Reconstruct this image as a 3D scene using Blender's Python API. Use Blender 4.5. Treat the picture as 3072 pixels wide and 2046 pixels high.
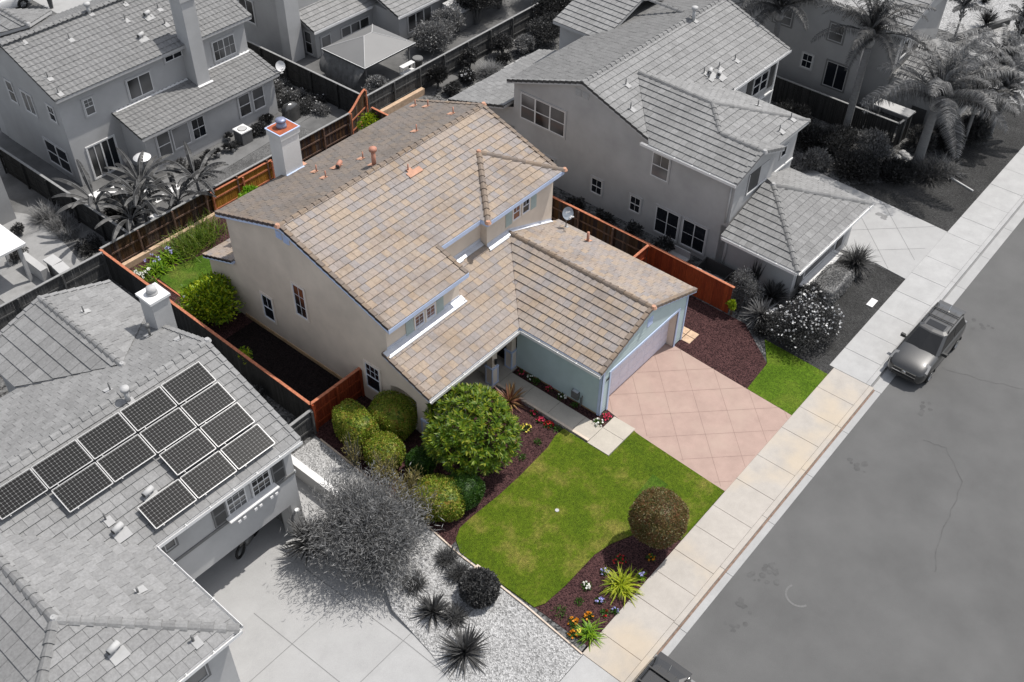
import bpy, math, random
import numpy as np
from mathutils import Vector, Matrix
R_ = math.radians
rng = np.random.default_rng(7)
random.seed(7)
for o in list(bpy.data.objects): bpy.data.objects.remove(o)
SC = bpy.context.scene
COL = SC.collection

# ------------------------------------------------------------------ camera
cd = bpy.data.cameras.new('camera'); cam = bpy.data.objects.new('camera', cd); COL.objects.link(cam)
cam.location = (-28.7001814, -18.0296169, 36.4417263)
cam.rotation_euler = (0.81558492, -0.01449689, -0.87181288)
cd.sensor_width = 36.0; cd.lens = 3113.37 / 3072 * 36.0; cd.clip_end = 1500; cd.clip_start = .5
SC.camera = cam
# ------------------------------------------------------------------ world and sun
SUN = Vector((.50, -.17, 1.0)).normalized()
elev = math.asin(SUN.z)
w = bpy.data.worlds.new("World"); SC.world = w; w.use_nodes = True
nt = w.node_tree; bg = nt.nodes['Background']
sky = nt.nodes.new('ShaderNodeTexSky'); sky.sky_type = 'NISHITA'; sky.sun_disc = False
sky.sun_elevation = elev; sky.sun_rotation = math.atan2(SUN.x, SUN.y); sky.air_density = 1.0; sky.dust_density = 1.6
bg.inputs[1].default_value = 0.135
hs = nt.nodes.new('ShaderNodeHueSaturation'); hs.inputs['Saturation'].default_value = .38
nt.links.new(sky.outputs[0], hs.inputs['Color']); nt.links.new(hs.outputs[0], bg.inputs[0])
ld = bpy.data.lights.new('sun', 'SUN'); ld.energy = 3.4; ld.angle = R_(.53); ld.color = (1, .955, .89)
sun = bpy.data.objects.new('sun', ld); COL.objects.link(sun)
sun.rotation_euler = SUN.to_track_quat('Z', 'Y').to_euler()
SC.view_settings.view_transform = 'Standard'; SC.view_settings.look = 'None'
SC.view_settings.exposure = 0.45; SC.view_settings.gamma = 1.0
SC.render.engine = 'CYCLES'

# ------------------------------------------------------------------ materials
def g(v): return (v, v, v)
def new_mat(name):
    m = bpy.data.materials.new(name); m.use_nodes = True
    return m, m.node_tree.nodes, m.node_tree.links, m.node_tree.nodes['Principled BSDF']
def coords(n, l, sc=(1, 1, 1)):
    t = n.new('ShaderNodeTexCoord'); mp = n.new('ShaderNodeMapping'); mp.inputs['Scale'].default_value = sc
    l.new(t.outputs['Object'], mp.inputs[0]); return mp.outputs[0]
def noise(n, l, vec, scale, detail=4, rough=.6):
    x = n.new('ShaderNodeTexNoise'); x.inputs['Scale'].default_value = scale; x.inputs['Detail'].default_value = detail
    x.inputs['Roughness'].default_value = rough; l.new(vec, x.inputs['Vector']); return x.outputs['Fac']
def ramp(n, l, fac, stops, interp='LINEAR'):
    r = n.new('ShaderNodeValToRGB'); r.color_ramp.interpolation = interp
    e = r.color_ramp.elements
    while len(e) < len(stops): e.new(.5)
    for i, (p, c) in enumerate(stops):
        e[i].position = p; e[i].color = (c[0], c[1], c[2], 1)
    l.new(fac, r.inputs[0]); return r.outputs[0]
def mul(n, l, a, b, fac=1.0, mode='MULTIPLY'):
    x = n.new('ShaderNodeMix'); x.data_type = 'RGBA'; x.blend_type = mode; x.inputs[0].default_value = fac
    l.new(a, x.inputs[6]); l.new(b, x.inputs[7]); return x.outputs[2]
def bump(n, l, h, strength, dist, pb):
    b = n.new('ShaderNodeBump'); b.inputs['Strength'].default_value = strength; b.inputs['Distance'].default_value = dist
    l.new(h, b.inputs['Height']); l.new(b.outputs[0], pb.inputs['Normal'])
def plain(name, col, rough=.75, var=.18, scale=2.5, fine=40., bstr=.25, bdist=.01, metal=0, spec=.35, sc=(1, 1, 1)):
    m, n, l, p = new_mat(name); v = coords(n, l, sc)
    a = noise(n, l, v, scale); c1 = ramp(n, l, a, [(.3, [x * (1 - var) for x in col]), (.7, [min(1, x * (1 + var)) for x in col])])
    f = noise(n, l, v, fine, 3); c2 = ramp(n, l, f, [(.3, g(1 - var * .5)), (.7, g(1))])
    l.new(mul(n, l, c1, c2), p.inputs['Base Color'])
    p.inputs['Roughness'].default_value = rough; p.inputs['Metallic'].default_value = metal
    p.inputs['Specular IOR Level'].default_value = spec
    if bstr: bump(n, l, f, bstr, bdist, p)
    return m
def tile_mat(name, cols, stain=(.55, .5, .45), sf=.6):
    m, n, l, p = new_mat(name)
    ge = n.new('ShaderNodeNewGeometry')
    N = len(cols); c1 = ramp(n, l, ge.outputs['Random Per Island'], [(i / N, c) for i, c in enumerate(cols)], 'CONSTANT')
    v = coords(n, l)
    s = noise(n, l, v, .55, 6, .7); c2 = ramp(n, l, s, [(.36, stain), (.52, g(1))])
    f = noise(n, l, v, 9, 5, .7); c3 = ramp(n, l, f, [(.3, g(.78)), (.65, g(1.08))])
    x = mul(n, l, c1, c2, sf); x = mul(n, l, x, c3)
    l.new(x, p.inputs['Base Color']); p.inputs['Roughness'].default_value = .85; p.inputs['Specular IOR Level'].default_value = .25
    f2 = noise(n, l, v, 30, 3); bump(n, l, f2, .3, .01, p)
    return m
def leaf_mat(name, cols, trans=.35, rough=.5, spec=.35):
    m, n, l, p = new_mat(name)
    ge = n.new('ShaderNodeNewGeometry'); N = len(cols)
    c = ramp(n, l, ge.outputs['Random Per Island'], [(i / max(1, N - 1), k) for i, k in enumerate(cols)])
    l.new(c, p.inputs['Base Color']); p.inputs['Roughness'].default_value = rough; p.inputs['Specular IOR Level'].default_value = spec
    if trans:
        t = n.new('ShaderNodeBsdfTranslucent'); l.new(c, t.inputs[0]); mx = n.new('ShaderNodeMixShader'); mx.inputs[0].default_value = trans
        l.new(p.outputs[0], mx.inputs[1]); l.new(t.outputs[0], mx.inputs[2]); l.new(mx.outputs[0], n['Material Output'].inputs[0])
    return m
def grass_mat(name, cols):
    m, n, l, p = new_mat(name); v = coords(n, l)
    a = noise(n, l, v, .55, 5, .65); c1 = ramp(n, l, a, [(.34, cols[0]), (.5, cols[1]), (.66, cols[2])])
    b = noise(n, l, v, 7, 5, .8); c2 = ramp(n, l, b, [(.3, g(.5)), (.7, g(1.3))])
    x = mul(n, l, c1, c2)
    b2 = noise(n, l, v, 26, 3, .8); c3 = ramp(n, l, b2, [(.32, g(.3)), (.68, g(1.55))]); x = mul(n, l, x, c3)
    l.new(x, p.inputs['Base Color']); p.inputs['Roughness'].default_value = .9; p.inputs['Specular IOR Level'].default_value = .15
    bump(n, l, b2, .9, .05, p); return m
def speckle(name, dark, light, scale=30, rough=.95, mid=.5, big=.15, bd=.04):
    m, n, l, p = new_mat(name); v = coords(n, l)
    vo = n.new('ShaderNodeTexVoronoi'); vo.inputs['Scale'].default_value = scale; l.new(v, vo.inputs['Vector'])
    c1 = ramp(n, l, vo.outputs['Color'], [(.15, dark), (mid, [(a + b) / 2 for a, b in zip(dark, light)]), (.85, light)])
    a = noise(n, l, v, .8, 4); c2 = ramp(n, l, a, [(.3, g(1 - big)), (.7, g(1 + big))])
    l.new(mul(n, l, c1, c2), p.inputs['Base Color']); p.inputs['Roughness'].default_value = rough; p.inputs['Specular IOR Level'].default_value = .15
    bump(n, l, vo.outputs['Distance'], .8, bd, p); return m
def concrete(name, col, stain=None, sf=.7, ss=.35, var=.1):
    m, n, l, p = new_mat(name); v = coords(n, l)
    a = noise(n, l, v, 1.2, 6, .7); c1 = ramp(n, l, a, [(.3, [x * (1 - var) for x in col]), (.7, [x * (1 + var) for x in col])])
    f = noise(n, l, v, 35, 3); c2 = ramp(n, l, f, [(.3, g(.88)), (.7, g(1.04))]); x = mul(n, l, c1, c2)
    if stain:
        s = noise(n, l, v, ss, 4, .55); mk = ramp(n, l, s, [(.50, g(0)), (.66, g(1))])
        mx = n.new('ShaderNodeMix'); mx.data_type = 'RGBA'; r = n.new('ShaderNodeMath'); r.operation = 'MULTIPLY'; r.inputs[1].default_value = sf
        l.new(mk, r.inputs[0]); l.new(r.outputs[0], mx.inputs[0]); l.new(x, mx.inputs[6]); mx.inputs[7].default_value = (*stain, 1); x = mx.outputs[2]
    l.new(x, p.inputs['Base Color']); p.inputs['Roughness'].default_value = .9; p.inputs['Specular IOR Level'].default_value = .2
    bump(n, l, f, .2, .005, p); return m
def wood(name, cols, freq=7):
    m, n, l, p = new_mat(name)
    ge = n.new('ShaderNodeNewGeometry'); c1 = ramp(n, l, ge.outputs['Random Per Island'], [(i / max(1, len(cols) - 1), k) for i, k in enumerate(cols)])
    v = coords(n, l, (3, 3, .35)); a = noise(n, l, v, 6, 5, .7); c2 = ramp(n, l, a, [(.3, g(.55)), (.7, g(1.2))])
    l.new(mul(n, l, c1, c2), p.inputs['Base Color']); p.inputs['Roughness'].default_value = .8; p.inputs['Specular IOR Level'].default_value = .2
    return m
def glass(name, col=(.012, .014, .018), blind=None):
    m, n, l, p = new_mat(name)
    if blind:
        v = coords(n, l, (1, 1, 1)); a = noise(n, l, v, .5, 1); l.new(ramp(n, l, a, [(.4, col), (.6, blind)]), p.inputs['Base Color'])
    else: p.inputs['Base Color'].default_value = (*col, 1)
    p.inputs['Roughness'].default_value = .12; p.inputs['Specular IOR Level'].default_value = .45
    return m
def flat(name, col, rough=.5, metal=0, spec=.4, coat=0):
    m, n, l, p = new_mat(name); p.inputs['Base Color'].default_value = (*col, 1); p.inputs['Roughness'].default_value = rough
    p.inputs['Metallic'].default_value = metal; p.inputs['Specular IOR Level'].default_value = spec; p.inputs['Coat Weight'].default_value = coat
    p.inputs['Coat Roughness'].default_value = .05
    return m
M = {}
# the house in colour
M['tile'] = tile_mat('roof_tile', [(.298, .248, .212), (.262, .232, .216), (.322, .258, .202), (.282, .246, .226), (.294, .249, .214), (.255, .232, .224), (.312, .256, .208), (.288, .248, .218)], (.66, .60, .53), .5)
M['tileb'] = tile_mat('back_roof_tile', [(.170, .146, .130), (.152, .136, .126), (.178, .150, .128), (.160, .140, .126)], (.8, .75, .68), .5)  # darker, greyer tile set for the back slope
M['cap'] = tile_mat('cap_tile', [(.20, .16, .13), (.18, .15, .13), (.22, .17, .13), (.19, .155, .13)], (.7, .66, .6), .5)
M['rakecol'] = plain('rake_tile_side', (.10, .075, .07), .9, .2)
M['gapc'] = plain('tile_joint', (.13, .105, .09), .9, .1); M['ggap'] = plain('grey_tile_joint', g(.08), .9, .1)
M['mortar'] = plain('terracotta_mortar', (.45, .25, .17), .8, .15)
M['pipe'] = plain('terracotta_paint', (.42, .20, .14), .6, .15)
M['stucco'] = plain('tan_stucco', (.60, .52, .44), .95, .10, .7, 60, .35, .008)
M['stucco_l'] = plain('trim_stucco', (.66, .59, .52), .95, .06, .7, 60, .3, .006)
M['fascia'] = plain('shade_blue_fascia', (.46, .54, .72), .5, .06)  # white trim with its bluish shade painted into the colour
M['white'] = plain('white_trim', (.66, .68, .74), .5, .05, bstr=0)
M['siding'] = plain('sage_siding', (.42, .51, .52), .7, .05, 1.5)
M['shutter'] = plain('sage_shutter', (.36, .42, .40), .6, .05)
M['door'] = plain('pale_lilac_door', (.66, .64, .72), .5, .04)
M['flash'] = plain('metal_flashing', (.55, .57, .62), .45, .1, metal=.3)
M['chim'] = plain('chimney_stucco', (.58, .57, .56), .95, .07, .8, 50, .4, .01)
M['rust'] = plain('rusty_chase_cover', (.33, .085, .035), .7, .25, 4)
M['flue'] = plain('blued_flue_metal', (.24, .26, .36), .5, .25, 6, metal=.5)
M['glass'] = glass('dark_glass'); M['glassb'] = glass('glass_with_brown_blinds', (.02, .018, .018), (.20, .075, .04))
M['glassg'] = glass('glass_with_grey_blinds', (.03, .03, .03), (.14, .14, .14))
M['glassl'] = glass('glass_with_pale_blinds', (.10, .10, .10), (.26, .26, .26))
M['soil'] = plain('footing_earth', (.30, .19, .10), .95, .3, 2)
M['foot'] = plain('mud_splashed_footing', (.42, .28, .16), .95, .2, 2)
# ground in colour
M['lawn'] = grass_mat('front_lawn', [(.062, .105, .004), (.085, .128, .006), (.185, .175, .035)])
M['lawn2'] = grass_mat('bright_lawn', [(.06, .115, .005), (.08, .145, .008), (.11, .16, .015)])
M['lawnb'] = grass_mat('back_lawn', [(.045, .095, .006), (.065, .125, .01), (.12, .15, .025)])
M['mulch'] = speckle('bark_mulch', (.014, .006, .007), (.088, .043, .042), 22); M['mulch_shade'] = speckle('shade_dark_mulch', (.004, .003, .003), (.022, .015, .015), 22)  # second mulch has the side yard's shade put into its colour
M['pink'] = concrete('pink_concrete', (.355, .258, .222), (.37, .285, .24), .5, .5)
M['walk'] = concrete('warm_concrete', (.42, .385, .335), (.43, .40, .34), .3)
M['swalk'] = concrete('sidewalk_warm', (.385, .358, .328), (.44, .355, .25), .5, .30)
M['jointp'] = plain('pink_joint', (.22, .15, .13), .95, .1)
M['joint'] = plain('joint_dirt', (.16, .12, .09), .95, .1)
M['gut'] = plain('gutter_dirt', (.20, .14, .11), .95, .3, 6)
M['edge'] = plain('pale_edging', (.55, .46, .38), .9, .15)
M['wallblock'] = plain('tan_block_wall', (.50, .36, .25), .95, .2, 4)
M['redwood'] = wood('red_stained_boards', [(.20, .035, .012), (.26, .05, .016), (.17, .028, .01)])
M['redcap'] = plain('red_stained_cap', (.42, .15, .08), .7, .3, 8)
M['oldwood'] = wood('weathered_brown_boards', [(.03, .016, .011), (.055, .032, .018), (.085, .045, .02), (.065, .052, .046), (.026, .017, .018), (.11, .08, .065)])
M['oldrail'] = plain('weathered_rail', (.13, .08, .06), .9, .4, 6)
M['goldwood'] = wood('gold_boards', [(.28, .14, .02), (.24, .11, .015), (.32, .17, .03)])  # gold-toned boards for one short fence section
# grey world
def G(name, v, **k): M[name] = plain(name, g(v), **k)
for nm, v in (('gstucco', .40), ('gstucco2', .34), ('gstucco3', .42), ('gstuccod', .30)): M[nm] = plain('grey_' + nm, g(v), .95, .08, .7, 60, .35, .008)
M['gtrim'] = plain('pale_grey_trim', g(.40), .9, .05); M['gtrimd'] = plain('dark_grey_trim', g(.15), .8, .08)
M['gwhite'] = plain('white_painted_metal', g(.65), .5, .04, bstr=0); M['gdark'] = plain('charcoal', g(.06), .7, .1)
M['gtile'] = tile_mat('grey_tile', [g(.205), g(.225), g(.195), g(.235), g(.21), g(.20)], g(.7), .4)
M['gtile2'] = tile_mat('light_grey_tile', [g(.225), g(.24), g(.215), g(.25)], g(.75), .4)
M['gtile3'] = tile_mat('wavy_grey_tile', [g(.185), g(.197), g(.18), g(.20)], g(.8), .3)
M['gcap'] = tile_mat('grey_cap_tile', [g(.19), g(.21), g(.18)], g(.75), .4)
M['grake'] = plain('dark_rake_side', g(.06), .9, .15)
M['gpatch'] = plain('pale_roof_flashing', g(.33), .7, .1); M['gmetal'] = plain('grey_pipe_metal', g(.16), .5, .15, metal=.3)
M['gwood'] = wood('grey_boards', [g(.055), g(.075), g(.095), g(.065)]); M['gwoodd'] = wood('dark_grey_boards', [g(.022), g(.03), g(.04)])
M['gwoodcap'] = plain('grey_fence_cap', g(.24), .85, .2, 6)
M['gconc'] = concrete('grey_concrete', g(.34), g(.30), .5, .4); M['gconc2'] = concrete('pale_driveway', g(.345), g(.38), .4, .5, .06)
M['gwalk'] = concrete('sidewalk_grey', g(.37), g(.33), .4, .4); M['gjoint'] = plain('grey_joint', g(.20), .95, .1)
M['kerb'] = concrete('kerb_concrete', g(.36), g(.30), .5, .8)
M['asphalt'] = plain('asphalt', g(.108), .93, .12, .35, 38, .6, .01, spec=.2)
M['tar'] = plain('road_stain', g(.088), .9, .2); M['scuff'] = plain('pale_scuff', g(.14), .9, .1)
M['ggravel'] = speckle('white_gravel', g(.17), g(.46), 18, big=.12, bd=.05)
M['gsoil'] = speckle('grey_soil', g(.03), g(.16), 9); M['gground'] = plain('grey_dirt', g(.12), .95, .3, .6)
M['glawn'] = grass_mat('grey_lawn', [g(.038), g(.048), g(.062)]); M['glawn2'] = grass_mat('grey_lawn_light', [g(.10), g(.13), g(.17)])
M['cell'] = flat('solar_cell', g(.014), .22, 0, .12); M['cellgap'] = flat('solar_gap', g(.15), .35, 0, .1)
M['alu'] = flat('panel_frame', g(.42), .35, .2)
M['bark'] = plain('bark', g(.11), .95, .3, 8); M['barkc'] = plain('brown_bark', (.10, .07, .05), .95, .3, 8)
M['palmbark'] = plain('palm_bark', g(.17), .9, .2, 3, sc=(1, 1, 8)); M['shaft'] = plain('palm_boot', g(.30), .6, .3, 5)
M['paint1'] = flat('metallic_grey_paint', g(.04), .4, .3, .5, .8); M['paint2'] = flat('black_paint', g(.02), .2, .2, .5, 1.)
M['paint3'] = flat('white_paint', g(.75), .3, 0, .5, 1.)
M['carglass'] = flat('car_glass', g(.012), .06, 0, .5); M['chrome'] = flat('chrome', g(.7), .15, 1.); M['rubber'] = flat('rubber', g(.015), .8)
M['lampglass'] = flat('lamp_glass', g(.22), .15, .3); M['plastic'] = flat('black_plastic', g(.025), .6)
M['rim'] = flat('alloy_rim', g(.35), .35, .8)
# leaves
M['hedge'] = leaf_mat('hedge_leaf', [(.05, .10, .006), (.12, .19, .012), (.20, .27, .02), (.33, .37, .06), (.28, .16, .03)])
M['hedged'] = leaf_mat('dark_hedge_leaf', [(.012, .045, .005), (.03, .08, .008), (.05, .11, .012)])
M['rosette'] = leaf_mat('rosette_leaf', [(.03, .075, .004), (.075, .14, .006), (.13, .21, .01), (.24, .25, .016)])
M['ball'] = leaf_mat('bronze_leaf', [(.07, .07, .018), (.14, .105, .035), (.20, .085, .04), (.08, .10, .018), (.34, .28, .16)])
M['lemon'] = leaf_mat('citrus_leaf', [(.05, .11, .006), (.16, .27, .009), (.30, .40, .014), (.40, .42, .02)])
M['bright'] = leaf_mat('bright_leaf', [(.08, .20, .008), (.18, .38, .016), (.30, .48, .04)])
M['strap'] = leaf_mat('strap_leaf', [(.06, .15, .006), (.15, .29, .01), (.25, .36, .016)])
M['lime'] = leaf_mat('lime_leaf', [(.15, .22, .006), (.32, .38, .012), (.42, .44, .04)])
M['tallgrass'] = leaf_mat('tall_grass', [(.04, .09, .005), (.10, .17, .01), (.20, .23, .04)])
M['cordy'] = leaf_mat('cordyline_leaf', [(.10, .035, .03), (.22, .10, .06), (.34, .22, .09), (.16, .06, .05)], .2)
M['olive'] = leaf_mat('olive_feather', [(.16, .15, .05), (.27, .24, .09), (.38, .31, .15)])
M['red'] = flat('red_petal', (.45, .02, .02), .6); M['pinkf'] = flat('pink_petal', (.65, .06, .13), .6); M['whitef'] = flat('white_petal', (.75, .75, .7), .6)
M['orangef'] = flat('orange_petal', (.65, .25, .01), .6); M['yellowf'] = flat('yellow_petal', (.7, .6, .1), .6); M['bluef'] = flat('lilac_petal', (.35, .34, .62), .6)
M['smallgreen'] = leaf_mat('small_green', [(.03, .08, .01), (.07, .16, .02)])
for nm, a in (('gl1', (.11, .19, .28)), ('gl2', (.03, .055, .10)), ('gl3', (.08, .15, .26)), ('gl4', (.015, .028, .05)), ('gl5', (.12, .19, .28))):
    M[nm] = leaf_mat('grey_leaf_' + nm, [g(x) for x in a], .3)
M['gpetal'] = flat('pale_petal', g(.62), .6)

# ------------------------------------------------------------------ mesh helpers
class MB:
    def __init__(s): s.v = []; s.f = []; s.mi = []; s.mats = []
    def m(s, mat):
        if mat not in s.mats: s.mats.append(mat)
        return s.mats.index(mat)
    def face(s, pts, mat):
        i = len(s.v); s.v += [tuple(p) for p in pts]; s.f.append(tuple(range(i, i + len(pts)))); s.mi.append(s.m(mat))
    def add(s, vs, fs, mat):
        i = len(s.v); s.v += [tuple(p) for p in vs]; k = s.m(mat)
        for f in fs: s.f.append(tuple(i + j for j in f)); s.mi.append(k)
    def box(s, a, b, mat):
        (x0, y0, z0), (x1, y1, z1) = [min(p, q) for p, q in zip(a, b)], [max(p, q) for p, q in zip(a, b)]
        vs = [(x0, y0, z0), (x1, y0, z0), (x1, y1, z0), (x0, y1, z0), (x0, y0, z1), (x1, y0, z1), (x1, y1, z1), (x0, y1, z1)]
        s.add(vs, [(0, 3, 2, 1), (4, 5, 6, 7), (0, 1, 5, 4), (1, 2, 6, 5), (2, 3, 7, 6), (3, 0, 4, 7)], mat)
    def fbox(s, O, U, N, u, n, z, mat, Z=(0, 0, 1)):
        O, U, N, Z = Vector(O), Vector(U), Vector(N), Vector(Z)
        vs = [O + U * a + N * b + Z * c for c in z for b in n for a in u]
        s.add(vs, [(0, 2, 3, 1), (4, 5, 7, 6), (0, 1, 5, 4), (1, 3, 7, 5), (3, 2, 6, 7), (2, 0, 4, 6)], mat)
    def prism(s, poly, z0, z1, mat, top=None):
        n = len(poly); b = [(p[0], p[1], z0) for p in poly]; t = [(p[0], p[1], z1 if len(p) < 3 else p[2]) for p in poly]
        s.add(b + t, [tuple(range(n))[::-1]] + [(i, (i + 1) % n, n + (i + 1) % n, n + i) for i in range(n)], mat)
        s.face(t, top or mat)
    def tube(s, path, rad, mat, k=8, cap=True):
        path = [Vector(p) for p in path]; n = len(path); rad = rad if isinstance(rad, (list, tuple)) else [rad] * n
        vs = []; pu = None
        for i, p in enumerate(path):
            d = (path[min(i + 1, n - 1)] - path[max(i - 1, 0)]).normalized()
            if pu is None: pu = d.orthogonal().normalized()
            u = (pu - d * pu.dot(d)).normalized(); pu = u; w_ = d.cross(u)
            vs += [p + (u * math.cos(2 * math.pi * j / k) + w_ * math.sin(2 * math.pi * j / k)) * rad[i] for j in range(k)]
        fs = [(i * k + j, i * k + (j + 1) % k, (i + 1) * k + (j + 1) % k, (i + 1) * k + j) for i in range(n - 1) for j in range(k)]
        if cap: fs += [tuple(range(k))[::-1], tuple((n - 1) * k + j for j in range(k))]
        s.add(vs, fs, mat)
    def grid(s, rows, mat, close=False):
        n, k = len(rows), len(rows[0]); vs = [p for r in rows for p in r]
        kk = k if close else k - 1
        s.add(vs, [(i * k + j, i * k + (j + 1) % k, (i + 1) * k + (j + 1) % k, (i + 1) * k + j) for i in range(n - 1) for j in range(kk)], mat)
    def build(s, name, parent=None, smooth=False, loc=None):
        me = bpy.data.meshes.new(name); me.from_pydata(s.v, [], s.f)
        for m_ in s.mats: me.materials.append(M[m_] if isinstance(m_, str) else m_)
        me.polygons.foreach_set('material_index', s.mi)
        if smooth: me.polygons.foreach_set('use_smooth', [True] * len(s.f))
        me.update(); o = bpy.data.objects.new(name, me); COL.objects.link(o)
        if parent: o.parent = parent
        if loc: o.location = loc
        return o
def tag(o, label=None, cat=None, group=None, kind=None):
    if label: o['label'] = label
    if cat: o['category'] = cat
    if group: o['group'] = group
    if kind: o['kind'] = kind
    return o
def thing(name, label, cat, loc=(0, 0, 0), rz=0, group=None):
    o = bpy.data.objects.new(name, None); o.empty_display_size = .3; COL.objects.link(o); o.location = loc; o.rotation_euler = (0, 0, R_(rz))
    return tag(o, label, cat, group)
def copy_tree(o, parent=None):
    c = o.copy(); COL.objects.link(c); c.parent = parent
    for ch in list(o.children): copy_tree(ch, c)
    return c
def struct(mb, name): return tag(mb.build(name), kind='structure')
def quads(name, P, D, S, ln, wd, mat, parent=None, extra=None, curl=0.0):
    """n leaves: P base, D unit dir, S unit side, ln/wd arrays -> one mesh of kite quads"""
    n = len(P); ln = np.broadcast_to(ln, (n,))[:, None]; wd = np.broadcast_to(wd, (n,))[:, None]
    a = P; b = P + D * ln * .5 + S * wd * .5; c_ = P + D * ln; d = P + D * ln * .5 - S * wd * .5
    if curl: c_ = c_ - np.array([0, 0, 1.]) * ln * curl
    V = np.stack([a, b, c_, d], 1).reshape(-1, 3); F = np.arange(4 * n).reshape(n, 4)
    mats = [mat]; mi = np.zeros(n, int)
    vs = V.tolist(); fs = F.tolist(); mi = mi.tolist()
    if extra is not None:   # another MB merged in
        off = len(vs); vs += [tuple(p) for p in extra.v]; fs += [tuple(off + j for j in f) for f in extra.f]
        for k in extra.mi:
            mm = extra.mats[k]
            if mm not in mats: mats.append(mm)
            mi.append(mats.index(mm))
    me = bpy.data.meshes.new(name); me.from_pydata(vs, [], fs)
    for m_ in mats: me.materials.append(M[m_])
    me.polygons.foreach_set('material_index', mi); me.update()
    o = bpy.data.objects.new(name, me); COL.objects.link(o)
    if parent: o.parent = parent
    return o
def unit(a): return a / (np.linalg.norm(a, axis=1, keepdims=True) + 1e-9)

# ------------------------------------------------------------------ roof helpers
def clip(poly, axis, lo, hi):
    for sgn, lim in ((1, lo), (-1, -hi)):
        out = []
        for i in range(len(poly)):
            p, q = poly[i], poly[(i + 1) % len(poly)]
            a, b = sgn * p[axis] - lim, sgn * q[axis] - lim
            if a >= 0: out.append(p)
            if (a >= 0) != (b >= 0):
                t = a / (a - b); out.append((p[0] + t * (q[0] - p[0]), p[1] + t * (q[1] - p[1])))
        poly = out
        if len(poly) < 3: return []
    return poly
def tiles(mb, poly, eave, mat, row=.41, wid=.36, lift=.05, style='flat', stagger=.5, gap=.011, slab=.10, slabmat='fascia'):
    """poly: 3D planar convex polygon; eave: (A, B) two 3D points along the eave line"""
    A = Vector(eave[0]); U = (Vector(eave[1]) - A).normalized(); P = [Vector(p) for p in poly]
    N = (P[1] - P[0]).cross(P[2] - P[0]).normalized()
    if N.z < 0: N = -N
    V = N.cross(U)
    if V.z < 0: V = -V
    q = [((p - A).dot(U), (p - A).dot(V)) for p in P]
    u0, u1 = min(a for a, b in q), max(a for a, b in q); v1 = max(b for a, b in q); v0 = min(b for a, b in q)
    W3 = lambda u, v, h: A + U * u + V * v + N * h
    mb.face([W3(a, b, -.002) for a, b in q], 'cellunder' if False else 'gapc' if mat in ('tile', 'tileb') else 'ggap')
    # slab underneath
    top = [W3(a, b, -.01) for a, b in q]; bot = [p - Vector((0, 0, slab)) for p in top]; n = len(q)
    mb.add(top + bot, [tuple(range(n, 2 * n))] + [(i, (i + 1) % n, n + (i + 1) % n, n + i) for i in range(n)], slabmat)
    r0 = int(math.floor(v0 / row + 1e-6)); k = r0
    while k * row < v1 - 1e-4:
        a, b = k * row, (k + 1) * row
        strip = clip(q, 1, a, b)
        if strip:
            off = (stagger * wid * (k % 2)) + (random.random() * .03)
            i0 = int(math.floor((u0 - off) / wid)) - 1; i1 = int(math.ceil((u1 - off) / wid)) + 1
            for i in range(i0, i1):
                c = clip(strip, 0, i * wid + off + gap * .5, (i + 1) * wid + off - gap * .5)
                if len(c) < 3: continue
                jit = random.uniform(-.004, .006)
                if style == 'flat':
                    h = lambda v: lift * (1 - (v - a) / row) + .004 + jit
                    pts = [W3(x, y, h(y)) for x, y in c]
                    lo = [p for p in c if abs(p[1] - a) < 1e-4]
                    base = len(mb.v); mb.v += [tuple(p) for p in pts]; mb.f.append(tuple(range(base, base + len(pts)))); mb.mi.append(mb.m(mat))
                    if len(lo) >= 2:
                        la, lb = min(lo), max(lo); ja = c.index(la); jb = c.index(lb)
                        w1, w2 = W3(la[0], la[1], -.002), W3(lb[0], lb[1], -.002); bb = len(mb.v); mb.v += [tuple(w1), tuple(w2)]
                        mb.f.append((base + ja, bb, bb + 1, base + jb)); mb.mi.append(mb.m(mat))
                else:
                    x0, x1 = min(p[0] for p in c), max(p[0] for p in c); K = 5
                    rows = []
                    for vv, hh in ((a, -.002), (a, None), (b, None)):
                        rw = []
                        for j in range(K + 1):
                            x = x0 + (x1 - x0) * j / K; s_ = .045 * math.sin(math.pi * ((x - i * wid - off) / wid)) ** 2
                            rw.append(W3(x, vv, hh if hh is not None else s_ + (lift if vv == a else 0) + .004 + jit))
                        rows.append(rw)
                    mb.grid(rows, mat)
        k += 1
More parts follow.
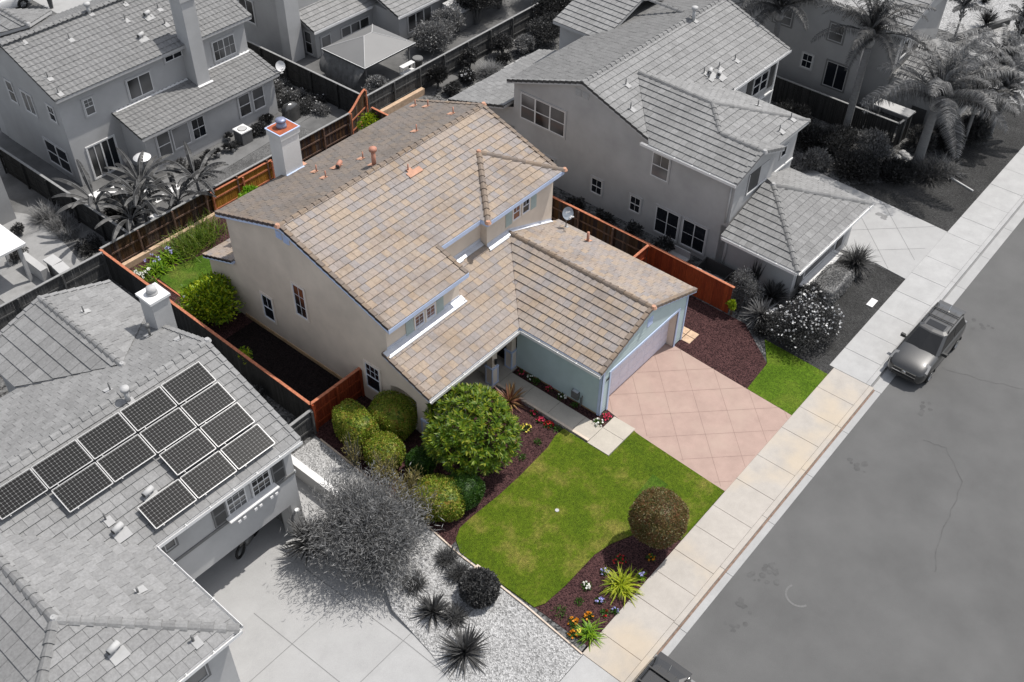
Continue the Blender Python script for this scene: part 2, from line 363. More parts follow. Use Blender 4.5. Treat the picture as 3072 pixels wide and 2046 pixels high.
def caps(mb, A, B, mat, wid=.30, seg=.42, drop=.10, lift=.05, end=None):
    A, B = Vector(A), Vector(B); L = (B - A).length; D = (B - A) / L; S = D.cross(Vector((0, 0, 1))).normalized(); n = max(1, round(L / seg)); s = L / n
    for i in range(n):
        a = A + D * (s * i); b = A + D * (s * (i + 1) + .05)
        sec = lambda p, h, w: [p + S * (-w * .5) + Vector((0, 0, -drop + h)), p + S * (-w * .28) + Vector((0, 0, -.015 + h)), p + Vector((0, 0, .02 + h)), p + S * (w * .28) + Vector((0, 0, -.015 + h)), p + S * (w * .5) + Vector((0, 0, -drop + h))]
        j = random.uniform(-.006, .006)
        s0 = sec(a, lift + .045 + j, wid * 1.08); s1 = sec(b, lift + j, wid * .92)
        base = len(mb.v); mb.v += [tuple(p) for p in s0 + s1]
        for q in range(4): mb.f.append((base + q, base + q + 1, base + 6 + q, base + 5 + q)); mb.mi.append(mb.m(mat))
        mb.f.append((base, base + 1, base + 2, base + 3, base + 4)); mb.mi.append(mb.m(mat))
    if end:
        for p in (A,) if end == 1 else (B,) if end == 2 else (A, B):
            e = [p + Vector((math.cos(t) * .17, math.sin(t) * .17, -.03)) for t in np.linspace(0, 2 * math.pi, 8, endpoint=False)]
            e2 = [p + Vector((math.cos(t) * .10, math.sin(t) * .10, .11)) for t in np.linspace(0, 2 * math.pi, 8, endpoint=False)]
            mb.grid([e, e2], 'mortar' if mat == 'cap' else 'gpatch', True); mb.face(e2, 'mortar' if mat == 'cap' else 'gpatch')
def rake(mb, A, B, inward, mat, side, wid=.20, seg=.41, h=.17):
    """stepped rake tiles from eave A up to ridge B; inward: unit dir towards the roof field"""
    A, B, I = Vector(A), Vector(B), Vector(inward); L = (B - A).length; D = (B - A) / L; n = max(1, round(L / seg)); s = L / n; Z = Vector((0, 0, 1))
    for i in range(n):
        a = A + D * s * i; b = A + D * (s * (i + 1) + .02); h0, h1 = .10, .055
        v = [a + Z * h0, b + Z * h1, b + I * wid + Z * h1, a + I * wid + Z * h0, a - Z * h + Z * h0, b - Z * h + Z * h1, a + I * wid, b + I * wid]
        mb.add(v, [(0, 1, 2, 3), ], mat); mb.add(v, [(3, 2, 7, 6)], mat); mb.add(v, [(0, 3, 6, 4)], mat); mb.add(v, [(0, 4, 5, 1)], side)
def gutter(name, A, B, out, mat, parent):
    A, B, O = Vector(A), Vector(B), Vector(out); mb = MB(); Z = Vector((0, 0, 1)); U = (B - A).normalized()
    for n0, n1, z0, z1 in ((.0, .02, -.15, .0), (.12, .14, -.15, .012), (.02, .12, -.15, -.13)):
        mb.fbox(A, U, O, (0, (B - A).length), (n0, n1), (z0, z1), mat)
    L = (B - A).length
    for k in range(1, int(L / 1.1)): mb.fbox(A, U, O, (k * 1.1, k * 1.1 + .03), (.02, .16), (-.004, .016), mat)
    return mb.build(name, parent)
def pipe(parent, p, h=.45, r=.035, mat='pipe', fl='mortar', name='vent_pipe', slope=.33, d=(0, -1), cap=False):
    mb = MB(); x, y, z = p
    mb.tube([(x, y, z - .05), (x, y, z + h)], r, mat)
    if cap:
        mb.tube([(x, y, z + h - .02), (x, y, z + h + .13)], r * 1.75, mat, 12)
    o = mb.build(name, parent, True)
    f = MB(); U = Vector((-d[1], d[0], 0)).normalized(); Dn = Vector((d[0], d[1], -slope)).normalized(); N = U.cross(Dn); N = N if N.z > 0 else -N
    f.fbox((x, y, z), U, Dn, (-.10, .20), (-.08, .30), (.05, .062), fl, N); f.build('flashing', o)
    return o
def elbow(parent, p, mat='pipe', fl='mortar', slope=.33, d=(0, -1), ang=0):
    mb = MB(); x, y, z = p; a = Vector((math.cos(ang), math.sin(ang), 0))
    c = Vector((x, y, z + .22)); mb.tube([c - a * .22, c + a * .22], .12, mat, 12); mb.tube([(x, y, z - .05), (x, y, z + .2)], .08, mat)
    mb.tube([c - a * .225, c - a * .20], .10, 'gdark', 12)
    o = mb.build('attic_vent', parent, True)
    f = MB(); U = Vector((-d[1], d[0], 0)).normalized(); Dn = Vector((d[0], d[1], -slope)).normalized(); N = U.cross(Dn); N = N if N.z > 0 else -N
    f.fbox((x, y, z), U, Dn, (-.28, .30), (.0, .42), (.05, .062), fl, N); f.build('flashing', o)
    return o
# ------------------------------------------------------------------ openings
def window(parent, O, U, N, W, H, cols=1, kind='dh', trim='stucco_l', frame='white', pane='glass', tw=.10, muntin=None, proud=.05, name='window'):
    """O lower-left corner of the whole trim seen from outside"""
    t = MB()
    for u, z in (((0, W), (0, tw)), ((0, W), (H - tw, H)), ((0, tw), (tw, H - tw)), ((W - tw, W), (tw, H - tw))): t.fbox(O, U, N, u, (.0, proud), z, trim)
    o = t.build(name, parent)
    O2 = Vector(O) + Vector(U) * tw + Vector((0, 0, tw)); w_, h_ = W - 2 * tw, H - 2 * tw; cw = w_ / cols; fw = .045
    f = MB(); pn = []
    for c in range(cols):
        a, b = c * cw, (c + 1) * cw
        for u, z in (((a, b), (0, fw)), ((a, b), (h_ - fw, h_)), ((a, a + fw), (fw, h_ - fw)), ((b - fw, b), (fw, h_ - fw))): f.fbox(O2, U, N, u, (.0, .042), z, frame)
        if kind == 'dh': f.fbox(O2, U, N, (a + fw, b - fw), (.0, .035), (h_ * .5 - .022, h_ * .5 + .022), frame)
        if kind == 'slider': f.fbox(O2, U, N, ((a + b) / 2 - .025, (a + b) / 2 + .025), (.0, .035), (fw, h_ - fw), frame)
        if muntin:
            nx, lo, hi, nz = muntin
            for i in range(1, nx): x = a + cw * i / nx; f.fbox(O2, U, N, (x - .009, x + .009), (.0, .026), (h_ * lo + (fw if lo == 0 else 0), h_ * hi - (fw if hi == 1 else .022)), frame)
            for i in range(1, nz):
                z = h_ * (lo + (hi - lo) * i / nz); f.fbox(O2, U, N, (a + fw, b - fw), (.0, .022), (z - .009, z + .009), frame)
    f.build('frame', o)
    for c in range(cols):
        q = MB(); q.fbox(O2, U, N, (c * cw + fw, (c + 1) * cw - fw), (.002, .012), (fw, h_ - fw), pane[c % len(pane)] if isinstance(pane, (list, tuple)) else pane); q.build('pane', o)
    return o
def shutter(parent, O, U, N, W, H, mat):
    s = MB(); s.fbox(O, U, N, (0, W), (0, .04), (0, H), mat)
    for i in range(int(H / .09)): s.fbox(O, U, N, (.06, W - .06), (.04, .05), (.04 + i * .09, .08 + i * .09), mat)
    s.build('shutter', parent)
def louvre(parent, O, U, N, W, H, mat):
    s = MB(); s.fbox(O, U, N, (0, W), (0, .03), (0, H), mat)
    k = int(H / .08)
    for i in range(k): s.fbox(O, U, N, (.03, W - .03), (.03, .055), (i * H / k + .015, i * H / k + .045), mat)
    s.build('gable_vent', parent)
FX, FY = ((0, -1, 0), (-1, 0, 0)), ((1, 0, 0), (0, -1, 0))   # walls facing -X and -Y: (U, N)
# ================================================================== ground
def sheet(name, poly, z, mat, depth=.05, kind='structure'):
    mb = MB(); mb.prism([tuple(p) for p in poly], z - depth, z, mat); o = mb.build(name); return tag(o, kind=kind)
def rect(x0, x1, y0, y1): return [(x0, y0), (x1, y0), (x1, y1), (x0, y1)]
mb = MB(); mb.face([(-500, -500, -1.05), (500, -500, -1.05), (500, 500, -1.05), (-500, 500, -1.05)], 'gground'); struct(mb, 'ground')
sheet('terrain', rect(-11.2, 90, -6.9, 26.6), -.012, 'gsoil', 1.0)
sheet('terrain', rect(-60, 90, 26.6, 120), -.012, 'gground', 1.0)
sheet('terrain', rect(-60, -11.2, 9.2, 26.6), -.72, 'gsoil', .3)
sheet('terrain', rect(-60, -11.2, -2.5, 9.2), -.80, 'gsoil', .2)
sheet('road', rect(-120, 200, -45, -9.55), -.15, 'asphalt', .8)
sheet('road', rect(-60, 90, 52, 61.5), .01, 'asphalt')
# sidewalk slabs with open joints
def slabs(name, xs, y0, y1, mat, z=.0, jm='joint', gap=.022):
    mb = MB(); mb.prism(rect(xs[0], xs[-1], y0, y1), z - .9, z - .014, jm)
    for a, b in zip(xs[:-1], xs[1:]):
        mb.prism(rect(a + gap / 2, b - gap / 2, y0 + .004, y1 - .004), z - .3, z + random.uniform(-.003, .003), mat)
    return struct(mb, name)
slabs('sidewalk', [-10.5, -9.26, -6.97, -5.44, -4.04, -2.42, -.97, 1.0, 2.85, 5.1, 6.86, 8.63, 10.38], -8.92, -6.98, 'swalk')
slabs('sidewalk', [10.385, 12.09, 13.93, 15.97, 18.08, 20.1, 22.07, 24.94, 27, 29.2, 31.5, 33.8, 36.1, 38.5, 41, 43.5, 46, 50, 55, 60, 70, 80], -8.72, -6.72, 'gwalk', jm='gjoint')
slabs('sidewalk', [-40, -30, -26, -22, -18, -15.6, -13, -10.505], -8.95, -7.05, 'gwalk', jm='gjoint')
def kerb(x0, x1, ym, kmat, dirt):
    mb = MB(); n = max(1, round((x1 - x0) / 3.4)); s = (x1 - x0) / n
    for i in range(n):
        a, b = x0 + i * s + .01, x0 + (i + 1) * s - .01
        mb.box((a, ym - .24, -.6), (b, ym - .008, .0 + random.uniform(-.004, .002)), kmat)
        mb.box((a, -9.57 if ym > -8.9 else ym - .64, -.6), (b, ym - .242, -.135), 'gconc')
    mb.box((x0, ym - .33, -.6), (x1, ym - .243, -.128), dirt)
    return struct(mb, 'kerb')
kerb(-10.5, 10.38, -8.92, 'swalk', 'gut'); kerb(10.385, 80, -8.72, 'kerb', 'gjoint'); kerb(-40, -10.505, -8.95, 'kerb', 'gjoint')
# road marks: cracks, stains and a pale ring scuff
mb = MB()
def ribbon(mb, pts, wd, z, mat):
    for (a, b), (c, d) in zip(pts[:-1], pts[1:]):
        v = Vector((c - a, d - b, 0)).normalized().cross(Vector((0, 0, 1))) * wd * .5
        mb.face([(a - v.x, b - v.y, z), (c - v.x, d - v.y, z), (c + v.x, d + v.y, z), (a + v.x, b + v.y, z)][::-1], mat)
def wob(pts, k=6, amp=.06):
    out = []
    for (a, b), (c, d) in zip(pts[:-1], pts[1:]):
        for i in range(k): t = i / k; out.append((a + (c - a) * t + random.uniform(-amp, amp), b + (d - b) * t + random.uniform(-amp, amp)))
    return out + [pts[-1]]
ribbon(mb, wob([(8.9, -12.4), (9.1, -13.4), (7.7, -14.8), (5.4, -15.2), (3.4, -15.4), (2.2, -15.9)]), .05, -.145, 'tar')
ribbon(mb, wob([(14.1, -11.1), (14.6, -12.9), (15.4, -14.9)]), .05, -.145, 'tar')
for cx, cy, rr in ((-2.93, -10.3, .5), (-2.1, -10.7, .35), (-4.4, -10.6, .25), (11.0, -11.6, .5), (-5.5, -10.9, .3), (5.5, -10.8, .3), (18.5, -11.4, .5)):
    for q in range(9):
        a, b, c = cx + random.gauss(0, rr * .6), cy + random.gauss(0, rr * .6), random.uniform(.05, .16)
        mb.face([(a + math.cos(t) * c * random.uniform(.7, 1.3), b + math.sin(t) * c, -.1447 + q * 4e-4) for t in np.linspace(0, 2 * math.pi, 9)[:-1]], 'tar')
ribbon(mb, [(-2.55 + math.cos(t) * .52, -12.1 + math.sin(t) * .52) for t in np.linspace(R_(60), R_(245), 14)], .09, -.144, 'scuff')
struct(mb, 'road_stains')
# front yard
sheet('mulch_bed', [(-10.1, -6.97), (-3.2, -6.97), (-3.2, -4.5), (-10.1, -4.0)], .008, 'mulch')
sheet('mulch_bed', [(-10.1, .3), (-9.6, 9.5), (-6.34, 9.5), (-6.34, 5.0), (-1.75, 5.0), (-1.75, .3)], .012, 'mulch')
sheet('front_lawn', [(-10.15, -2.5), (-10.12, -4.28), (-9.7, -4.5), (-8.5, -4.6), (-6.5, -4.6), (-5.6, -4.8), (-4.5, -5.3), (-3.9, -6.0), (-3.5, -6.97), (-.02, -6.97), (.25, -2.0), (.32, -1.84), (-1.75, -1.86), (-1.75, .76), (-2.4, .78), (-3.14, .6), (-5.26, .5), (-6.71, .5), (-8.4, .62), (-9.18, .62), (-9.72, .36), (-10.1, -.24)], .035, 'lawn', .06)
sheet('mulch_bed', rect(-9.2, -6.35, 9.62, 17.6), .016, 'mulch_shade')  # shaded strip beside the left wall, darkened by its colour
sheet('lawn_patch', [(-1.3, -4.0), (-1.35, -4.85), (-2.48, -4.85), (-2.9, -4.1)], .041, 'hedged' if False else 'lawnb', .02)
# straight entry walk
mb = MB()
for a, b in ((5.0, 3.55), (3.53, 1.95), (1.93, .42), (.40, -.59)): mb.prism(rect(-1.5, -.5, b, a), -.05, .045, 'walk')
mb.prism(rect(-1.72, -.52, -1.82, -.61), -.05, .045, 'walk'); mb.prism(rect(-.50, .43, -1.82, -.61), -.05, .045, 'walk')
mb.prism(rect(-6.3, -1.52, 5.02, 7.45), -.05, .05, 'walk'); mb.prism(rect(-1.5, -.02, 5.02, 7.45), -.05, .048, 'walk')
struct(mb, 'entry_walk')
mb = MB(); mb.prism(rect(-1.66, -1.53, -.59, 5.0), -.05, .085, 'edge'); tag(mb.build('walk_edging'), 'pale concrete edging strip along the entry walk beside the mulch bed', 'edging')
sheet('mulch_bed', rect(-.49, -.02, .0, 5.0), .02, 'mulch'); sheet('mulch_bed', [(-.5, -.58), (.42, -.58), (.56, -.03), (.5, .02), (-.5, .02)], .024, 'mulch')
# driveway with diagonal joints
drv = [(.58, .0), (.12, -3.0), (0.0, -6.985), (6.05, -6.985), (6.25, -3.0), (6.42, .0), (6.2, .42), (.7, .42)]
mb = MB(); mb.prism(drv, -.06, .03, 'pink')
for k in range(-6, 10):
    for sg in (1, -1):
        cc = (4.86 - 1.95 * k) if sg == 1 else (3.87 - 2.02 * k)
        pts = []
        for t in np.linspace(-9, 2, 400):   # y = t
            x = cc + t if sg == 1 else cc - t
            if -6.95 < t < .3 and (.05 + .09 * (t + 7) * .9) < x < 6.1 + .05 * (t + 7): pts.append((x, t))
        if len(pts) > 2: ribbon(mb, [pts[0], pts[-1]], .016, .034 if sg == 1 else .0345, 'jointp')
struct(mb, 'driveway')
sheet('mulch_bed', [(6.42, .02), (6.25, -3.0), (6.2, -4.45), (8.4, -4.3), (10.3, -1.9), (10.3, 4.5), (7.03, 4.5), (7.03, .02)], .016, 'mulch')
sheet('side_lawn', [(6.2, -4.45), (6.06, -6.985), (9.72, -6.985), (9.9, -3.3), (8.4, -4.3)], .03, 'lawn2', .04)
mb = MB()
for a, b in ((.5, 1.0), (-.04, .46)): 
    for c_, d in ((7.05, 7.5), (7.54, 7.98)): mb.prism(rect(c_, d, a - .5, b - .5), -.02, .035, 'wallblock')
tag(mb.build('paver_pad'), 'small tan square paver pad at the right corner of the garage', 'pavers')
# property line edging
mb = MB(); pts = [(-9.62, 8.9), (-9.7, 6.7), (-10.02, 1.3), (-10.17, -.2), (-10.22, -2.5), (-10.28, -4.1), (-10.5, -7.0)]
for (a, b), (c, d) in zip(pts[:-1], pts[1:]): mb.fbox((a, b, 0), Vector((c - a, d - b, 0)).normalized(), (-1, 0, 0), (0, math.hypot(c - a, d - b)), (.0, .06), (-.1, .06), 'edge')
mb.prism(rect(-10.35, -10.08, -1.95, -1.2), 0, .07, 'edge')
tag(mb.build('lawn_edging'), 'thin pale edging strip between the front lawn and the grey gravel yard', 'edging')
# left neighbour's gravel yard and driveway (slopes down to the garage)
sheet('gravel_yard', [(-15.6, -7.03), (-10.5, -7.03), (-10.22, -4), (-10.05, 1.3), (-9.65, 9.2), (-11.25, 9.2), (-11.25, 4.6), (-13.9, .0), (-14.3, -2.5)], .0, 'ggravel', 1.0)
mb = MB(); z0 = -.02
prof = [(-7.03, -.008), (-4.0, -.008), (-1.5, -.05), (1.5, -.38), (4.5, -.72), (12, -.72)]
for (a, za), (b, zb) in zip(prof[:-1], prof[1:]): mb.face([(-30, a, za), (-11.2, a, za), (-11.2, b, zb), (-30, b, zb)], 'gconc2')
for k, y in enumerate((-4.6, -1.3, 2.1)):
    za = np.interp(y, [p[0] for p in prof], [p[1] for p in prof]); mb.face([(-30, y, za + .004), (-13, y, za + .004), (-13, y + .03, za + .004), (-30, y + .03, za + .004)], 'gjoint')
for x in (-14.6, -17.4, -20.2, -23):
    for (a, za), (b, zb) in zip(prof[:-2], prof[1:-1]): mb.face([(x, a, za + .006), (x + .03, a, za + .006), (x + .03, b, zb + .006), (x, b, zb + .006)], 'gjoint')
struct(mb, 'driveway')
mb = MB(); mb.prism(rect(-11.5, -11.25, 3.4, 9.2), -.75, .14, 'gtrim'); mb.prism(rect(-11.54, -11.21, 3.36, 9.24), .14, .17, 'gwhite')
tag(mb.build('retaining_wall'), 'low pale retaining wall between the gravel yard and the sunken driveway', 'retaining wall')
# right neighbour's front
sheet('grey_lawn', [(9.73, -6.99), (10.38, -6.99), (10.38, -6.725), (19.25, -6.725), (19.4, -4.9), (18.2, -3.0), (12.5, -2.8), (9.9, -3.3)], .022, 'glawn')
mb = MB(); dp = [(19.3, -6.725), (24.97, -6.725), (25.3, -2.0), (25.6, 3.2), (19.0, 3.2), (19.5, -4.9)]; mb.prism(dp, -.05, .03, 'gconc2')
for a, b in (((19.5, -5.6), (24.9, -.4)), ((21.2, -6.4), (25.2, -2.6)), ((25, -6), (20, -1.0)), ((22.6, -6.4), (19.5, -3.2)), ((25.3, -3), (21, 1.2))): ribbon(mb, [a, b], .03, .035, 'gjoint')
for q in range(12): a, b = 23.9 + random.gauss(0, .1), -3.4 + q * .05; mb.face([(a + math.cos(t) * .12, b + math.sin(t) * .12, .036 + q * 2e-4) for t in np.linspace(0, 6.28, 8)[:-1]], 'gjoint')
struct(mb, 'driveway')
sheet('grey_lawn', [(25.0, -6.725), (60, -6.725), (60, -4.2), (33, -3.2), (29, -3.3), (25.6, -.2), (25.3, -2.0)], .018, 'glawn')
mb = MB(); mb.prism([(30.36, -4.64), (30.46, -4.64), (29.98, -6.25), (29.88, -6.25)], 0, .10, 'gtrim'); tag(mb.build('lawn_edging'), 'thin white edging strip crossing the grey lawn below the palms', 'edging')
mb = MB(); mb.prism([(41.5, -6.4), (48.5, -6.4), (48, -.8), (46, 3), (43.2, -.5)], -.05, .03, 'gconc2'); struct(mb, 'driveway')
sheet('gravel_yard', [(48.5, -6.4), (80, -6.4), (80, 14), (49.5, 14), (49, .5)], .02, 'ggravel')
# backyards
sheet('back_lawn', [(-7.5, 24.5), (-4.5, 24.0), (-.5, 23.8), (-.5, 20.8), (-6.2, 20.8), (-6.6, 20.6), (-7.6, 21.3)], .03, 'lawnb', .04)
sheet('mulch_bed', [(-9.2, 9.55), (-9.0, 26.4), (9.9, 26.4), (9.9, 9.6), (7.03, 9.6), (7.03, 18.2), (-6.34, 18.2), (-6.34, 9.6)], .010, 'mulch')
mb = MB(); mb.prism([(-7.7, 24.55), (-7.62, 24.55), (-7.6, 20.4), (-7.7, 20.4)], 0, .06, 'redcap'); tag(mb.build('lawn_edging'), 'red brick edging strip beside the small back lawn', 'edging')
mb = MB(); mb.prism(rect(-9.0, 10.4, 26.05, 26.3), -.1, .38, 'wallblock'); tag(mb.build('garden_wall'), 'low tan block wall running along the foot of the brown back fence', 'garden wall')
M['gpath'] = concrete('trodden_earth', g(.16), g(.11), .6, .9)
sheet('grey_lawn', rect(-1.2, 7.9, 27.0, 29.9), .02, 'glawn2'); sheet('path', [(-6.0, 30.2), (-1.5, 29.6), (4.8, 30.1), (10.5, 30.6), (10.5, 31.6), (-6, 32.2)], .015, 'gpath')
sheet('grey_lawn', rect(8.2, 10.9, 31.6, 36.8), .018, 'glawn')
mb = MB()
for x, y, a, b in ((-5.2, 33.4, .9, .6), (-4.1, 33.0, 1.0, .7), (-3.3, 31.4, .9, .5), (-1.9, 30.4, 1., .5), (-3.0, 30.2, .8, .5), (-4.9, 31.9, .8, .5), (-5.7, 29.6, .6, .4), (-4.3, 29.0, .5, .4), (-6.2, 28.4, .4, .3), (-2.8, 28.9, .7, .4), (-5.0, 27.9, .5, .3), (-3.6, 27.6, .6, .4)): mb.prism(rect(x - a / 2, x + a / 2, y - b / 2, y + b / 2), 0, .05, 'gwhite')
tag(mb.build('stepping_stones'), 'scattered white stepping stones among the banana plants', 'stones')
M['gpave'] = concrete('worn_patio_concrete', g(.27), g(.17), .6, .9)
sheet('patio', [(-10.0, 36.6), (-8.95, 34.7), (-8.9, 32.2), (-9.2, 30.0), (-9.6, 28.0), (-10.6, 26.8), (-14, 26.8), (-14, 36)], .02, 'gpave')
sheet('patio', rect(12, 22, 28.4, 34), .012, 'gground')
sheet('driveway', rect(6.4, 20, 50, 61), .03, 'gconc')

# ================================================================== main house in colour
H = thing('house', 'two storey tan stucco house in full colour with tiled roof and two car garage', 'house')
p3, q3 = .333, .375
ZR = lambda y: 8.189 - p3 * abs(13.72 - y)
PZ = lambda y: 3.147 + q3 * (y - 4.673)
GZ = lambda x: 4.627 - q3 * abs(x - 3.501)
XL, XR = -6.60, 7.39
rf = MB()
e0, e1 = (XL, 6.96, ZR(6.96)), (XR, 6.96, ZR(6.96))
F3 = lambda x, y: (x, y, ZR(y))
for x0, x1, y0 in ((XL, -1.39, 6.96), (-1.39, 1.45, 8.70), (1.45, XR, 8.70)): tiles(rf, [F3(x0, y0), F3(x1, y0), F3(x1, 13.72), F3(x0, 13.72)], (e0, e1), 'tile', slab=.2)
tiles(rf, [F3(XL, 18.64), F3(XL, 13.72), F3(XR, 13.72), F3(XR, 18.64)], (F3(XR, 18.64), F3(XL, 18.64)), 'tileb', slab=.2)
BE, PK = 6.53, (4.62, 11.62, ZR(11.62) + .02)
tiles(rf, [(1.426, 8.26, BE), (7.39, 8.26, BE), PK], ((1.426, 8.26, BE), (7.39, 8.26, BE)), 'tile', slab=.16)
rf.face([(1.426, 8.26, BE + .03), PK, (1.40, 8.75, ZR(8.75) + .02)], 'tile')
rf.face([(7.39, 8.26, BE + .03), (7.40, 8.72, ZR(8.72) + .03), PK], 'tile')
roof = rf.build('roof', H)
rp = MB()
pe = ((-6.62, 4.673, PZ(4.673)), (0, 4.673, PZ(4.673))); P3 = lambda x, y: (x, y, PZ(y))
tiles(rp, [P3(-6.62, 4.673), P3(-1.56, 4.673), P3(-1.56, 7.43), P3(-6.62, 7.43)], pe, 'tile', slab=.16)
tiles(rp, [P3(-1.56, 4.673), P3(-.386, 4.673), P3(3.5, 8.56), P3(3.5, 8.62), P3(-1.56, 8.62)], pe, 'tile', slab=.16)
tiles(rp, [P3(-1.54, 8.62), P3(1.8, 8.62), P3(1.8, 9.04), P3(-1.54, 9.04)], pe, 'tile', slab=.1)
rp.build('porch_roof', H)
rg = MB(); G3 = lambda x, y: (x, y, GZ(x))
tiles(rg, [G3(-.386, -.16), G3(3.501, -.16), G3(3.501, 8.56), G3(-.386, 4.673)], (G3(-.386, -.16), G3(-.386, 5)), 'tile', slab=.16)
tiles(rg, [G3(3.501, -.16), G3(7.6, -.16), G3(7.6, 8.62), G3(3.501, 8.62)], (G3(7.6, 5), G3(7.6, -.16)), 'tile', slab=.16)
ga = rg.build('garage_roof', H)
rb = MB(); tiles(rb, [(-6.5, 20.85, 2.75), (-1, 20.85, 2.75), (-1, 18.22, 3.7), (-6.5, 18.22, 3.7)], ((-1, 20.85, 2.75), (-6.5, 20.85, 2.75)), 'tile', slab=.16)
rake(rb, (-6.5, 20.85, 2.75), (-6.5, 18.3, 3.68), (1, 0, 0), 'tile', 'rakecol'); rb.build('rear_roof', H)
cp = MB()
caps(cp, (XL, 13.72, 8.2), (XR, 13.72, 8.2), 'cap', end=3)
caps(cp, (1.43, 8.22, BE + .03), (PK[0], PK[1], PK[2] + .02), 'cap', wid=.32, end=1); caps(cp, (7.39, 8.24, BE + .03), (PK[0], PK[1], PK[2] + .02), 'cap', wid=.32, end=3)
for x, i in ((XL, 1), (XR, -1)):
    rake(cp, F3(x, 6.96 if i == 1 else 8.75), F3(x, 13.72), (i, 0, 0), 'cap', 'rakecol'); rake(cp, F3(x, 18.64), F3(x, 13.72), (i, 0, 0), 'cap', 'rakecol')
rake(cp, F3(-1.39, 6.96), F3(-1.39, 8.8), (-1, 0, 0), 'cap', 'rakecol')
cp.build('ridge_cap', roof)
cp = MB(); caps(cp, (3.501, -.16, 4.64), (3.501, 8.6, 4.64), 'cap', end=1)
rake(cp, G3(-.386, -.18), G3(3.5, -.18), (0, 1, 0), 'cap', 'cap'); rake(cp, G3(7.6, -.18), G3(3.5, -.18), (0, 1, 0), 'cap', 'cap')
cp.build('ridge_cap', ga)
cp = MB(); rake(cp, P3(-6.64, 4.673), P3(-6.64, 7.5), (1, 0, 0), 'cap', 'rakecol'); cp.build('rake_cap', H)
# valley flashing lines
M['lip'] = plain('bright_flashing_lip', (.50, .52, .56), .4, .05, bstr=0)
fl = MB(); fl.tube([(-.386, 4.67, PZ(4.67) + .03), (3.5, 8.56, PZ(8.56) + .03)], .02, 'rakecol', 4)
fl.fbox((-6.6, 7.45, PZ(7.45)), (1, 0, 0), (0, -1, -q3), (0, 5.05), (.0, .32), (.075, .09), 'flash', (0, 0, 1)); fl.fbox((-6.6, 7.13, PZ(7.13)), (1, 0, 0), (0, -1, -q3), (0.05, 5.2), (.0, .07), (.065, .115), 'lip', (0, 0, 1))
fl.fbox((-6.34, 7.45, PZ(7.45)), (1, 0, 0), (0, -1, 0), (0, 4.79), (.0, .02), (.05, .22), 'flash')
fl.fbox((-1.55, 9.05, PZ(9.05)), (1, 0, 0), (0, -1, 0), (.02, 3.35), (.0, .02), (.05, .24), 'flash'); fl.fbox((-1.53, 9.03, PZ(9.03)), (1, 0, 0), (0, -1, -q3), (0, 3.3), (.0, .26), (.075, .09), 'flash'); fl.fbox((-1.3, 8.77, PZ(8.77)), (1, 0, 0), (0, -1, -q3), (0, 1.5), (.0, .06), (.065, .115), 'lip')
fl.fbox((1.82, 8.65, PZ(8.65)), (1, 0, 0), (0, -1, 0), (0, 1.7), (.0, .02), (.05, .22), 'flash'); fl.fbox((1.82, 8.64, PZ(8.64)), (1, 0, 0), (0, -1, -q3), (0, 1.6), (.0, .24), (.075, .09), 'flash'); fl.fbox((1.75, 8.40, PZ(8.40)), (1, 0, 0), (0, -1, -q3), (0, 1.45), (.0, .06), (.065, .115), 'lip')
fl.add([(3.5, 8.645, 4.66), (7.03, 8.645, GZ(7.03) + .03), (7.03, 8.645, GZ(7.03) + .22), (3.5, 8.645, 4.84)], [(0, 1, 2, 3)], 'flash')
fl.add([(3.5, 8.5, 4.70), (7.03, 8.5, GZ(7.03) + .07), (7.03, 8.64, GZ(7.03) + .08), (3.5, 8.64, 4.71)], [(0, 1, 2, 3)], 'white')
fl.fbox((-1.55, 7.30, PZ(7.3)), (1, 0, 0), (0, 1, q3), (.0, .16), (-.12, .16), (.07, .095), 'lip', (0, 0, 1))
fl.build('flashing', H)
# walls
wl = MB(); d = .16
def poly(mb, pts, mat): mb.face(pts, mat)
poly(wl, [(-6.34, 18.2, 0), (-6.34, 7.45, 0), (-6.34, 7.45, ZR(7.45) - d), (-6.34, 13.72, 8.189 - d), (-6.34, 18.2, ZR(18.2) - d)], 'stucco')
poly(wl, [(-6.34, 7.45, 0), (-1.55, 7.45, 0), (-1.55, 7.45, ZR(7.45) - d), (-6.34, 7.45, ZR(7.45) - d)], 'stucco')
poly(wl, [(-1.55, 7.45, 2.5), (-1.55, 9.05, 2.5), (-1.55, 9.05, ZR(9.05) - d), (-1.55, 7.45, ZR(7.45) - d)], 'stucco')
poly(wl, [(-1.55, 9.05, 2.5), (1.82, 9.05, 2.5), (1.82, 9.05, ZR(9.05) - d), (-1.55, 9.05, ZR(9.05) - d)], 'stucco')
poly(wl, [(1.82, 9.05, 2.5), (1.82, 8.65, 2.5), (1.82, 8.65, BE - .05), (1.82, 9.05, BE - .05)], 'stucco')
poly(wl, [(1.82, 8.65, 2.5), (7.03, 8.65, 0), (7.03, 8.65, BE - .05), (1.82, 8.65, BE - .05)], 'stucco')
poly(wl, [(7.03, 8.65, 0), (7.03, 18.2, 0), (7.03, 18.2, ZR(18.2) - d), (7.03, 13.72, 8.189 - d), (7.03, 8.65, ZR(8.65) - d)], 'stucco')
poly(wl, [(7.03, 18.2, 0), (-6.34, 18.2, 0), (-6.34, 18.2, ZR(18.2) - d), (7.03, 18.2, ZR(18.2) - d)], 'stucco')
poly(wl, [(-1.55, 7.45, 0), (0.0, 7.45, 0), (0.0, 7.45, 3.9), (-1.55, 7.45, 3.9)], 'stucco')
wl.box((-6.34, 18.2, 0), (-1.1, 20.55, 2.6), 'stucco'); wl.face([(-6.34, 18.2, 2.6), (-6.34, 20.55, 2.6), (-6.34, 20.55, 2.72), (-6.34, 18.2, 3.55)], 'stucco')
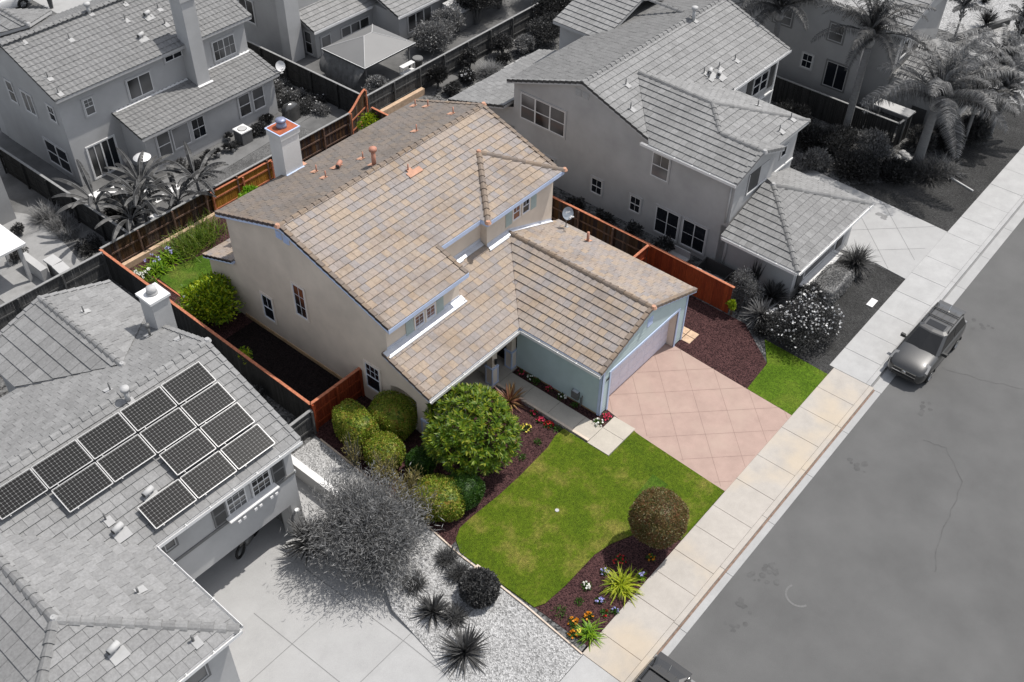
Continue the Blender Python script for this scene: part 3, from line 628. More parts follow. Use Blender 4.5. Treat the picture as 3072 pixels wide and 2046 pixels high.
# side arch of the porch
yy = np.linspace(7.45, 5.78, 12); az = [2.02 + .22 * math.sin(math.pi * i / 11) for i in range(12)]
for i in range(11): wl.face([(-6.34, yy[i], az[i]), (-6.34, yy[i + 1], az[i + 1]), (-6.34, yy[i + 1], PZ(yy[i + 1]) - .16), (-6.34, yy[i], PZ(yy[i]) - .16)], 'stucco'); wl.face([(-6.34, yy[i], az[i]), (-6.34, yy[i + 1], az[i + 1]), (-6.08, yy[i + 1], az[i + 1]), (-6.08, yy[i], az[i])], 'stucco')
for i in range(11): wl.face([(-6.08, yy[i], az[i]), (-6.08, yy[i + 1], az[i + 1]), (-6.08, yy[i + 1], PZ(yy[i + 1]) - .16), (-6.08, yy[i], PZ(yy[i]) - .16)], 'stucco')
wl.box((-6.34, 5.05, 0), (-6.0, 5.78, 3.05), 'stucco')
wl.box((-6.34, 4.78, 2.55), (-.1, 5.0, 3.1), 'stucco')
wl.build('wall', H)
ft = MB(); ft.fbox((-6.34, 18.2, 0), *FX, (0, 8.65), (0, .05), (-.02, .22), 'foot'); ft.build('footing', H)
# porch posts
for i, (x0, x1, y0, y1) in enumerate(((-1.88, -1.42, 5.08, 5.54), (-.38, .06, 5.12, 5.58), (-6.42, -5.92, 4.98, 5.48))):
    pm = MB(); pm.box((x0 + .06, y0 + .06, 0), (x1 - .06, y1 - .06, 2.75), 'stucco'); pm.box((x0 + .02, y0 + .02, 0), (x1 - .02, y1 - .02, 1.15), 'stucco_l')
    for a in ((x0, y0), (x1 - .07, y0), (x0, y1 - .07), (x1 - .07, y1 - .07)): pm.box((a[0], a[1], 0), (a[0] + .07, a[1] + .07, 1.12), 'fascia')
    pm.box((x0 - .02, y0 - .02, 1.12), (x1 + .02, y1 + .02, 1.2), 'fascia'); pm.box((x0 - .01, y0 - .01, .0), (x1 + .01, y1 + .01, .12), 'fascia'); pm.build('post', H)
lm = MB(); lm.box((-1.72, 5.0, 1.45), (-1.6, 5.08, 1.75), 'plastic'); lm.build('wall_lamp', H)
# front door in the porch, dark
dm = MB(); dm.fbox((-1.2, 7.45, 0.05), *FY, (0, 1.0), (.0, .06), (0, 2.2), 'gtrimd'); dm.build('door', H)
# garage walls with lap siding
def laps(mb, O, U, N, fn, z0, z1, mat, s=.19):
    z = z0
    while z < z1 - .02:
        zz = min(z + s, z1); a, b = fn(z), fn(zz)
        if a and b and a[1] - a[0] > .05 and b[1] - b[0] > .02:
            Ov, Uv, Nv = Vector(O), Vector(U), Vector(N); Z = Vector((0, 0, 1))
            P = lambda u, n, q: Ov + Uv * u + Nv * n + Z * q
            mb.face([P(a[0], .035, z), P(a[1], .035, z), P(b[1], .008, zz), P(b[0], .008, zz)], mat)
            mb.face([P(a[0], .0, z), P(a[1], .0, z), P(a[1], .035, z), P(a[0], .035, z)], mat)
        z = zz
gw = MB()
laps(gw, (0, 5.1, 0), *FX, lambda z: (0, 5.1), .12, 2.95, 'siding')
laps(gw, (0, 0, 0), *FY, lambda z: (0, .52), .12, 2.6, 'siding'); laps(gw, (0, 0, 0), *FY, lambda z: (6.38, 7.03), .12, 2.6, 'siding')
laps(gw, (0, 0, 0), *FY, lambda z: (max(0, 3.5 - (4.48 - z) / q3), min(7.03, 3.5 + (4.48 - z) / q3)), 2.6, 4.4, 'siding')
gw.box((.02, .03, 0), (.52, 4.9, 2.95), 'stucco'); gw.fbox((0, 5.1, 0), *FX, (0, 5.1), (0, .03), (0, .12), 'soil')
gw.face([(7.03, 0, 0), (7.03, 8.7, 0), (7.03, 8.7, 3.1), (7.03, 0, 3.1)], 'stucco')
gw.box((.52, .02, 2.52), (6.38, .45, 2.62), 'stucco_l'); gw.box((6.3, .02, 0), (6.38, .5, 2.55), 'stucco'); gw.box((.52, .02, 0), (.6, .5, 2.55), 'stucco')
gw.face([(0, .02, 2.6), (7.03, .02, 2.6), (7.03, .02, 3.1), (3.5, .02, 4.45), (0, .02, 3.1)], 'siding')
gw.box((6.38, .03, 0), (7.0, .5, 2.6), 'stucco')
gw.build('garage_wall', H)
tm = MB()
tm.fbox((0, 0, 0), *FY, (-.03, .12), (.03, .055), (.05, 3.0), 'fascia'); tm.fbox((0, .12, 0), *FX, (0, .13), (.036, .06), (.05, 3.0), 'fascia')
tm.fbox((0, 0, 0), *FY, (6.95, 7.06), (.03, .055), (.05, 3.0), 'fascia')
tm.fbox((0, 0, 0), *FY, (.5, .62), (.03, .065), (0, 2.62), 'fascia'); tm.fbox((0, 0, 0), *FY, (6.28, 6.40), (.03, .065), (0, 2.62), 'fascia'); tm.fbox((0, 0, 0), *FY, (.62, 6.28), (.03, .065), (2.5, 2.64), 'fascia')
tm.build('trim', H)
gd = MB()
for k in range(4):
    gd.box((.6, .40, .03 + k * .62), (6.3, .44, .03 + k * .62 + .605), 'door')
    for i in range(8): gd.box((.72 + i * .70, .392, .12 + k * .62), (1.30 + i * .70, .40, .03 + k * .62 + .5), 'door')
gd.build('garage_door', H)
louvre(H, (3.36, 0, 3.38), *FY, .48, .50, 'fascia')
nb = MB(); nb.fbox((.27, 0, 2.16), *FY, (0, .26), (.035, .05), (0, .13), 'plastic'); nb.build('house_number_plate', H)
gm = MB(); gm.box((-.22, 1.15, .42), (-.04, 1.55, .86), 'gmetal'); gm.tube([(-.1, 1.05, .0), (-.1, 1.05, .6)], .025, 'gmetal'); gm.tube([(-.16, .93, .3), (-.16, .93, .86)], .03, 'gmetal'); gm.box((-.2, 1.2, .86), (-.06, 1.5, .9), 'flash'); gm.build('utility_meter', H)
gutter('gutter', (-.386, 4.5, 3.12), (-.386, -.16, 3.12), (-1, 0, 0), 'gwhite', H); gutter('gutter', (-6.6, 4.673, 3.12), (-.5, 4.673, 3.12), (0, -1, 0), 'gwhite', H)
# fascia strips of the upper eaves
fs = MB(); fs.fbox((XL, 6.96, ZR(6.96)), *FY, (0, 5.21), (0, .03), (-.24, -.01), 'fascia'); fs.fbox((-1.39, 8.70, ZR(8.7)), *FY, (0, 2.84), (0, .03), (-.24, -.01), 'fascia'); fs.fbox((1.426, 8.26, BE), *FY, (0, 5.96), (0, .03), (-.22, 0), 'fascia'); fs.fbox((1.426, 8.70, BE), *FX, (0, .44), (0, .03), (-.22, 0), 'fascia'); fs.build('fascia', H)
# windows
window(H, (-6.34, 16.55, .95), *FX, 1.0, 1.72, muntin=(2, .5, 1, 1))
window(H, (-6.34, 13.82, 2.72), *FX, 1.0, 2.12, kind='fixed', muntin=(2, 0, 1, 3), pane='glassb')
window(H, (-6.34, 9.16, .85), *FX, 1.12, 1.78, muntin=(3, .5, 1, 2))
window(H, (-4.62, 7.45, 4.22), *FY, .72, .86, kind='fixed', muntin=(2, 0, 1, 3), pane='glassb', tw=.06); window(H, (-3.87, 7.45, 4.22), *FY, .72, .86, kind='fixed', muntin=(2, 0, 1, 3), pane='glassb', tw=.06)
shutter(H, (-5.12, 7.45, 4.18), *FY, .47, .9, 'shutter'); shutter(H, (-3.12, 7.45, 4.18), *FY, .47, .9, 'shutter')
window(H, (3.72, 8.65, 5.08), *FY, .68, .98, muntin=(2, .5, 1, 1), pane='glassb', tw=.06); window(H, (4.47, 8.65, 5.08), *FY, .68, .98, muntin=(2, .5, 1, 1), tw=.06)
shutter(H, (3.24, 8.65, 5.05), *FY, .47, 1.0, 'shutter'); shutter(H, (5.18, 8.65, 5.05), *FY, .46, 1.0, 'shutter')
louvre(H, (-6.34, 14.32, 7.16), *FX, .42, .42, 'fascia'); louvre(H, (-6.34, 13.82, 7.12), *FX, .42, .38, 'fascia')
# chimney
cm = MB(); cm.box((-2.40, 18.25, 0), (-1.30, 19.2, 8.95), 'chim'); cm.box((-2.46, 18.19, 8.72), (-1.24, 19.26, 9.02), 'chim'); ch = cm.build('chimney', H)
cm = MB(); cm.box((-2.50, 18.15, 9.02), (-1.20, 19.30, 9.07), 'fascia'); cm.box((-2.43, 18.22, 9.07), (-1.27, 19.23, 9.085), 'rust'); cm.build('chase_cover', ch)
cm = MB(); cm.tube([(-1.87, 18.75, 9.07), (-1.87, 18.75, 9.22), (-1.87, 18.75, 9.26), (-1.87, 18.75, 9.42)], [.27, .25, .20, .20], 'flue', 16); cm.tube([(-1.87, 18.75, 9.40), (-1.87, 18.75, 9.50), (-1.87, 18.75, 9.54)], [.27, .26, .1], 'flue', 16); cm.build('flue_cap', ch, True)
cm = MB(); cm.fbox((-2.42, 18.24, 6.66), *FY, (0, 1.15), (0, .1), (-.1, .1), 'fascia'); cm.box((-1.3, 18.1, 6.58), (-1.0, 18.6, 6.72), 'mortar'); cm.build('flashing', ch)
for x, y in ((-1.61, 16.83), (-2.03, 15.64), (.22, 15.38), (3.66, 15.01), (6.64, 17.07), (5.99, 14.6), (6.6, 18.0)): pipe(roof, (x, y, ZR(y)), .42, d=(0, 1))
pipe(roof, (-.22, 14.1, ZR(14.1)), .85, .11, d=(0, 1), cap=True); elbow(roof, (-.89, 15.92, ZR(15.92)), d=(0, 1), ang=.5)
pipe(roof, (.73, 12.75, ZR(12.75)), .38); pipe(ga, (6.8, 6.06, GZ(6.8)), .62, .075, d=(1, 0), slope=.375); 
fm = MB(); fm.fbox((.45, 12.62, ZR(12.62) + .06), (1, 0, 0), (0, -1, -.333), (0, .9), (0, .3), (0, .02), 'mortar', (0, 0, 1)); fm.build('flashing', roof)
# satellite dish standing on the garage roof
D = thing('satellite_dish', 'grey oval satellite dish on a short mast above the garage roof', 'satellite dish', (7.15, 7.76, GZ(7.15)))
def dish(D, mat, facing, r=.33, hz=.75, text=None):
    m1 = MB(); m1.tube([(0, 0, 0), (0, 0, hz * .55), (facing[0] * -.1, facing[1] * -.1, hz)], .028, 'pipe' if mat == 'flue2' else 'gmetal', 8); m1.box((-.1, -.1, .03), (.14, .1, .06), 'mortar' if mat == 'flue2' else 'gpatch'); m1.build('mast', D, True)
    f = Vector(facing).normalized(); u = f.cross(Vector((0, 0, 1))).normalized(); v = u.cross(f); c = Vector((0, 0, hz)) + f * .06
    rows = [[c + u * math.cos(t) * r * s * .92 + v * math.sin(t) * r * s + f * (.09 * s * s) for t in np.linspace(0, 2 * math.pi, 24, endpoint=False)] for s in (.02, .35, .7, 1.0, 1.02)]
    m2 = MB(); m2.grid(rows, mat, True); m2.face(rows[0], mat); m2.build('reflector', D, True)
    m3 = MB(); a = c - v * r * .9 + f * .08; b = c + f * .50 - v * .16; m3.tube([a, b], .018, 'gwhite'); m3.tube([b, b - f * .1 + v * .05], .045, 'gwhite', 10); m3.tube([b + u * .09, b + u * .09 - f * .1], .04, 'gwhite', 10); m3.tube([b - u * .09, b - u * .09 - f * .1], .04, 'gwhite', 10); m3.build('feed_arm', D, True)
    if text:
        tc = bpy.data.curves.new('lettering', 'FONT'); tc.body = text; tc.size = .17; tc.align_x = 'CENTER'; tc.align_y = 'CENTER'; tc.extrude = .002
        to = bpy.data.objects.new('lettering_src', tc); COL.objects.link(to); dg = bpy.context.evaluated_depsgraph_get(); me = bpy.data.meshes.new_from_object(to.evaluated_get(dg)); bpy.data.objects.remove(to)
        me.materials.clear(); me.materials.append(M['gwhite']); tt = bpy.data.objects.new('lettering', me); COL.objects.link(tt); tt.parent = D
        Mx = Matrix((u * -1 * -1, v, f * -1)).transposed() if False else Matrix((-u, v, f)).transposed(); tt.matrix_local = Matrix.Translation(c + f * .12 + v * .08) @ Mx.to_4x4()
M['dishgrey'] = flat('dish_grey', (.22, .25, .29), .5)
dish(D, 'dishgrey', (-.35, -.75, .42), .34, .95, 'dish')
# ================================================================== generic neighbour pieces
def gable_roof(mb, x0, x1, ye, ze, yr, zr, mat='gtile', ref=None, **k):
    """one plane: eave (ye,ze) -> ridge (yr,zr), running along x"""
    e = ((x0, ye, ze), (x1, ye, ze)) if yr > ye else ((x1, ye, ze), (x0, ye, ze))
    tiles(mb, [(x0, ye, ze), (x1, ye, ze), (x1, yr, zr), (x0, yr, zr)], ref or e, mat, slabmat='gtrim', **k)
GT = dict(slabmat='gtrim', slab=.18)
# ------------------------------------------------------------------ left neighbour with the solar panels
A = thing('house', 'grey two storey house in the near left corner with solar panels on its roof', 'house', (-15, 5, 0), -1)
pa = .36
AF = lambda x, y: (x, y, 7.146 - pa * abs(y - 6.137))
r1 = MB(); eA = (AF(-20, .709), AF(2.13, .709)); T = dict(row=.41, wid=.48, **GT)
tiles(r1, [AF(2.13, .709), AF(2.13, 6.137), AF(-4.82, 6.137), AF(-4.82, .709)], eA, 'gtile2', **T)
tiles(r1, [AF(-4.82, .709), AF(-4.82, 6.137), AF(-8.96, 6.137), AF(-8.96, 4.72)], eA, 'gtile2', **T)
tiles(r1, [AF(-8.96, 4.72), AF(-8.96, 6.137), AF(-20, 6.137), AF(-20, .709), AF(-13.1, .709)], eA, 'gtile2', **T)
eB = (AF(2.13, 11.5), AF(-20, 11.5))
tiles(r1, [AF(2.13, 6.137), AF(2.13, 11.17), AF(-.66, 8.38), AF(-.66, 6.137)], eB, 'gtile', **T)
tiles(r1, [AF(-.66, 6.137), AF(-.66, 8.38), AF(-3.8, 11.5), AF(-20, 11.5), AF(-20, 6.137)], eB, 'gtile', **T)
WZ = lambda x: 6.375 - .335 * abs(x + .663)
W3 = lambda x, y: (x, y, WZ(x))
tiles(r1, [W3(-.663, 8.36), W3(2.57, 11.6), W3(2.57, 14.62), W3(-.663, 14.62)], (W3(2.57, 10), W3(2.57, 14.62)), 'gtile2', **T)
tiles(r1, [W3(-.663, 8.36), W3(-3.9, 11.6), W3(-3.9, 14.62), W3(-.663, 14.62)], (W3(-3.9, 14.62), W3(-3.9, 10)), 'gtile', row=.62, **{k: v for k, v in T.items() if k != 'row'})
VZ = lambda x: 6.70 - .345 * abs(x + 8.96)
V3 = lambda x, y: (x, y, VZ(x))
tiles(r1, [V3(-4.82, -4.31), V3(-4.82, .709), V3(-8.96, 4.72), V3(-8.96, -.43)], (V3(-4.82, -4.31), V3(-4.82, 1)), 'gtile2', **T)
tiles(r1, [V3(-13.1, -4.31), V3(-13.1, .709), V3(-8.96, 4.72), V3(-8.96, -.43)], (V3(-13.1, 1), V3(-13.1, -4.31)), 'gtile', row=.66, wid=.48, **GT)
tiles(r1, [V3(-13.1, -4.31), V3(-4.82, -4.31), (-8.96, -.43, 6.70)], (V3(-13.1, -4.31), V3(-4.82, -4.31)), 'gtile2', **T)
Ar = r1.build('roof', A)
c1 = MB(); caps(c1, (-20, 6.137, 7.16), (2.13, 6.137, 7.16), 'gtile2', end=2); rake(c1, AF(2.15, .709), AF(2.15, 6.137), (-1, 0, 0), 'gtile2', 'grake'); rake(c1, AF(2.15, 9.6), AF(2.15, 6.137), (-1, 0, 0), 'gtile2', 'grake')
caps(c1, (-.663, 8.3, 6.40), (-.663, 14.62, 6.40), 'gtile', end=1); rake(c1, W3(2.57, 14.64), W3(-.66, 14.64), (0, -1, 0), 'gtile2', 'grake'); rake(c1, W3(-3.9, 14.64), W3(-.66, 14.64), (0, -1, 0), 'gtile2', 'grake')
caps(c1, (-8.96, -.43, 6.72), (-8.96, 4.72, 6.72), 'gcap', wid=.36, end=1); caps(c1, V3(-4.82, -4.31), (-8.96, -.43, 6.72), 'gtile', wid=.38); caps(c1, V3(-13.1, -4.31), (-8.96, -.43, 6.72), 'gcap', wid=.38); c1.build('ridge_cap', Ar)
w1 = MB(); B_ = -.76
w1.face([(1.8, 1.1, B_), (1.8, 10.3, B_), (1.8, 10.3, 5.5), (1.8, 6.137, 6.96), (1.8, 1.1, 5.15)], 'gstucco')
w1.face([(-5.2, 1.1, 1.42), (1.8, 1.1, 1.42), (1.8, 1.1, 5.2), (-5.2, 1.1, 5.2)], 'gstucco'); w1.face([(1.15, 1.1, B_), (1.8, 1.1, B_), (1.8, 1.1, 1.42), (1.15, 1.1, 1.42)], 'gstucco')
w1.box((1.15, 1.1, B_), (1.3, 1.7, 1.42), 'gstucco'); w1.box((-5.2, 1.11, 1.42), (1.3, 1.7, 1.6), 'gstucco')
w1.face([(-5.2, -3.9, B_), (-5.2, 1.1, B_), (-5.2, 1.1, 5.2), (-5.2, -3.9, 5.2)], 'gstucco'); w1.face([(-12.7, -3.9, B_), (-5.2, -3.9, B_), (-5.2, -3.9, 5.2), (-12.7, -3.9, 5.2)], 'gstucco')
w1.box((-3.5, 8, B_), (2.2, 14.3, 5.2), 'gstucco'); w1.face([(-3.5, 14.3, 5.2), (2.2, 14.3, 5.3), (-.66, 14.3, 6.2)], 'gstucco')
for k in range(24): w1.box((1.3 + .02, 1.75 + k * .22, B_), (1.36, 1.87 + k * .22, 1.5), 'gtrimd')
w1.box((-5.1, 1.7, 1.55), (1.75, 7.2, 1.65), 'gdark'); w1.box((-5.1, 7.2, B_), (1.75, 7.3, 1.6), 'gdark'); w1.box((1.36, 1.7, B_), (1.75, 7.2, 1.6), 'gtrimd')
w1.build('wall', A)
bt = MB(); bt.fbox((-5.2, 1.1, 3.10), *FY, (0, 7.0), (0, .05), (0, .14), 'gtrimd'); bt.fbox((1.8, 1.06, 3.10), (0, 1, 0), (1, 0, 0), (0, 9), (0, .05), (0, .14), 'gtrim'); bt.build('band_course', A)
window(A, (-1.52, 1.1, 3.34), *FY, 1.02, 1.3, trim='gtrim', frame='gwhite', pane='glassg', muntin=(3, 0, 1, 4), tw=.06); window(A, (-.32, 1.1, 3.34), *FY, 1.02, 1.3, trim='gtrim', frame='gwhite', pane='glassg', muntin=(3, 0, 1, 4), tw=.06)
for x in (-2.15, .74):
    s = MB(); s.fbox((x, 1.1, 3.32), *FY, (0, .64), (0, .05), (0, 1.3), 'gtrimd'); s.fbox((x, 1.1, 3.32), *FY, (.08, .56), (.05, .06), (.08, .6), 'gdark'); s.fbox((x, 1.1, 3.32), *FY, (.08, .56), (.05, .06), (.7, 1.22), 'gdark'); s.build('shutter', A)
window(A, (-4.36, 1.1, 3.9), *FY, .64, .72, kind='fixed', trim='gtrimd', frame='gtrim', pane='glassg', tw=.08)
lg = MB(); lg.box((-1.62, .78, 3.30), (.72, 1.1, 3.42), 'gtrimd'); lg.box((-1.66, .72, 3.40), (.76, 1.1, 3.46), 'gwhite')
for x in (-1.35, -1.1, -.55, -.3, .25, .5): lg.box((x, .70, 3.14), (x + .13, .9, 3.26), 'gwhite')
lg.build('window_ledge', A)
window(A, (-7.2, -3.9, 3.5), *FY, 1.1, .9, kind='fixed', trim='gtrimd', frame='gtrim', pane='glassg', tw=.08)
lm = MB(); lm.tube([(1.48, .98, .8), (1.48, .98, 1.05)], [.06, .1], 'gwhite', 10); lm.box((1.44, .98, .88), (1.52, 1.1, .96), 'gwhite'); lm.build('wall_lamp', A)
gutter('gutter', AF(2.1, .709), AF(-4.9, .709), (0, -1, 0), 'gwhite', A); gutter('gutter', V3(-4.82, .6), V3(-4.82, -4.31), (1, 0, 0), 'gwhite', A); gutter('gutter', V3(-4.82, -4.31), V3(-13, -4.31), (0, -1, 0), 'gwhite', A)
cm = MB(); cm.box((1.75, 9.4, B_), (2.62, 10.35, 7.45), 'gstucco3'); cm.box((1.68, 9.33, 7.4), (2.69, 10.42, 7.52), 'gwhite'); ch = cm.build('chimney', A)
cm = MB(); cm.tube([(2.18, 9.9, 7.5), (2.18, 9.9, 7.62)], .25, 'gpatch', 16); cm.tube([(2.18, 9.9, 7.6), (2.18, 9.9, 7.84)], .21, 'gtrim', 16); cm.build('flue_cap', ch, True)
AK = dict(mat='gmetal', fl='gpatch')
for x, y, h in ((-2.01, 6.87, .45), (1.7, 7.5, .4)): pipe(Ar, (x, y, AF(x, y)[2]), h, d=(0, 1), **AK)
pipe(Ar, (1.30, 9.35, AF(0, 9.35)[2]), .55, .06, d=(0, 1), cap=True, **AK); pipe(Ar, (-1.91, 5.75, AF(0, 5.75)[2]), .62, .10, cap=True, mat='gtrim', fl='gpatch')
for x, y in ((-3.68, 2.32), (-5.32, 1.87)): elbow(Ar, (x, y, AF(0, y)[2]), mat='gtrim', fl='gpatch', ang=.2)
pipe(Ar, (-5.4, 2.46, AF(0, 2.46)[2]), .4, **AK); pipe(Ar, (-6.4, -1.0, VZ(-6.4)), .3, .04, d=(1, 0), **AK); pipe(Ar, (.2, 12.6, WZ(.2)), .4, d=(1, 0), **AK)
HZ = lambda y: 5.27 + .368 * (y + 4.31)
elbow(Ar, (-8.2, -2.4, HZ(-2.4)), mat='gtrim', fl='gpatch', ang=.2); pipe(Ar, (-6.2, -3.7, HZ(-3.7)), .35, .05, **AK); pipe(Ar, (-8.5, -3.7, HZ(-3.7)), .35, .05, **AK)
# solar panels: 14 separate modules
cols = [(-.655, 1.12), (-2.515, -.685), (-4.37, -2.545), (-6.21, -4.40), (-8.05, -6.24)]; rows = [(5.40, 4.36), (4.30, 3.24), (3.17, 2.13), (2.07, .98)]
def panel():
    t = thing('solar_panel', 'solar panel', 'solar panel'); W_, L_ = 1.80, 1.11
    m1 = MB(); m1.box((0, 0, 0), (W_, L_, .035), 'cellgap'); m1.box((0, 0, .0), (W_, .025, .05), 'alu'); m1.box((0, L_ - .018, .0), (W_, L_, .05), 'alu'); m1.box((0, 0, 0), (.025, L_, .05), 'alu'); m1.box((W_ - .025, 0, 0), (W_, L_, .05), 'alu'); m1.build('frame', t)
    m2 = MB(); cw, chh = (W_ - .09) / 12, (L_ - .09) / 8
    for i in range(12):
        for j in range(8):
            a, b = .045 + i * cw + .004, .045 + j * chh + .004; c_, d_ = a + cw - .008, b + chh - .008; e = .02
            m2.face([(a + e, b, .037), (c_ - e, b, .037), (c_, b + e, .037), (c_, d_ - e, .037), (c_ - e, d_, .037), (a + e, d_, .037), (a, d_ - e, .037), (a, b + e, .037)], 'cell')
    m2.build('cells', t); m3 = MB()
    for x in (.3, 1.5):
        m3 = MB(); m3.box((x, -.03, -.05), (x + .05, L_ + .03, .0), 'alu')
        for y in (.15, .95): m3.box((x, y, -.14), (x + .05, y + .05, -.05), 'alu')
        m3.build('mounting_rail', t); return t
lay = {0: 5, 1: 4, 2: 2, 3: 3}; rn = ['top row', 'second row', 'third row', 'lowest row']; first = None; th = math.atan(pa)
od = ['rightmost', 'second from the right', 'third from the right', 'fourth from the right', 'leftmost']
base = panel()
for r, n in lay.items():
    for cI in range(n):
        t = base if first is None else copy_tree(base); first = 1
        y = rows[r][1]; x = cols[cI][0]; Ml = Vector((x, y, AF(0, y)[2] + .2 + .06)); Rz = Matrix.Rotation(R_(-1), 4, 'Z')
        t.location = Rz @ Ml + Vector((-15, 5, 0)); t.rotation_euler = (Rz @ Matrix.Rotation(th, 4, 'X')).to_euler()
        nm = 'leftmost' if cI == n - 1 else od[cI]
        tag(t, 'solar panel in the %s of the roof array, %s' % (rn[r], nm), 'solar panel', 'solar panels on the near left roof')
# motorbike inside the open garage and bin by the driveway corner
mo = thing('motorbike', 'dark motorbike parked just inside the open grey garage', 'motorbike', (-15.9, 7.1, -.76), 20)
m1 = MB(); 
m1.tube([(math.cos(t) * .3, 0, .32 + math.sin(t) * .3) for t in np.linspace(0, 6.28, 15)], .06, 'rubber', 6, False); m1.build('wheel', mo, True)
m1 = MB(); m1.tube([(1.25 + math.cos(t) * .3, 0, .32 + math.sin(t) * .3) for t in np.linspace(0, 6.28, 15)], .06, 'rubber', 6, False); m1.build('wheel', mo, True)
m1 = MB(); m1.tube([(.0, 0, .6), (.3, 0, .8), (.75, 0, .9), (1.0, 0, .85)], [.08, .14, .16, .1], 'paint2', 8); m1.tube([(1.25, 0, .3), (1.0, 0, 1.0)], .03, 'chrome'); m1.box((.4, -.12, .25), (.9, .12, .6), 'gmetal'); m1.build('body', mo, True)
m1 = MB(); m1.tube([(.85, -.35, 1.05), (1.0, 0, 1.0), (.85, .35, 1.05)], .022, 'chrome'); m1.tube([(1.1, 0, .85), (1.2, 0, .86)], .09, 'lampglass', 10); m1.build('handlebar', mo, True)
wc = thing('trash_bin', 'grey lidded bin with a white pole beside the front corner of the solar panel house', 'bin', (-19.75, .35, -.45), 12)
m1 = MB(); m1.box((0, -.9, 0), (.8, -.05, .75), 'gtrimd'); m1.build('body', wc); m1 = MB(); m1.box((-.04, -.94, .75), (.84, 0, .80), 'gtrim'); m1.build('lid', wc); m1 = MB(); m1.tube([(.9, .02, .8), (.95, -.9, .8)], .025, 'plastic'); m1.tube([(.9, .02, .8), (.78, .1, .85)], .05, 'plastic'); m1.build('handle', wc, True)
m1 = MB(); m1.tube([(-.5, .25, 1.3), (-.15, -.6, .9)], .04, 'gwhite'); m1.build('pole', wc, True)

# ------------------------------------------------------------------ right neighbour
Dh = thing('house', 'big grey two storey house right of the coloured house with many hipped roofs', 'house', (0, 0, 0), -1)
pd = .352
DF = lambda x, y: (x, y, 7.808 - pd * abs(y - 11.857)); r = MB(); T = dict(row=.42, wid=.36, **GT)
M['gtileb'] = tile_mat('back_grey_tile', [g(.15), g(.16), g(.145), g(.165)], g(.85), .4)  # darker grey tile set for the rear slope of this roof
eF = (DF(12.996, 6.82), DF(27.42, 6.82))
tiles(r, [DF(12.996, 6.82), DF(16.634, 10.66), DF(16.634, 11.857), DF(12.996, 11.857)], eF, 'gtile2', **T)
tiles(r, [DF(27.42, 6.82), DF(20.3, 6.82), DF(16.634, 10.66), DF(16.634, 11.857), DF(27.42, 11.857)], eF, 'gtile2', **T)
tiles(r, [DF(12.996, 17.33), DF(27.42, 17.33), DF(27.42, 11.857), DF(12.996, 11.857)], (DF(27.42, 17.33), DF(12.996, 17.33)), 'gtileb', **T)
X3 = lambda x, y: (x, y, 7.42 - .335 * abs(x - 16.634)); eL = (X3(12.665, 7), X3(12.665, 1))
tiles(r, [X3(12.665, 6.9), X3(16.634, 10.68), X3(16.634, 5.694), X3(15.086, 4.046), X3(12.665, 4.046)], eL, 'gtile', **T)
tiles(r, [X3(12.665, 4.046), X3(15.086, 4.046), X3(15.086, 1.393), X3(12.665, 1.393)], eL, 'gtile', **T)
tiles(r, [X3(16.634, 10.68), X3(16.634, 5.694), X3(20.914, 1.807), X3(20.914, 6.5)], (X3(20.914, 1.8), X3(20.914, 7)), 'gtile2', **T)
Y3 = lambda x, y: (x, y, 5.99 + .368 * (y - 1.807))
tiles(r, [Y3(16.634, 5.694), Y3(20.914, 1.807), Y3(17.5, 1.807), Y3(15.086, 4.1)], (Y3(15, 1.807), Y3(21, 1.807)), 'gtile2', **T)
Z3 = lambda x, y: (x, y, 6.90 - .37 * (x - 15.086))
tiles(r, [Z3(15.086, 4.046), Z3(15.086, 1.393), Z3(17.5, 1.393), Z3(17.5, 1.807)], (Z3(17.5, 1.39), Z3(17.5, 5)), 'gtile', **T)
Dr = r.build('roof', Dh)
c1 = MB(); caps(c1, (12.996, 11.857, 7.82), (27.42, 11.857, 7.82), 'gcap'); caps(c1, (16.634, 10.6, 7.44), (16.634, 5.694, 7.44), 'gcap'); caps(c1, (15.086, 4.1, 6.90), (16.634, 5.694, 7.43), 'gcap'); caps(c1, (20.914, 1.807, 6.0), (16.634, 5.694, 7.43), 'gcap'); caps(c1, (15.086, 1.393, 6.92), (15.086, 4.046, 6.92), 'gcap', end=1)
rake(c1, DF(12.99, 6.82), DF(12.99, 11.857), (1, 0, 0), 'gcap', 'grake'); rake(c1, DF(12.99, 17.33), DF(12.99, 11.857), (1, 0, 0), 'gcap', 'grake'); rake(c1, DF(27.43, 6.82), DF(27.43, 11.857), (-1, 0, 0), 'gcap', 'grake')
rake(c1, X3(12.665, 1.38), X3(15.086, 1.38), (0, 1, 0), 'gcap', 'gcap'); rake(c1, Z3(17.5, 1.38), Z3(15.086, 1.38), (0, 1, 0), 'gcap', 'gcap'); c1.build('ridge_cap', Dr)
r = MB(); L3 = lambda x, y: (x, y, 2.9 + .358 * min(x - 12.398, 20.46 - x)); N3 = lambda x, y: (x, y, 2.9 + .34 * (y + 3.017))
tiles(r, [L3(12.398, -3.017), L3(12.398, 1.62), L3(16.319, 1.62), L3(16.319, 1.112)], (L3(12.398, 2), L3(12.398, -3.017)), 'gtile', **T)
tiles(r, [L3(20.46, -3.017), L3(20.46, 2.3), L3(17.1, 2.3), L3(16.45, 1.112)], (L3(20.46, -3.017), L3(20.46, 2.3)), 'gtile2', **T)
tiles(r, [N3(12.398, -3.017), N3(20.46, -3.017), N3(16.4, 1.112)], (N3(12.398, -3.017), N3(20.46, -3.017)), 'gtile', **T)
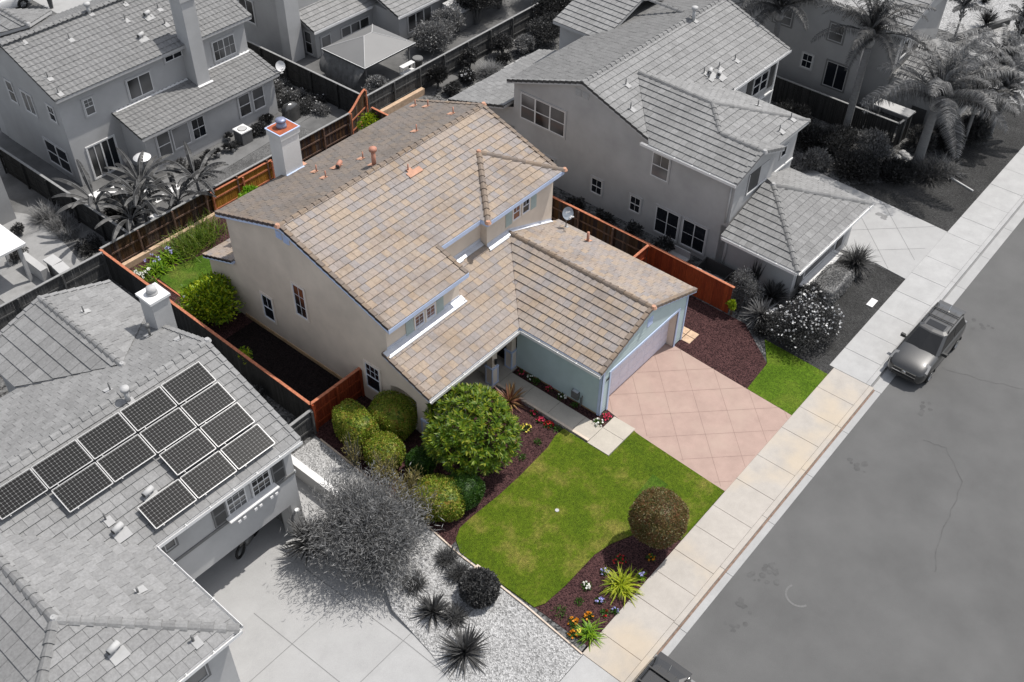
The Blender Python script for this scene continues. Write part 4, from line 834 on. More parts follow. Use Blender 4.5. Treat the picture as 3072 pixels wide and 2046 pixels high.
lr = r.build('garage_roof', Dh); c1 = MB(); caps(c1, (12.398, -3.017, 2.93), (16.4, 1.112, 4.33), 'gcap', wid=.32); caps(c1, (20.46, -3.017, 2.93), (16.4, 1.112, 4.33), 'gcap', wid=.32, end=2); c1.build('ridge_cap', lr)
r = MB(); tiles(r, [(12.7, 21.9, 2.9), (21.6, 21.9, 2.9), (21.6, 17.3, 4.3), (12.7, 17.3, 4.3)], ((21.6, 21.9, 2.9), (12.7, 21.9, 2.9)), 'gtile', **T); rake(r, (12.69, 21.9, 2.9), (12.69, 17.3, 4.3), (1, 0, 0), 'gcap', 'grake'); r.build('rear_roof', Dh)
r = MB(); tiles(r, [(20.5, 20.0, 6.0), (20.5, 16.0, 6.0), (24.6, 16.0, 7.4), (24.6, 20.0, 7.4)], ((20.5, 20, 6.0), (20.5, 16, 6.0)), 'gtile2', **T); tiles(r, [(28.7, 20.0, 6.0), (28.7, 16.0, 6.0), (24.6, 16.0, 7.4), (24.6, 20.0, 7.4)], ((28.7, 16, 6.0), (28.7, 20, 6.0)), 'gtile2', **T); caps(r, (24.6, 13, 7.42), (24.6, 20, 7.42), 'gcap'); r.build('rear_wing_roof', Dh)
w1 = MB(); s = 'gstuccoD'; M[s] = plain('mid_grey_stucco', g(.38), .95, .10, .7, 60, .35, .008)  # one even grey for every wall of this house
w1.face([(13.3, 17.0, 0), (13.3, 1.75, 0), (13.3, 1.75, 6.1), (13.3, 6.9, 6.0), (13.3, 11.857, 7.62), (13.3, 17.0, 5.85)], s)
w1.face([(13.3, 1.75, 2.5), (17.3, 1.75, 2.5), (17.3, 1.75, 6.0), (15.1, 1.75, 6.75), (13.3, 1.75, 6.1)], s); w1.box((17.3, 2.15, 2.5), (20.5, 3, 5.95), s); w1.face([(17.3, 1.75, 2.5), (17.3, 3, 2.5), (17.3, 3, 5.95), (17.3, 1.75, 5.95)], s); w1.face([(20.5, 2.15, 0), (20.5, 8, 0), (20.5, 8, 5.9), (20.5, 2.15, 5.9)], s)
w1.face([(20.5, 7.3, 0), (27.1, 7.3, 0), (27.1, 7.3, 5.9), (20.5, 7.3, 5.9)], s); w1.face([(27.1, 7.3, 0), (27.1, 17, 0), (27.1, 17, 5.9), (27.1, 11.857, 7.6), (27.1, 7.3, 5.95)], s)
w1.box((13.3, -2.5, 0), (20.0, 2.15, 2.85), s); w1.box((13.3, 16.9, 0), (21.2, 21.5, 2.8), s); w1.box((20.9, 16, 0), (28.3, 19.7, 5.9), s)
w1.face([(13.3, 21.5, 2.7), (13.3, 17.0, 2.7), (13.3, 17.0, 4.1)], s); w1.build('wall', Dh)
gutter('gutter', X3(12.665, 7.4), X3(12.665, 1.4), (-1, 0, 0), 'gwhite', Dh); gutter('gutter', L3(12.398, 1.5), L3(12.398, -3.017), (-1, 0, 0), 'gwhite', Dh); gutter('gutter', N3(12.398, -3.017), N3(20.46, -3.017), (0, -1, 0), 'gwhite', Dh); gutter('gutter', DF(21, 6.82), DF(27.4, 6.82), (0, -1, 0), 'gwhite', Dh)
dp = MB(); dp.tube([(13.24, 1.95, 5.7), (13.24, 1.95, 3.1)], .05, 'gtrim'); dp.tube([(13.24, 1.6, 2.7), (13.24, 1.6, .1)], .05, 'gtrim'); dp.build('downspout', Dh, True)
GW = dict(trim='gtrim', frame='gwhite')
o = window(Dh, (13.3, 16.55, 3.55), *FX, 3.55, 1.88, cols=3, pane=['glassl', 'glassg', 'glassg'], **GW)
window(Dh, (13.3, 11.0, .82), *FX, .98, 1.22, muntin=(2, 0, 1, 1), **GW); window(Dh, (13.3, 8.2, .88), *FX, .93, 1.22, muntin=(2, 0, 1, 1), **GW); window(Dh, (13.3, 14.6, .75), *FX, 1.0, 1.2, muntin=(2, 0, 1, 1), **GW)
window(Dh, (13.3, 7.06, 3.78), *FX, 1.32, 1.7, pane='glassl', muntin=(2, .5, 1, 1), **GW)
for y in (6.38, 4.58): window(Dh, (13.3, y, .3), *FX, 1.74, 1.92, kind='slider', muntin=(1, 0, 1, 2), **GW)
louvre(Dh, (13.3, 12.5, 6.72), *FX, .45, .42, 'gtrim'); louvre(Dh, (13.3, 11.98, 6.72), *FX, .45, .38, 'gtrim')
w2 = MB(); w2.fbox((14.6, 1.75, 4.25), *FY, (0, 2.1), (-.0, .06), (0, .06), 'gwhite'); w2.fbox((14.6, 1.75, 4.3), *FY, (0, 2.1), (0, .01), (0, 1.25), 'gdark'); w2.fbox((14.6, 1.75, 4.25), *FY, (0, .08), (0, .05), (0, 1.3), 'gtrim'); w2.fbox((14.6, 1.75, 4.25), *FY, (1.2, 2.1), (.01, .02), (.06, 1.3), 'gstucco'); w2.build('window_recess', Dh)
window(Dh, (18.75, 2.15, 4.25), *FY, .8, .85, kind='fixed', **GW); bd = MB(); bd.fbox((17.3, 2.15, 3.55), *FY, (0, 3.2), (0, .06), (0, .1), 'gwhite'); bd.fbox((13.3, 1.75, 3.15), *FY, (0, 4.0), (0, .12), (-.1, .05), 'gwhite') if False else None; bd.build('band_course', Dh)
window(Dh, (24.3, 7.3, 3.7), *FY, 1.9, 1.45, cols=2, **GW)
for x in (23.6, 26.25):
    sh = MB(); sh.fbox((x, 7.3, 3.65), *FY, (0, .62), (0, .05), (0, 1.5), 'gdark'); sh.build('shutter', Dh)
bd = MB(); bd.fbox((20.6, 7.3, 3.15), *FY, (0, 6.5), (0, .09), (0, .10), 'gwhite'); bd.fbox((27.0, 7.3, 0), *FY, (0, .14), (0, .06), (0, 5.8), 'gwhite'); bd.build('trim', Dh)
window(Dh, (14.5, -2.5, .75), *FY, 3.6, 1.5, kind='fixed', pane='glassg', **GW)
for x in (13.75, 18.3):
    sh = MB(); sh.fbox((x, -2.5, .7), *FY, (0, .62), (0, .05), (0, 1.6), 'gdark'); sh.build('shutter', Dh)
sl = MB(); sl.box((14.2, -3.05, .62), (18.2, -2.5, .74), 'gwhite'); sl.build('window_sill', Dh)
for x, y in ((15.15, 10.42), (13.9, 9.12), (20.29, 8.52), (21.54, 8.29), (23.08, 8.15), (20.2, 8.1)): pipe(Dr, (x, y, DF(x, y)[2]), .42, mat='gmetal', fl='gpatch')
for x, y in ((21.0, 7.9), (20.6, 8.3)): elbow(Dr, (x, y, DF(x, y)[2]), mat='gtrim', fl='gpatch', ang=.4)
pipe(Dr, (23.52, 11.6, DF(0, 11.6)[2]), .75, .11, mat='gtrim', fl='gpatch', cap=True); pipe(Dr, (19.9, 2.5, 6.25), .4, mat='gmetal', fl='gpatch'); pipe(Dr, (18.46, 2.35, 6.2), .4, mat='gmetal', fl='gpatch'); pipe(Dr, (19.5, 4.4, 6.46), .4, mat='gmetal', fl='gpatch', d=(1, 0))

# ------------------------------------------------------------------ rear left neighbour with wavy tiles
Bh = thing('house', 'grey two storey house behind the back fence with wavy tiles and a tall chimney', 'house', (0, 30, 0))
pb = .385; BF = lambda x, y: (x, y, 7.831 - pb * abs(y - 8.909)); r = MB(); T = dict(row=.40, wid=.31, style='s', stagger=0, gap=0, lift=.035, **GT)
tiles(r, [BF(-5.45, 4.286), BF(8.49, 4.286), BF(8.49, 8.909), BF(-5.45, 8.909)], (BF(-5.45, 4.286), BF(8.49, 4.286)), 'gtile3', **T)
tiles(r, [BF(-5.45, 13.5), BF(8.49, 13.5), BF(8.49, 8.909), BF(-5.45, 8.909)], (BF(8.49, 13.5), BF(-5.45, 13.5)), 'gtile3', **T)
Br = r.build('roof', Bh); c1 = MB(); caps(c1, (-5.45, 8.909, 7.87), (8.49, 8.909, 7.87), 'gtile3')
for x, i in ((-5.5, 1), (8.54, -1)): rake(c1, BF(x, 4.286), BF(x, 8.909), (i, 0, 0), 'gtile3', 'grake', wid=.26, seg=.40); rake(c1, BF(x, 13.5), BF(x, 8.909), (i, 0, 0), 'gtile3', 'grake', wid=.26)
c1.build('ridge_cap', Br)
r = MB(); LB = lambda x, y: (x, y, 2.95 + .25 * (y - 2.017)); tiles(r, [LB(-2.17, 2.017), LB(8.29, 2.017), LB(8.29, 4.76), LB(-2.17, 4.76)], (LB(-2.17, 2.017), LB(8.29, 2.017)), 'gtile3', **T)
rake(r, LB(-2.2, 2.017), LB(-2.2, 4.76), (1, 0, 0), 'gtile3', 'grake', wid=.26); rake(r, LB(8.33, 2.017), LB(8.33, 4.76), (-1, 0, 0), 'gtile3', 'grake', wid=.26); r.build('lean_to_roof', Bh)
r = MB(); K3 = lambda x, y: (x, y, 7.35 - .36 * abs(x + 2.6)); tiles(r, [K3(-2.6, 11.0), K3(.4, 13.9), K3(.4, 14.1), K3(-2.6, 14.1)], (K3(2.4, 12), K3(2.4, 18)), 'gtile3', row=.4, wid=.36, **GT); tiles(r, [K3(-2.6, 11.0), K3(-5.6, 13.9), K3(-5.6, 14.1), K3(-2.6, 14.1)], (K3(-7.4, 18), K3(-7.4, 12)), 'gtile', row=.6, wid=.36, **GT); caps(r, (-2.6, 11.0, 7.37), (-2.6, 14.1, 7.37), 'gcap', end=1); r.build('rear_wing_roof', Bh)
w1 = MB(); s = 'gstucco'
w1.face([(-5.24, 4.75, 0), (8.15, 4.75, 0), (8.15, 4.75, 6.05), (-5.24, 4.75, 6.05)], s); w1.face([(-5.24, 13, 0), (-5.24, 4.75, 0), (-5.24, 4.75, 6.05), (-5.24, 8.909, 7.65), (-5.24, 13, 6.1)], 'gstucco2'); w1.face([(8.15, 13, 0), (8.15, 4.75, 0), (8.15, 4.75, 6.05), (8.15, 8.909, 7.65), (8.15, 13, 6.1)], s)
w1.face([(-1.85, 2.45, 0), (8.06, 2.45, 0), (8.06, 2.45, 2.98), (-1.85, 2.45, 2.98)], s); w1.face([(-1.85, 4.75, 0), (-1.85, 2.45, 0), (-1.85, 2.45, 2.98), (-1.85, 4.75, 3.5)], s); w1.face([(8.06, 4.75, 0), (8.06, 2.45, 0), (8.06, 2.45, 2.98), (8.06, 4.75, 3.5)], s)
w1.box((-5.2, 12.9, 0), (.2, 13.9, 5.4), s); w1.build('wall', Bh)
cm = MB(); cm.box((3.33, 3.75, 0), (4.28, 4.9, 9.0), 'gstucco3'); cm.box((3.25, 3.67, 8.9), (4.36, 4.98, 9.15), 'gstucco3'); cm.box((3.6, 4.0, 9.1), (4.0, 4.6, 9.35), 'gtrimd'); cm.build('chimney', Bh)
fl = MB(); fl.fbox((-2.1, 4.75, 3.64), (1, 0, 0), (0, -1, -.25), (0, 5.35), (0, .15), (.04, .06), 'gwhite'); fl.fbox((4.35, 4.75, 3.64), (1, 0, 0), (0, -1, -.25), (0, 3.9), (0, .15), (.04, .06), 'gwhite'); fl.fbox((3.3, 3.75, 3.42), (1, 0, 0), (0, -1, -.25), (0, 1.1), (0, .15), (.04, .06), 'gwhite'); fl.build('flashing', Bh)
window(Bh, (-3.83, 4.75, 4.02), *FY, .82, 1.24, pane='glassg', muntin=(2, .5, 1, 2), **GW); window(Bh, (-.88, 4.75, 3.78), *FY, 1.85, 1.5, kind='slider', pane='glassg', **GW)
window(Bh, (1.95, 4.75, 5.12), *FY, 1.45, .58, kind='slider', **GW); window(Bh, (5.42, 4.75, 3.8), *FY, 1.9, 1.5, kind='slider', pane='glassg', muntin=(4, .0, 1, 2), **GW)
window(Bh, (-1.18, 2.45, .75), *FY, 1.12, 1.85, pane='glassg', **GW); window(Bh, (-.1, 2.45, .9), *FY, 1.45, 1.65, kind='fixed', pane='glassl', **GW); window(Bh, (1.35, 2.45, .9), *FY, 1.15, 1.6, muntin=(2, 0, 1, 1), **GW)
window(Bh, (5.0, 2.45, .85), *FY, 1.1, 1.68, pane='glassg', **GW); window(Bh, (6.12, 2.45, .85), *FY, 1.12, 1.7, pane='glassg', **GW)
window(Bh, (-4.42, 4.75, .02), *FY, 2.0, 2.3, cols=2, kind='slider', pane=['glassg', 'glass'], trim='gwhite', frame='gwhite', tw=.08, name='sliding_door')
window(Bh, (-5.24, 10.65, 3.55), *FX, .95, 1.6, pane='glassg', **GW); window(Bh, (-5.24, 9.0, 3.5), *FX, 1.35, 1.55, kind='slider', pane='glassl', **GW); window(Bh, (-5.24, 6.15, 4.0), *FX, .85, 1.2, muntin=(2, .5, 1, 1), **GW); window(Bh, (-5.24, 8.05, .35), *FX, 2.6, 1.8, cols=2, **GW)
for x, y in ((-4.32, 8.6), (-2.03, 7.61), (1.63, 7.41), (3.89, 7.27), (3.42, 6.1), (-4.78, 5.8), (-5.0, 4.65), (2.4, 8.5)): pipe(Br, (x, y, BF(x, y)[2]), .42, mat='gmetal', fl='gpatch')
for x, y in ((2.96, 7.1), (1.52, 5.88)): elbow(Br, (x, y, BF(x, y)[2]), mat='gtrim', fl='gpatch', ang=.3)
pipe(Br, (.19, 8.75, BF(0, 8.75)[2]), .55, .11, mat='gtrim', fl='gpatch', cap=True)
d2 = thing('satellite_dish', 'pale satellite dish fixed at the right eave of the house with wavy tiles', 'satellite dish', (8.55, 32.2, 2.75)); M['dishpale'] = flat('dish_pale', g(.62), .5); dish(d2, 'dishpale', (-.3, -.8, .35), .34, .55)

# ------------------------------------------------------------------ rear middle neighbour
Ch = thing('house', 'grey house with a chimney behind the tan gazebo at the top of the picture', 'house', (0, 30, 0))
r = MB(); T = dict(row=.42, wid=.5, **GT)
tiles(r, [(14.45, 5.66, 2.25), (20.9, 5.66, 2.25), (20.9, 8.8, 3.46), (14.45, 8.8, 3.46)], ((14.45, 5.66, 2.25), (20.9, 5.66, 2.25)), 'gtile2', **T)
tiles(r, [(20.0, 2.92, 2.25), (32, 2.92, 2.25), (32, 8.8, 4.5), (20.0, 8.8, 4.5)], ((20, 2.92, 2.25), (32, 2.92, 2.25)), 'gtile2', **T)
rake(r, (14.43, 5.66, 2.25), (14.43, 8.8, 3.46), (1, 0, 0), 'gtile2', 'grake'); rake(r, (19.98, 2.92, 2.25), (19.98, 8.8, 4.5), (1, 0, 0), 'gtile2', 'grake'); r.build('roof', Ch)
gutter('gutter', (14.45, 5.66, 2.25), (20, 5.66, 2.25), (0, -1, 0), 'gwhite', Ch); gutter('gutter', (20, 2.92, 2.25), (32, 2.92, 2.25), (0, -1, 0), 'gwhite', Ch)
w1 = MB(); w1.box((14.8, 6.05, -1), (21, 8, 2.2), 'gstucco'); w1.box((20.4, 3.3, -1), (32, 8, 2.15), 'gstucco'); w1.box((13.2, 7.7, -1), (24, 16, 6.6), 'gstucco2'); w1.face([(14.8, 6.05, 2.2), (14.8, 8, 2.2), (14.8, 8, 2.95)], 'gstucco'); w1.build('wall', Ch)
cm = MB(); cm.box((13.1, 6.8, -1), (14.3, 7.75, 7.6), 'gstucco3'); cm.box((13.0, 6.7, 7.5), (14.4, 7.85, 7.7), 'gstucco3'); cm.build('chimney', Ch)
window(Ch, (13.2, 12.2, 1.6), *FX, 1.8, 1.9, kind='slider', pane='glassg', **GW); window(Ch, (14.8, 7.3, .0), *FX, .95, 1.9, pane='glassg', **GW)
window(Ch, (17.15, 6.05, .5), *FY, 2.95, .95, cols=3, kind='fixed', pane='glassg', **GW); window(Ch, (15.2, 6.05, -.8), *FY, 1.1, 2.3, kind='fixed', pane='glassl', **GW, name='door'); window(Ch, (21.2, 3.3, .3), *FY, 2.7, 1.5, cols=3, kind='fixed', pane='glassg', **GW)
# ------------------------------------------------------------------ far right house behind the palms
Eh = thing('house', 'dark grey two storey house behind the palm trees in the upper right corner', 'house')
r = MB(); T = dict(row=.45, wid=.5, **GT)
tiles(r, [(34.3, 1.85, 5.85), (34.3, 9, 5.85), (38.4, 9, 7.3), (38.4, 1.85, 7.3)], ((34.3, 9, 5.85), (34.3, 1.85, 5.85)), 'gtile2', **T); tiles(r, [(42.5, 1.85, 5.85), (42.5, 9, 5.85), (38.4, 9, 7.3), (38.4, 1.85, 7.3)], ((42.5, 1.85, 5.85), (42.5, 9, 5.85)), 'gtile2', **T)
tiles(r, [(34.5, -2.5, 2.9), (34.5, 1.9, 2.9), (38, 1.9, 4.0), (38, -2.5, 4.0)], ((34.5, 1.9, 2.9), (34.5, -2.5, 2.9)), 'gtile2', **T); tiles(r, [(41.5, -2.5, 2.9), (41.5, 1.9, 2.9), (38, 1.9, 4.0), (38, -2.5, 4.0)], ((41.5, -2.5, 2.9), (41.5, 1.9, 2.9)), 'gtile2', **T)
r.build('roof', Eh)
w1 = MB(); w1.box((33.2, 3.9, 0), (37, 15, 6.9), 'gstuccod'); w1.box((34.8, 2.2, 0), (42, 8, 5.8), 'gstuccod'); w1.box((35, -2.1, 0), (41, 2.3, 2.85), 'gstuccod'); w1.face([(34.8, 2.19, 5.8), (42, 2.19, 5.8), (38.4, 2.19, 7.1)], 'gstucco'); w1.build('wall', Eh)
GD = dict(trim='gtrimd', frame='gtrim')
window(Eh, (33.2, 6.48, 4.45), *FX, 1.2, 1.35, pane='glassg', **GD); window(Eh, (33.2, 7.9, 2.0), *FX, .95, 1.2, muntin=(2, 0, 1, 1), **GW); window(Eh, (33.2, 6.1, 1.3), *FX, 1.7, 1.95, kind='slider', pane=['glass'], **GD); window(Eh, (35.4, 2.2, 3.6), *FY, 1.2, 1.3, kind='fixed', **GW)
window(Eh, (33.2, 10.5, 4.4), *FX, 1.5, 1.3, pane='glassg', **GD)
dd = MB(); dd.fbox((35, .3, 0), *FX, (0, 1.0), (0, .05), (0, 1.2), 'gdark'); dd.build('door', Eh)
cn = thing('patio_cover', 'pale slatted patio cover in the side yard behind the dark fence', 'patio cover', (31.9, -.6, 0))
m1 = MB(); m1.box((0, 0, 2.0), (1.0, 2.4, 2.06), 'gtrim'); m1.build('roof', cn)
for x, y in ((.05, .1), (.9, .1), (.05, 2.25), (.9, 2.25)): m1 = MB(); m1.box((x, y, 0), (x + .1, y + .1, 2.0), 'gtrimd'); m1.build('post', cn)

# ================================================================== fences
def fence(label, A, B, h=1.8, board='gwood', cap='gwoodcap', rail='gwoodcap', side=1, group=None, z0=-.05, post=2.4, rise=None, rails=True, capw=.14, bw=.145):
    """side: +1 rails and posts on the left of A->B, -1 on the right; rise(t) extra height"""
    A2, B2 = Vector((A[0], A[1], 0)), Vector((B[0], B[1], 0)); L = (B2 - A2).length; U = (B2 - A2) / L; N = Vector((-U.y, U.x, 0)) * side
    F = thing('fence', label, 'fence', (0, 0, 0), group=group); rz = rise or (lambda t: 0)
    b = MB(); n = int(L / bw)
    for i in range(n):
        t = i / n; dz = random.uniform(-.02, .01); j = random.uniform(-.004, .004); b.fbox(A2, U, N, (i * bw + .004, (i + 1) * bw - .006), (-.012 + j, .012 + j), (z0, h - .03 + rz(t) + dz), board)
    b.build('boards', F)
    K = 1 if not rise else 16; c_ = MB()
    for k in range(K):
        t0, t1 = k / K, (k + 1) / K; P = A2 + U * L * t0 + Vector((0, 0, h + rz(t0))); Q = A2 + U * L * t1 + Vector((0, 0, h + rz(t1))); D_ = (Q - P); l = D_.length; D_.normalize()
        up = N.cross(D_) if N.cross(D_).z > 0 else -N.cross(D_); c_.fbox(P, D_, N, (0, l + .01), (-capw / 2, capw / 2), (0, .04), cap, up)
    c_.build('cap_rail', F)
    if rails:
        np_ = max(1, round(L / post))
        for i in range(np_ + 1):
            p = MB(); s = min(L - .1, max(0, i * L / np_ - .05)); p.fbox(A2, U, N, (s, s + .1), (.055, .15), (z0, h - .02 + rz(i / np_)), rail); p.build('post', F)
        for z in (.35, 1.1):
            p = MB(); p.fbox(A2, U, N, (0, L), (.013, .05), (z, z + .09), rail); p.build('rail', F)
    return F
fence('weathered brown back fence along the tan block wall with a pale cap', (-9.1, 26.45), (9.1, 26.55), 1.8, 'oldwood', 'gwoodcap', 'oldrail', -1)
fence('short red capped fence section rising in a curve to the taller grey fence', (9.1, 26.55), (11.2, 27.25), 1.8, 'oldwood', 'redcap', 'redcap', -1, rise=lambda t: .55 * (3 * t * t - 2 * t ** 3))
fence('short gold fence section behind the coloured chimney', (-1.9, 26.40), (2.6, 26.42), 1.6, 'goldwood', 'redcap', 'redcap', -1)
fence('dark side fence with a red cap between the coloured house and the solar panel house', (-9.15, 26.4), (-9.45, 9.5), 1.8, 'gwoodd', 'redcap', 'gdark', -1, rails=False, z0=-.75)
fence('red stained gate fence joining the left wall of the coloured house', (-9.45, 9.5), (-6.36, 9.5), 1.8, 'redwood', 'redcap', 'redwood', -1, post=1.5)
fence('long grey fence with rails behind the solar panel house', (-24, 26.3), (-9.2, 26.1), 1.8, 'gwood', 'gwoodcap', 'gwood', -1, z0=-.75)
fence('short grey fence with a slanted brace beside the gravel yard', (-12.8, 9.4), (-9.5, 9.45), 1.5, 'gwood', 'gwoodcap', 'gwood', -1, z0=-.75)
fence('dark fence on the left side of the house with wavy tiles', (-7.4, 39.5), (-7.3, 26.6), 1.8, 'gwoodd', 'gwoodcap', 'gwoodd', -1)
fence('dark grey fence between the gazebo yard and the flower bed', (11.05, 40), (11.2, 27.3), 1.8, 'gwoodd', 'gwoodcap', 'gwoodd', -1)
fence('grey fence with rails behind the right neighbour, in front of the gazebo', (11.3, 27.25), (31, 27.4), 1.8, 'gwood', 'gwoodcap', 'gwood', -1)
fence('dark brown fence with an orange cap behind the garage roof', (10.55, 26), (10.5, 4.5), 1.8, 'gwoodd' if False else 'oldwood', 'redcap', 'oldrail', -1)
fence('bright red stained fence at the right edge of the mulch bed', (10.5, 4.5), (10.4, -.85), 1.8, 'redwood', 'redcap', 'redwood', -1, rails=False, bw=.22)
fence('short cross fence with a red cap from the garage wall to the side fence', (7.1, 4.5), (10.45, 4.55), 1.8, 'redwood', 'redcap', 'redwood', -1)
fence('tall dark fence in front of the dark house by the palms', (31.45, 15), (31.2, -.35), 1.8, 'gwoodd', 'gwoodcap', 'gwoodd', -1, rails=False)
fence('short dark return of the tall fence by the palm trunk', (31.2, -.35), (33.2, -.5), 1.8, 'gwoodd', 'gwoodcap', 'gwoodd', 1, rails=False)
# ================================================================== yard objects
ac = thing('air_conditioner', 'grey air conditioning unit with a white top beside the lean to wall', 'air conditioner', (4.33, 31.4, 0))
m1 = MB(); m1.box((-.4, -.42, .05), (.4, .42, .85), 'gtrimd')
for k in range(9): m1.box((-.405, -.425, .12 + k * .08), (.405, .425, .14 + k * .08), 'gdark')
m1.build('casing', ac); m1 = MB(); m1.box((-.43, -.45, .85), (.43, .45, .92), 'gwhite'); m1.build('lid', ac); m1 = MB(); m1.tube([(math.cos(t) * .28, math.sin(t) * .28, .93) for t in np.linspace(0, 6.28, 20)], .02, 'gdark', 5, False); m1.tube([(0, 0, .92), (0, 0, .95)], .27, 'gtrim', 16); m1.build('fan_grille', ac)
bq = thing('covered_grill', 'barbecue grill under a shiny dark cover in the rear yard', 'grill', (8.05, 31.1, 0))
rows = []
for z, a, b in ((0, .62, .32), (.5, .6, .33), (.9, .62, .36), (1.15, .45, .26), (1.25, .2, .1)): rows.append([(math.copysign(abs(math.cos(t)) ** .6, math.cos(t)) * a * (1 + .06 * math.sin(9 * t + z * 7)), math.copysign(abs(math.sin(t)) ** .6, math.sin(t)) * b * (1 + .08 * math.sin(7 * t)), z) for t in np.linspace(0, 2 * math.pi, 36, endpoint=False)])
M['tarp'] = flat('shiny_tarp', g(.05), .18, 0, .8); m1 = MB(); m1.grid(rows, 'tarp', True); m1.face(rows[-1], 'tarp'); m1.build('cover', bq, True)
hz = thing('patio_heater', 'patio heater with a round bright reflector above the banana plants', 'patio heater', (-2.65, 31.7, 0))
m1 = MB(); m1.tube([(0, 0, 0), (0, 0, 2.1)], .045, 'gmetal'); m1.build('pole', hz, True); m1 = MB(); m1.tube([(0, 0, 0), (0, 0, .7)], .25, 'gtrim', 16); m1.build('base', hz, True)
M['reflect'] = flat('reflector', g(.75), .4, .3); rows = [[(math.cos(t) * a, math.sin(t) * a, z) for t in np.linspace(0, 2 * math.pi, 28, endpoint=False)] for a, z in ((.02, 2.3), (.2, 2.28), (.4, 2.2), (.52, 2.1))]; m1 = MB(); m1.grid(rows, 'reflect', True); m1.build('reflector', hz, True)
# gazebo and what stands round it
gz = thing('gazebo', 'hard top gazebo with a pale hipped roof behind the grey fence', 'gazebo', (13.44, 29.57, 0))
gw_, gd_, ge, gp = 4.75, 4.13, 2.12, 2.95; M['canopy'] = plain('canopy_metal', g(.17), .5, .05, .6)
a, b, c_, d_ = (0, 0, ge), (gw_, 0, ge), (gw_, gd_, ge), (0, gd_, ge); p, q = (gw_ * .42, gd_ * .5, gp), (gw_ * .58, gd_ * .5, gp)
m1 = MB()
for f in ([a, b, q, p], [b, c_, q], [c_, d_, p, q], [d_, a, p]): m1.face(f, 'canopy')
for s_, e_ in ((a, p), (b, q), (c_, q), (d_, p), (p, q)): m1.tube([s_, e_], .03, 'gtrim', 5)
m1.build('canopy', gz); m1 = MB(); m1.box((-.03, -.04, ge - .14), (gw_ + .03, .02, ge - .02), 'gdark'); m1.box((-.04, 0, ge - .14), (.02, gd_, ge - .02), 'gdark'); m1.box((-.06, -.07, ge - .03), (gw_ + .06, -.03, ge), 'gwhite'); m1.box((-.07, -.03, ge - .03), (-.03, gd_ + .05, ge), 'gwhite'); m1.build('beam', gz)
for x, y in ((.25, .25), (gw_ - .35, .25), (gw_ - .35, gd_ - .35), (.25, gd_ - .35)): m1 = MB(); m1.box((x, y, -.6), (x + .1, y + .1, ge - .1), 'gtrimd'); m1.build('post', gz)
rows = [[(.02 - .10 * math.sin(j * 1.9 + k * .4) * k / 8, gd_ * .95 * j / 24, ge - .15 - k / 8 * (.8 + 1.1 * math.sin(math.pi * j / 24)) + .02 * math.sin(j * 2.1)) for j in range(25)] for k in range(9)]
M['net'] = plain('sagging_tarp', g(.10), .55, .3, 3); m1 = MB(); m1.grid([[(x - .75 * math.sin(i / 8 * 1.5), y, z) for x, y, z in rw] for i, rw in enumerate(rows)], 'net'); m1.build('tarp_curtain', gz, True)
sf = thing('plant_shelf', 'white three tier shelf with pots at the front corner of the gazebo', 'shelf', (16.6, 29.2, -.3))
m1 = MB()
for z in (.1, .65, 1.2): m1.box((0, 0, z), (1.2, .4, z + .04), 'gwhite')
m1.build('shelf_boards', sf)
for x, y in ((.02, .02), (1.15, .02), (.02, .35), (1.15, .35)): m1 = MB(); m1.box((x, y, -.2), (x + .04, y + .04, 1.25), 'gwhite'); m1.build('leg', sf)
tb = thing('trash_bin', 'tall dark bin standing at the right side of the gazebo', 'bin', (18.45, 29.6, -.3)); m1 = MB(); m1.tube([(0, 0, 0), (0, 0, 1.1)], [.25, .36], 'gdark', 14); m1.build('body', tb); m1 = MB(); m1.tube([(0, 0, 1.1), (0, 0, 1.18)], [.4, .36], 'gtrimd', 14); m1.build('lid', tb)
sd = thing('garden_shed', 'small grey garden shed at the top edge beside the trees', 'shed', (24.6, 31.2, -.5)); m1 = MB(); m1.box((0, 0, 0), (1.6, 1.5, 1.9), 'gtrimd'); m1.build('wall', sd); m1 = MB(); m1.prism([(-.1, -.1, 1.95), (1.7, -.1, 1.95), (1.7, 1.6, 2.25), (-.1, 1.6, 2.25)], 1.88, 2, 'gtrim'); m1.build('roof', sd)
# left edge patio
pc = thing('patio_cover', 'bright white flat patio cover cut by the left edge of the picture', 'patio cover', (-15.2, 28.9, 0)); m1 = MB(); m1.box((0, 0, 2.38), (3.45, 2.6, 2.5), 'gwhite'); m1.build('roof', pc)
for x, y in ((3.0, .15), (.6, .15), (3.0, 2.2)): m1 = MB(); m1.box((x, y, 0), (x + .18, y + .18, 2.38), 'gtrim'); m1.build('post', pc)
h2 = thing('house', 'plain grey house wall at the left edge above the white patio cover', 'house', (-17, 33.5, 0)); m1 = MB(); m1.box((0, 1.3, 0), (7.4, 9, 3.2), 'gstuccod'); m1.build('wall', h2); m1 = MB(); m1.box((-.2, 1.0, 3.2), (7.1, 9.2, 3.35), 'gtrim'); m1.build('roof', h2)
lw = MB(); lw.box((-11.75, 28.4, 0), (-11.35, 30.5, .85), 'gstucco'); tag(lw.build('garden_wall'), 'short thick grey garden wall beside the white patio cover', 'garden wall')
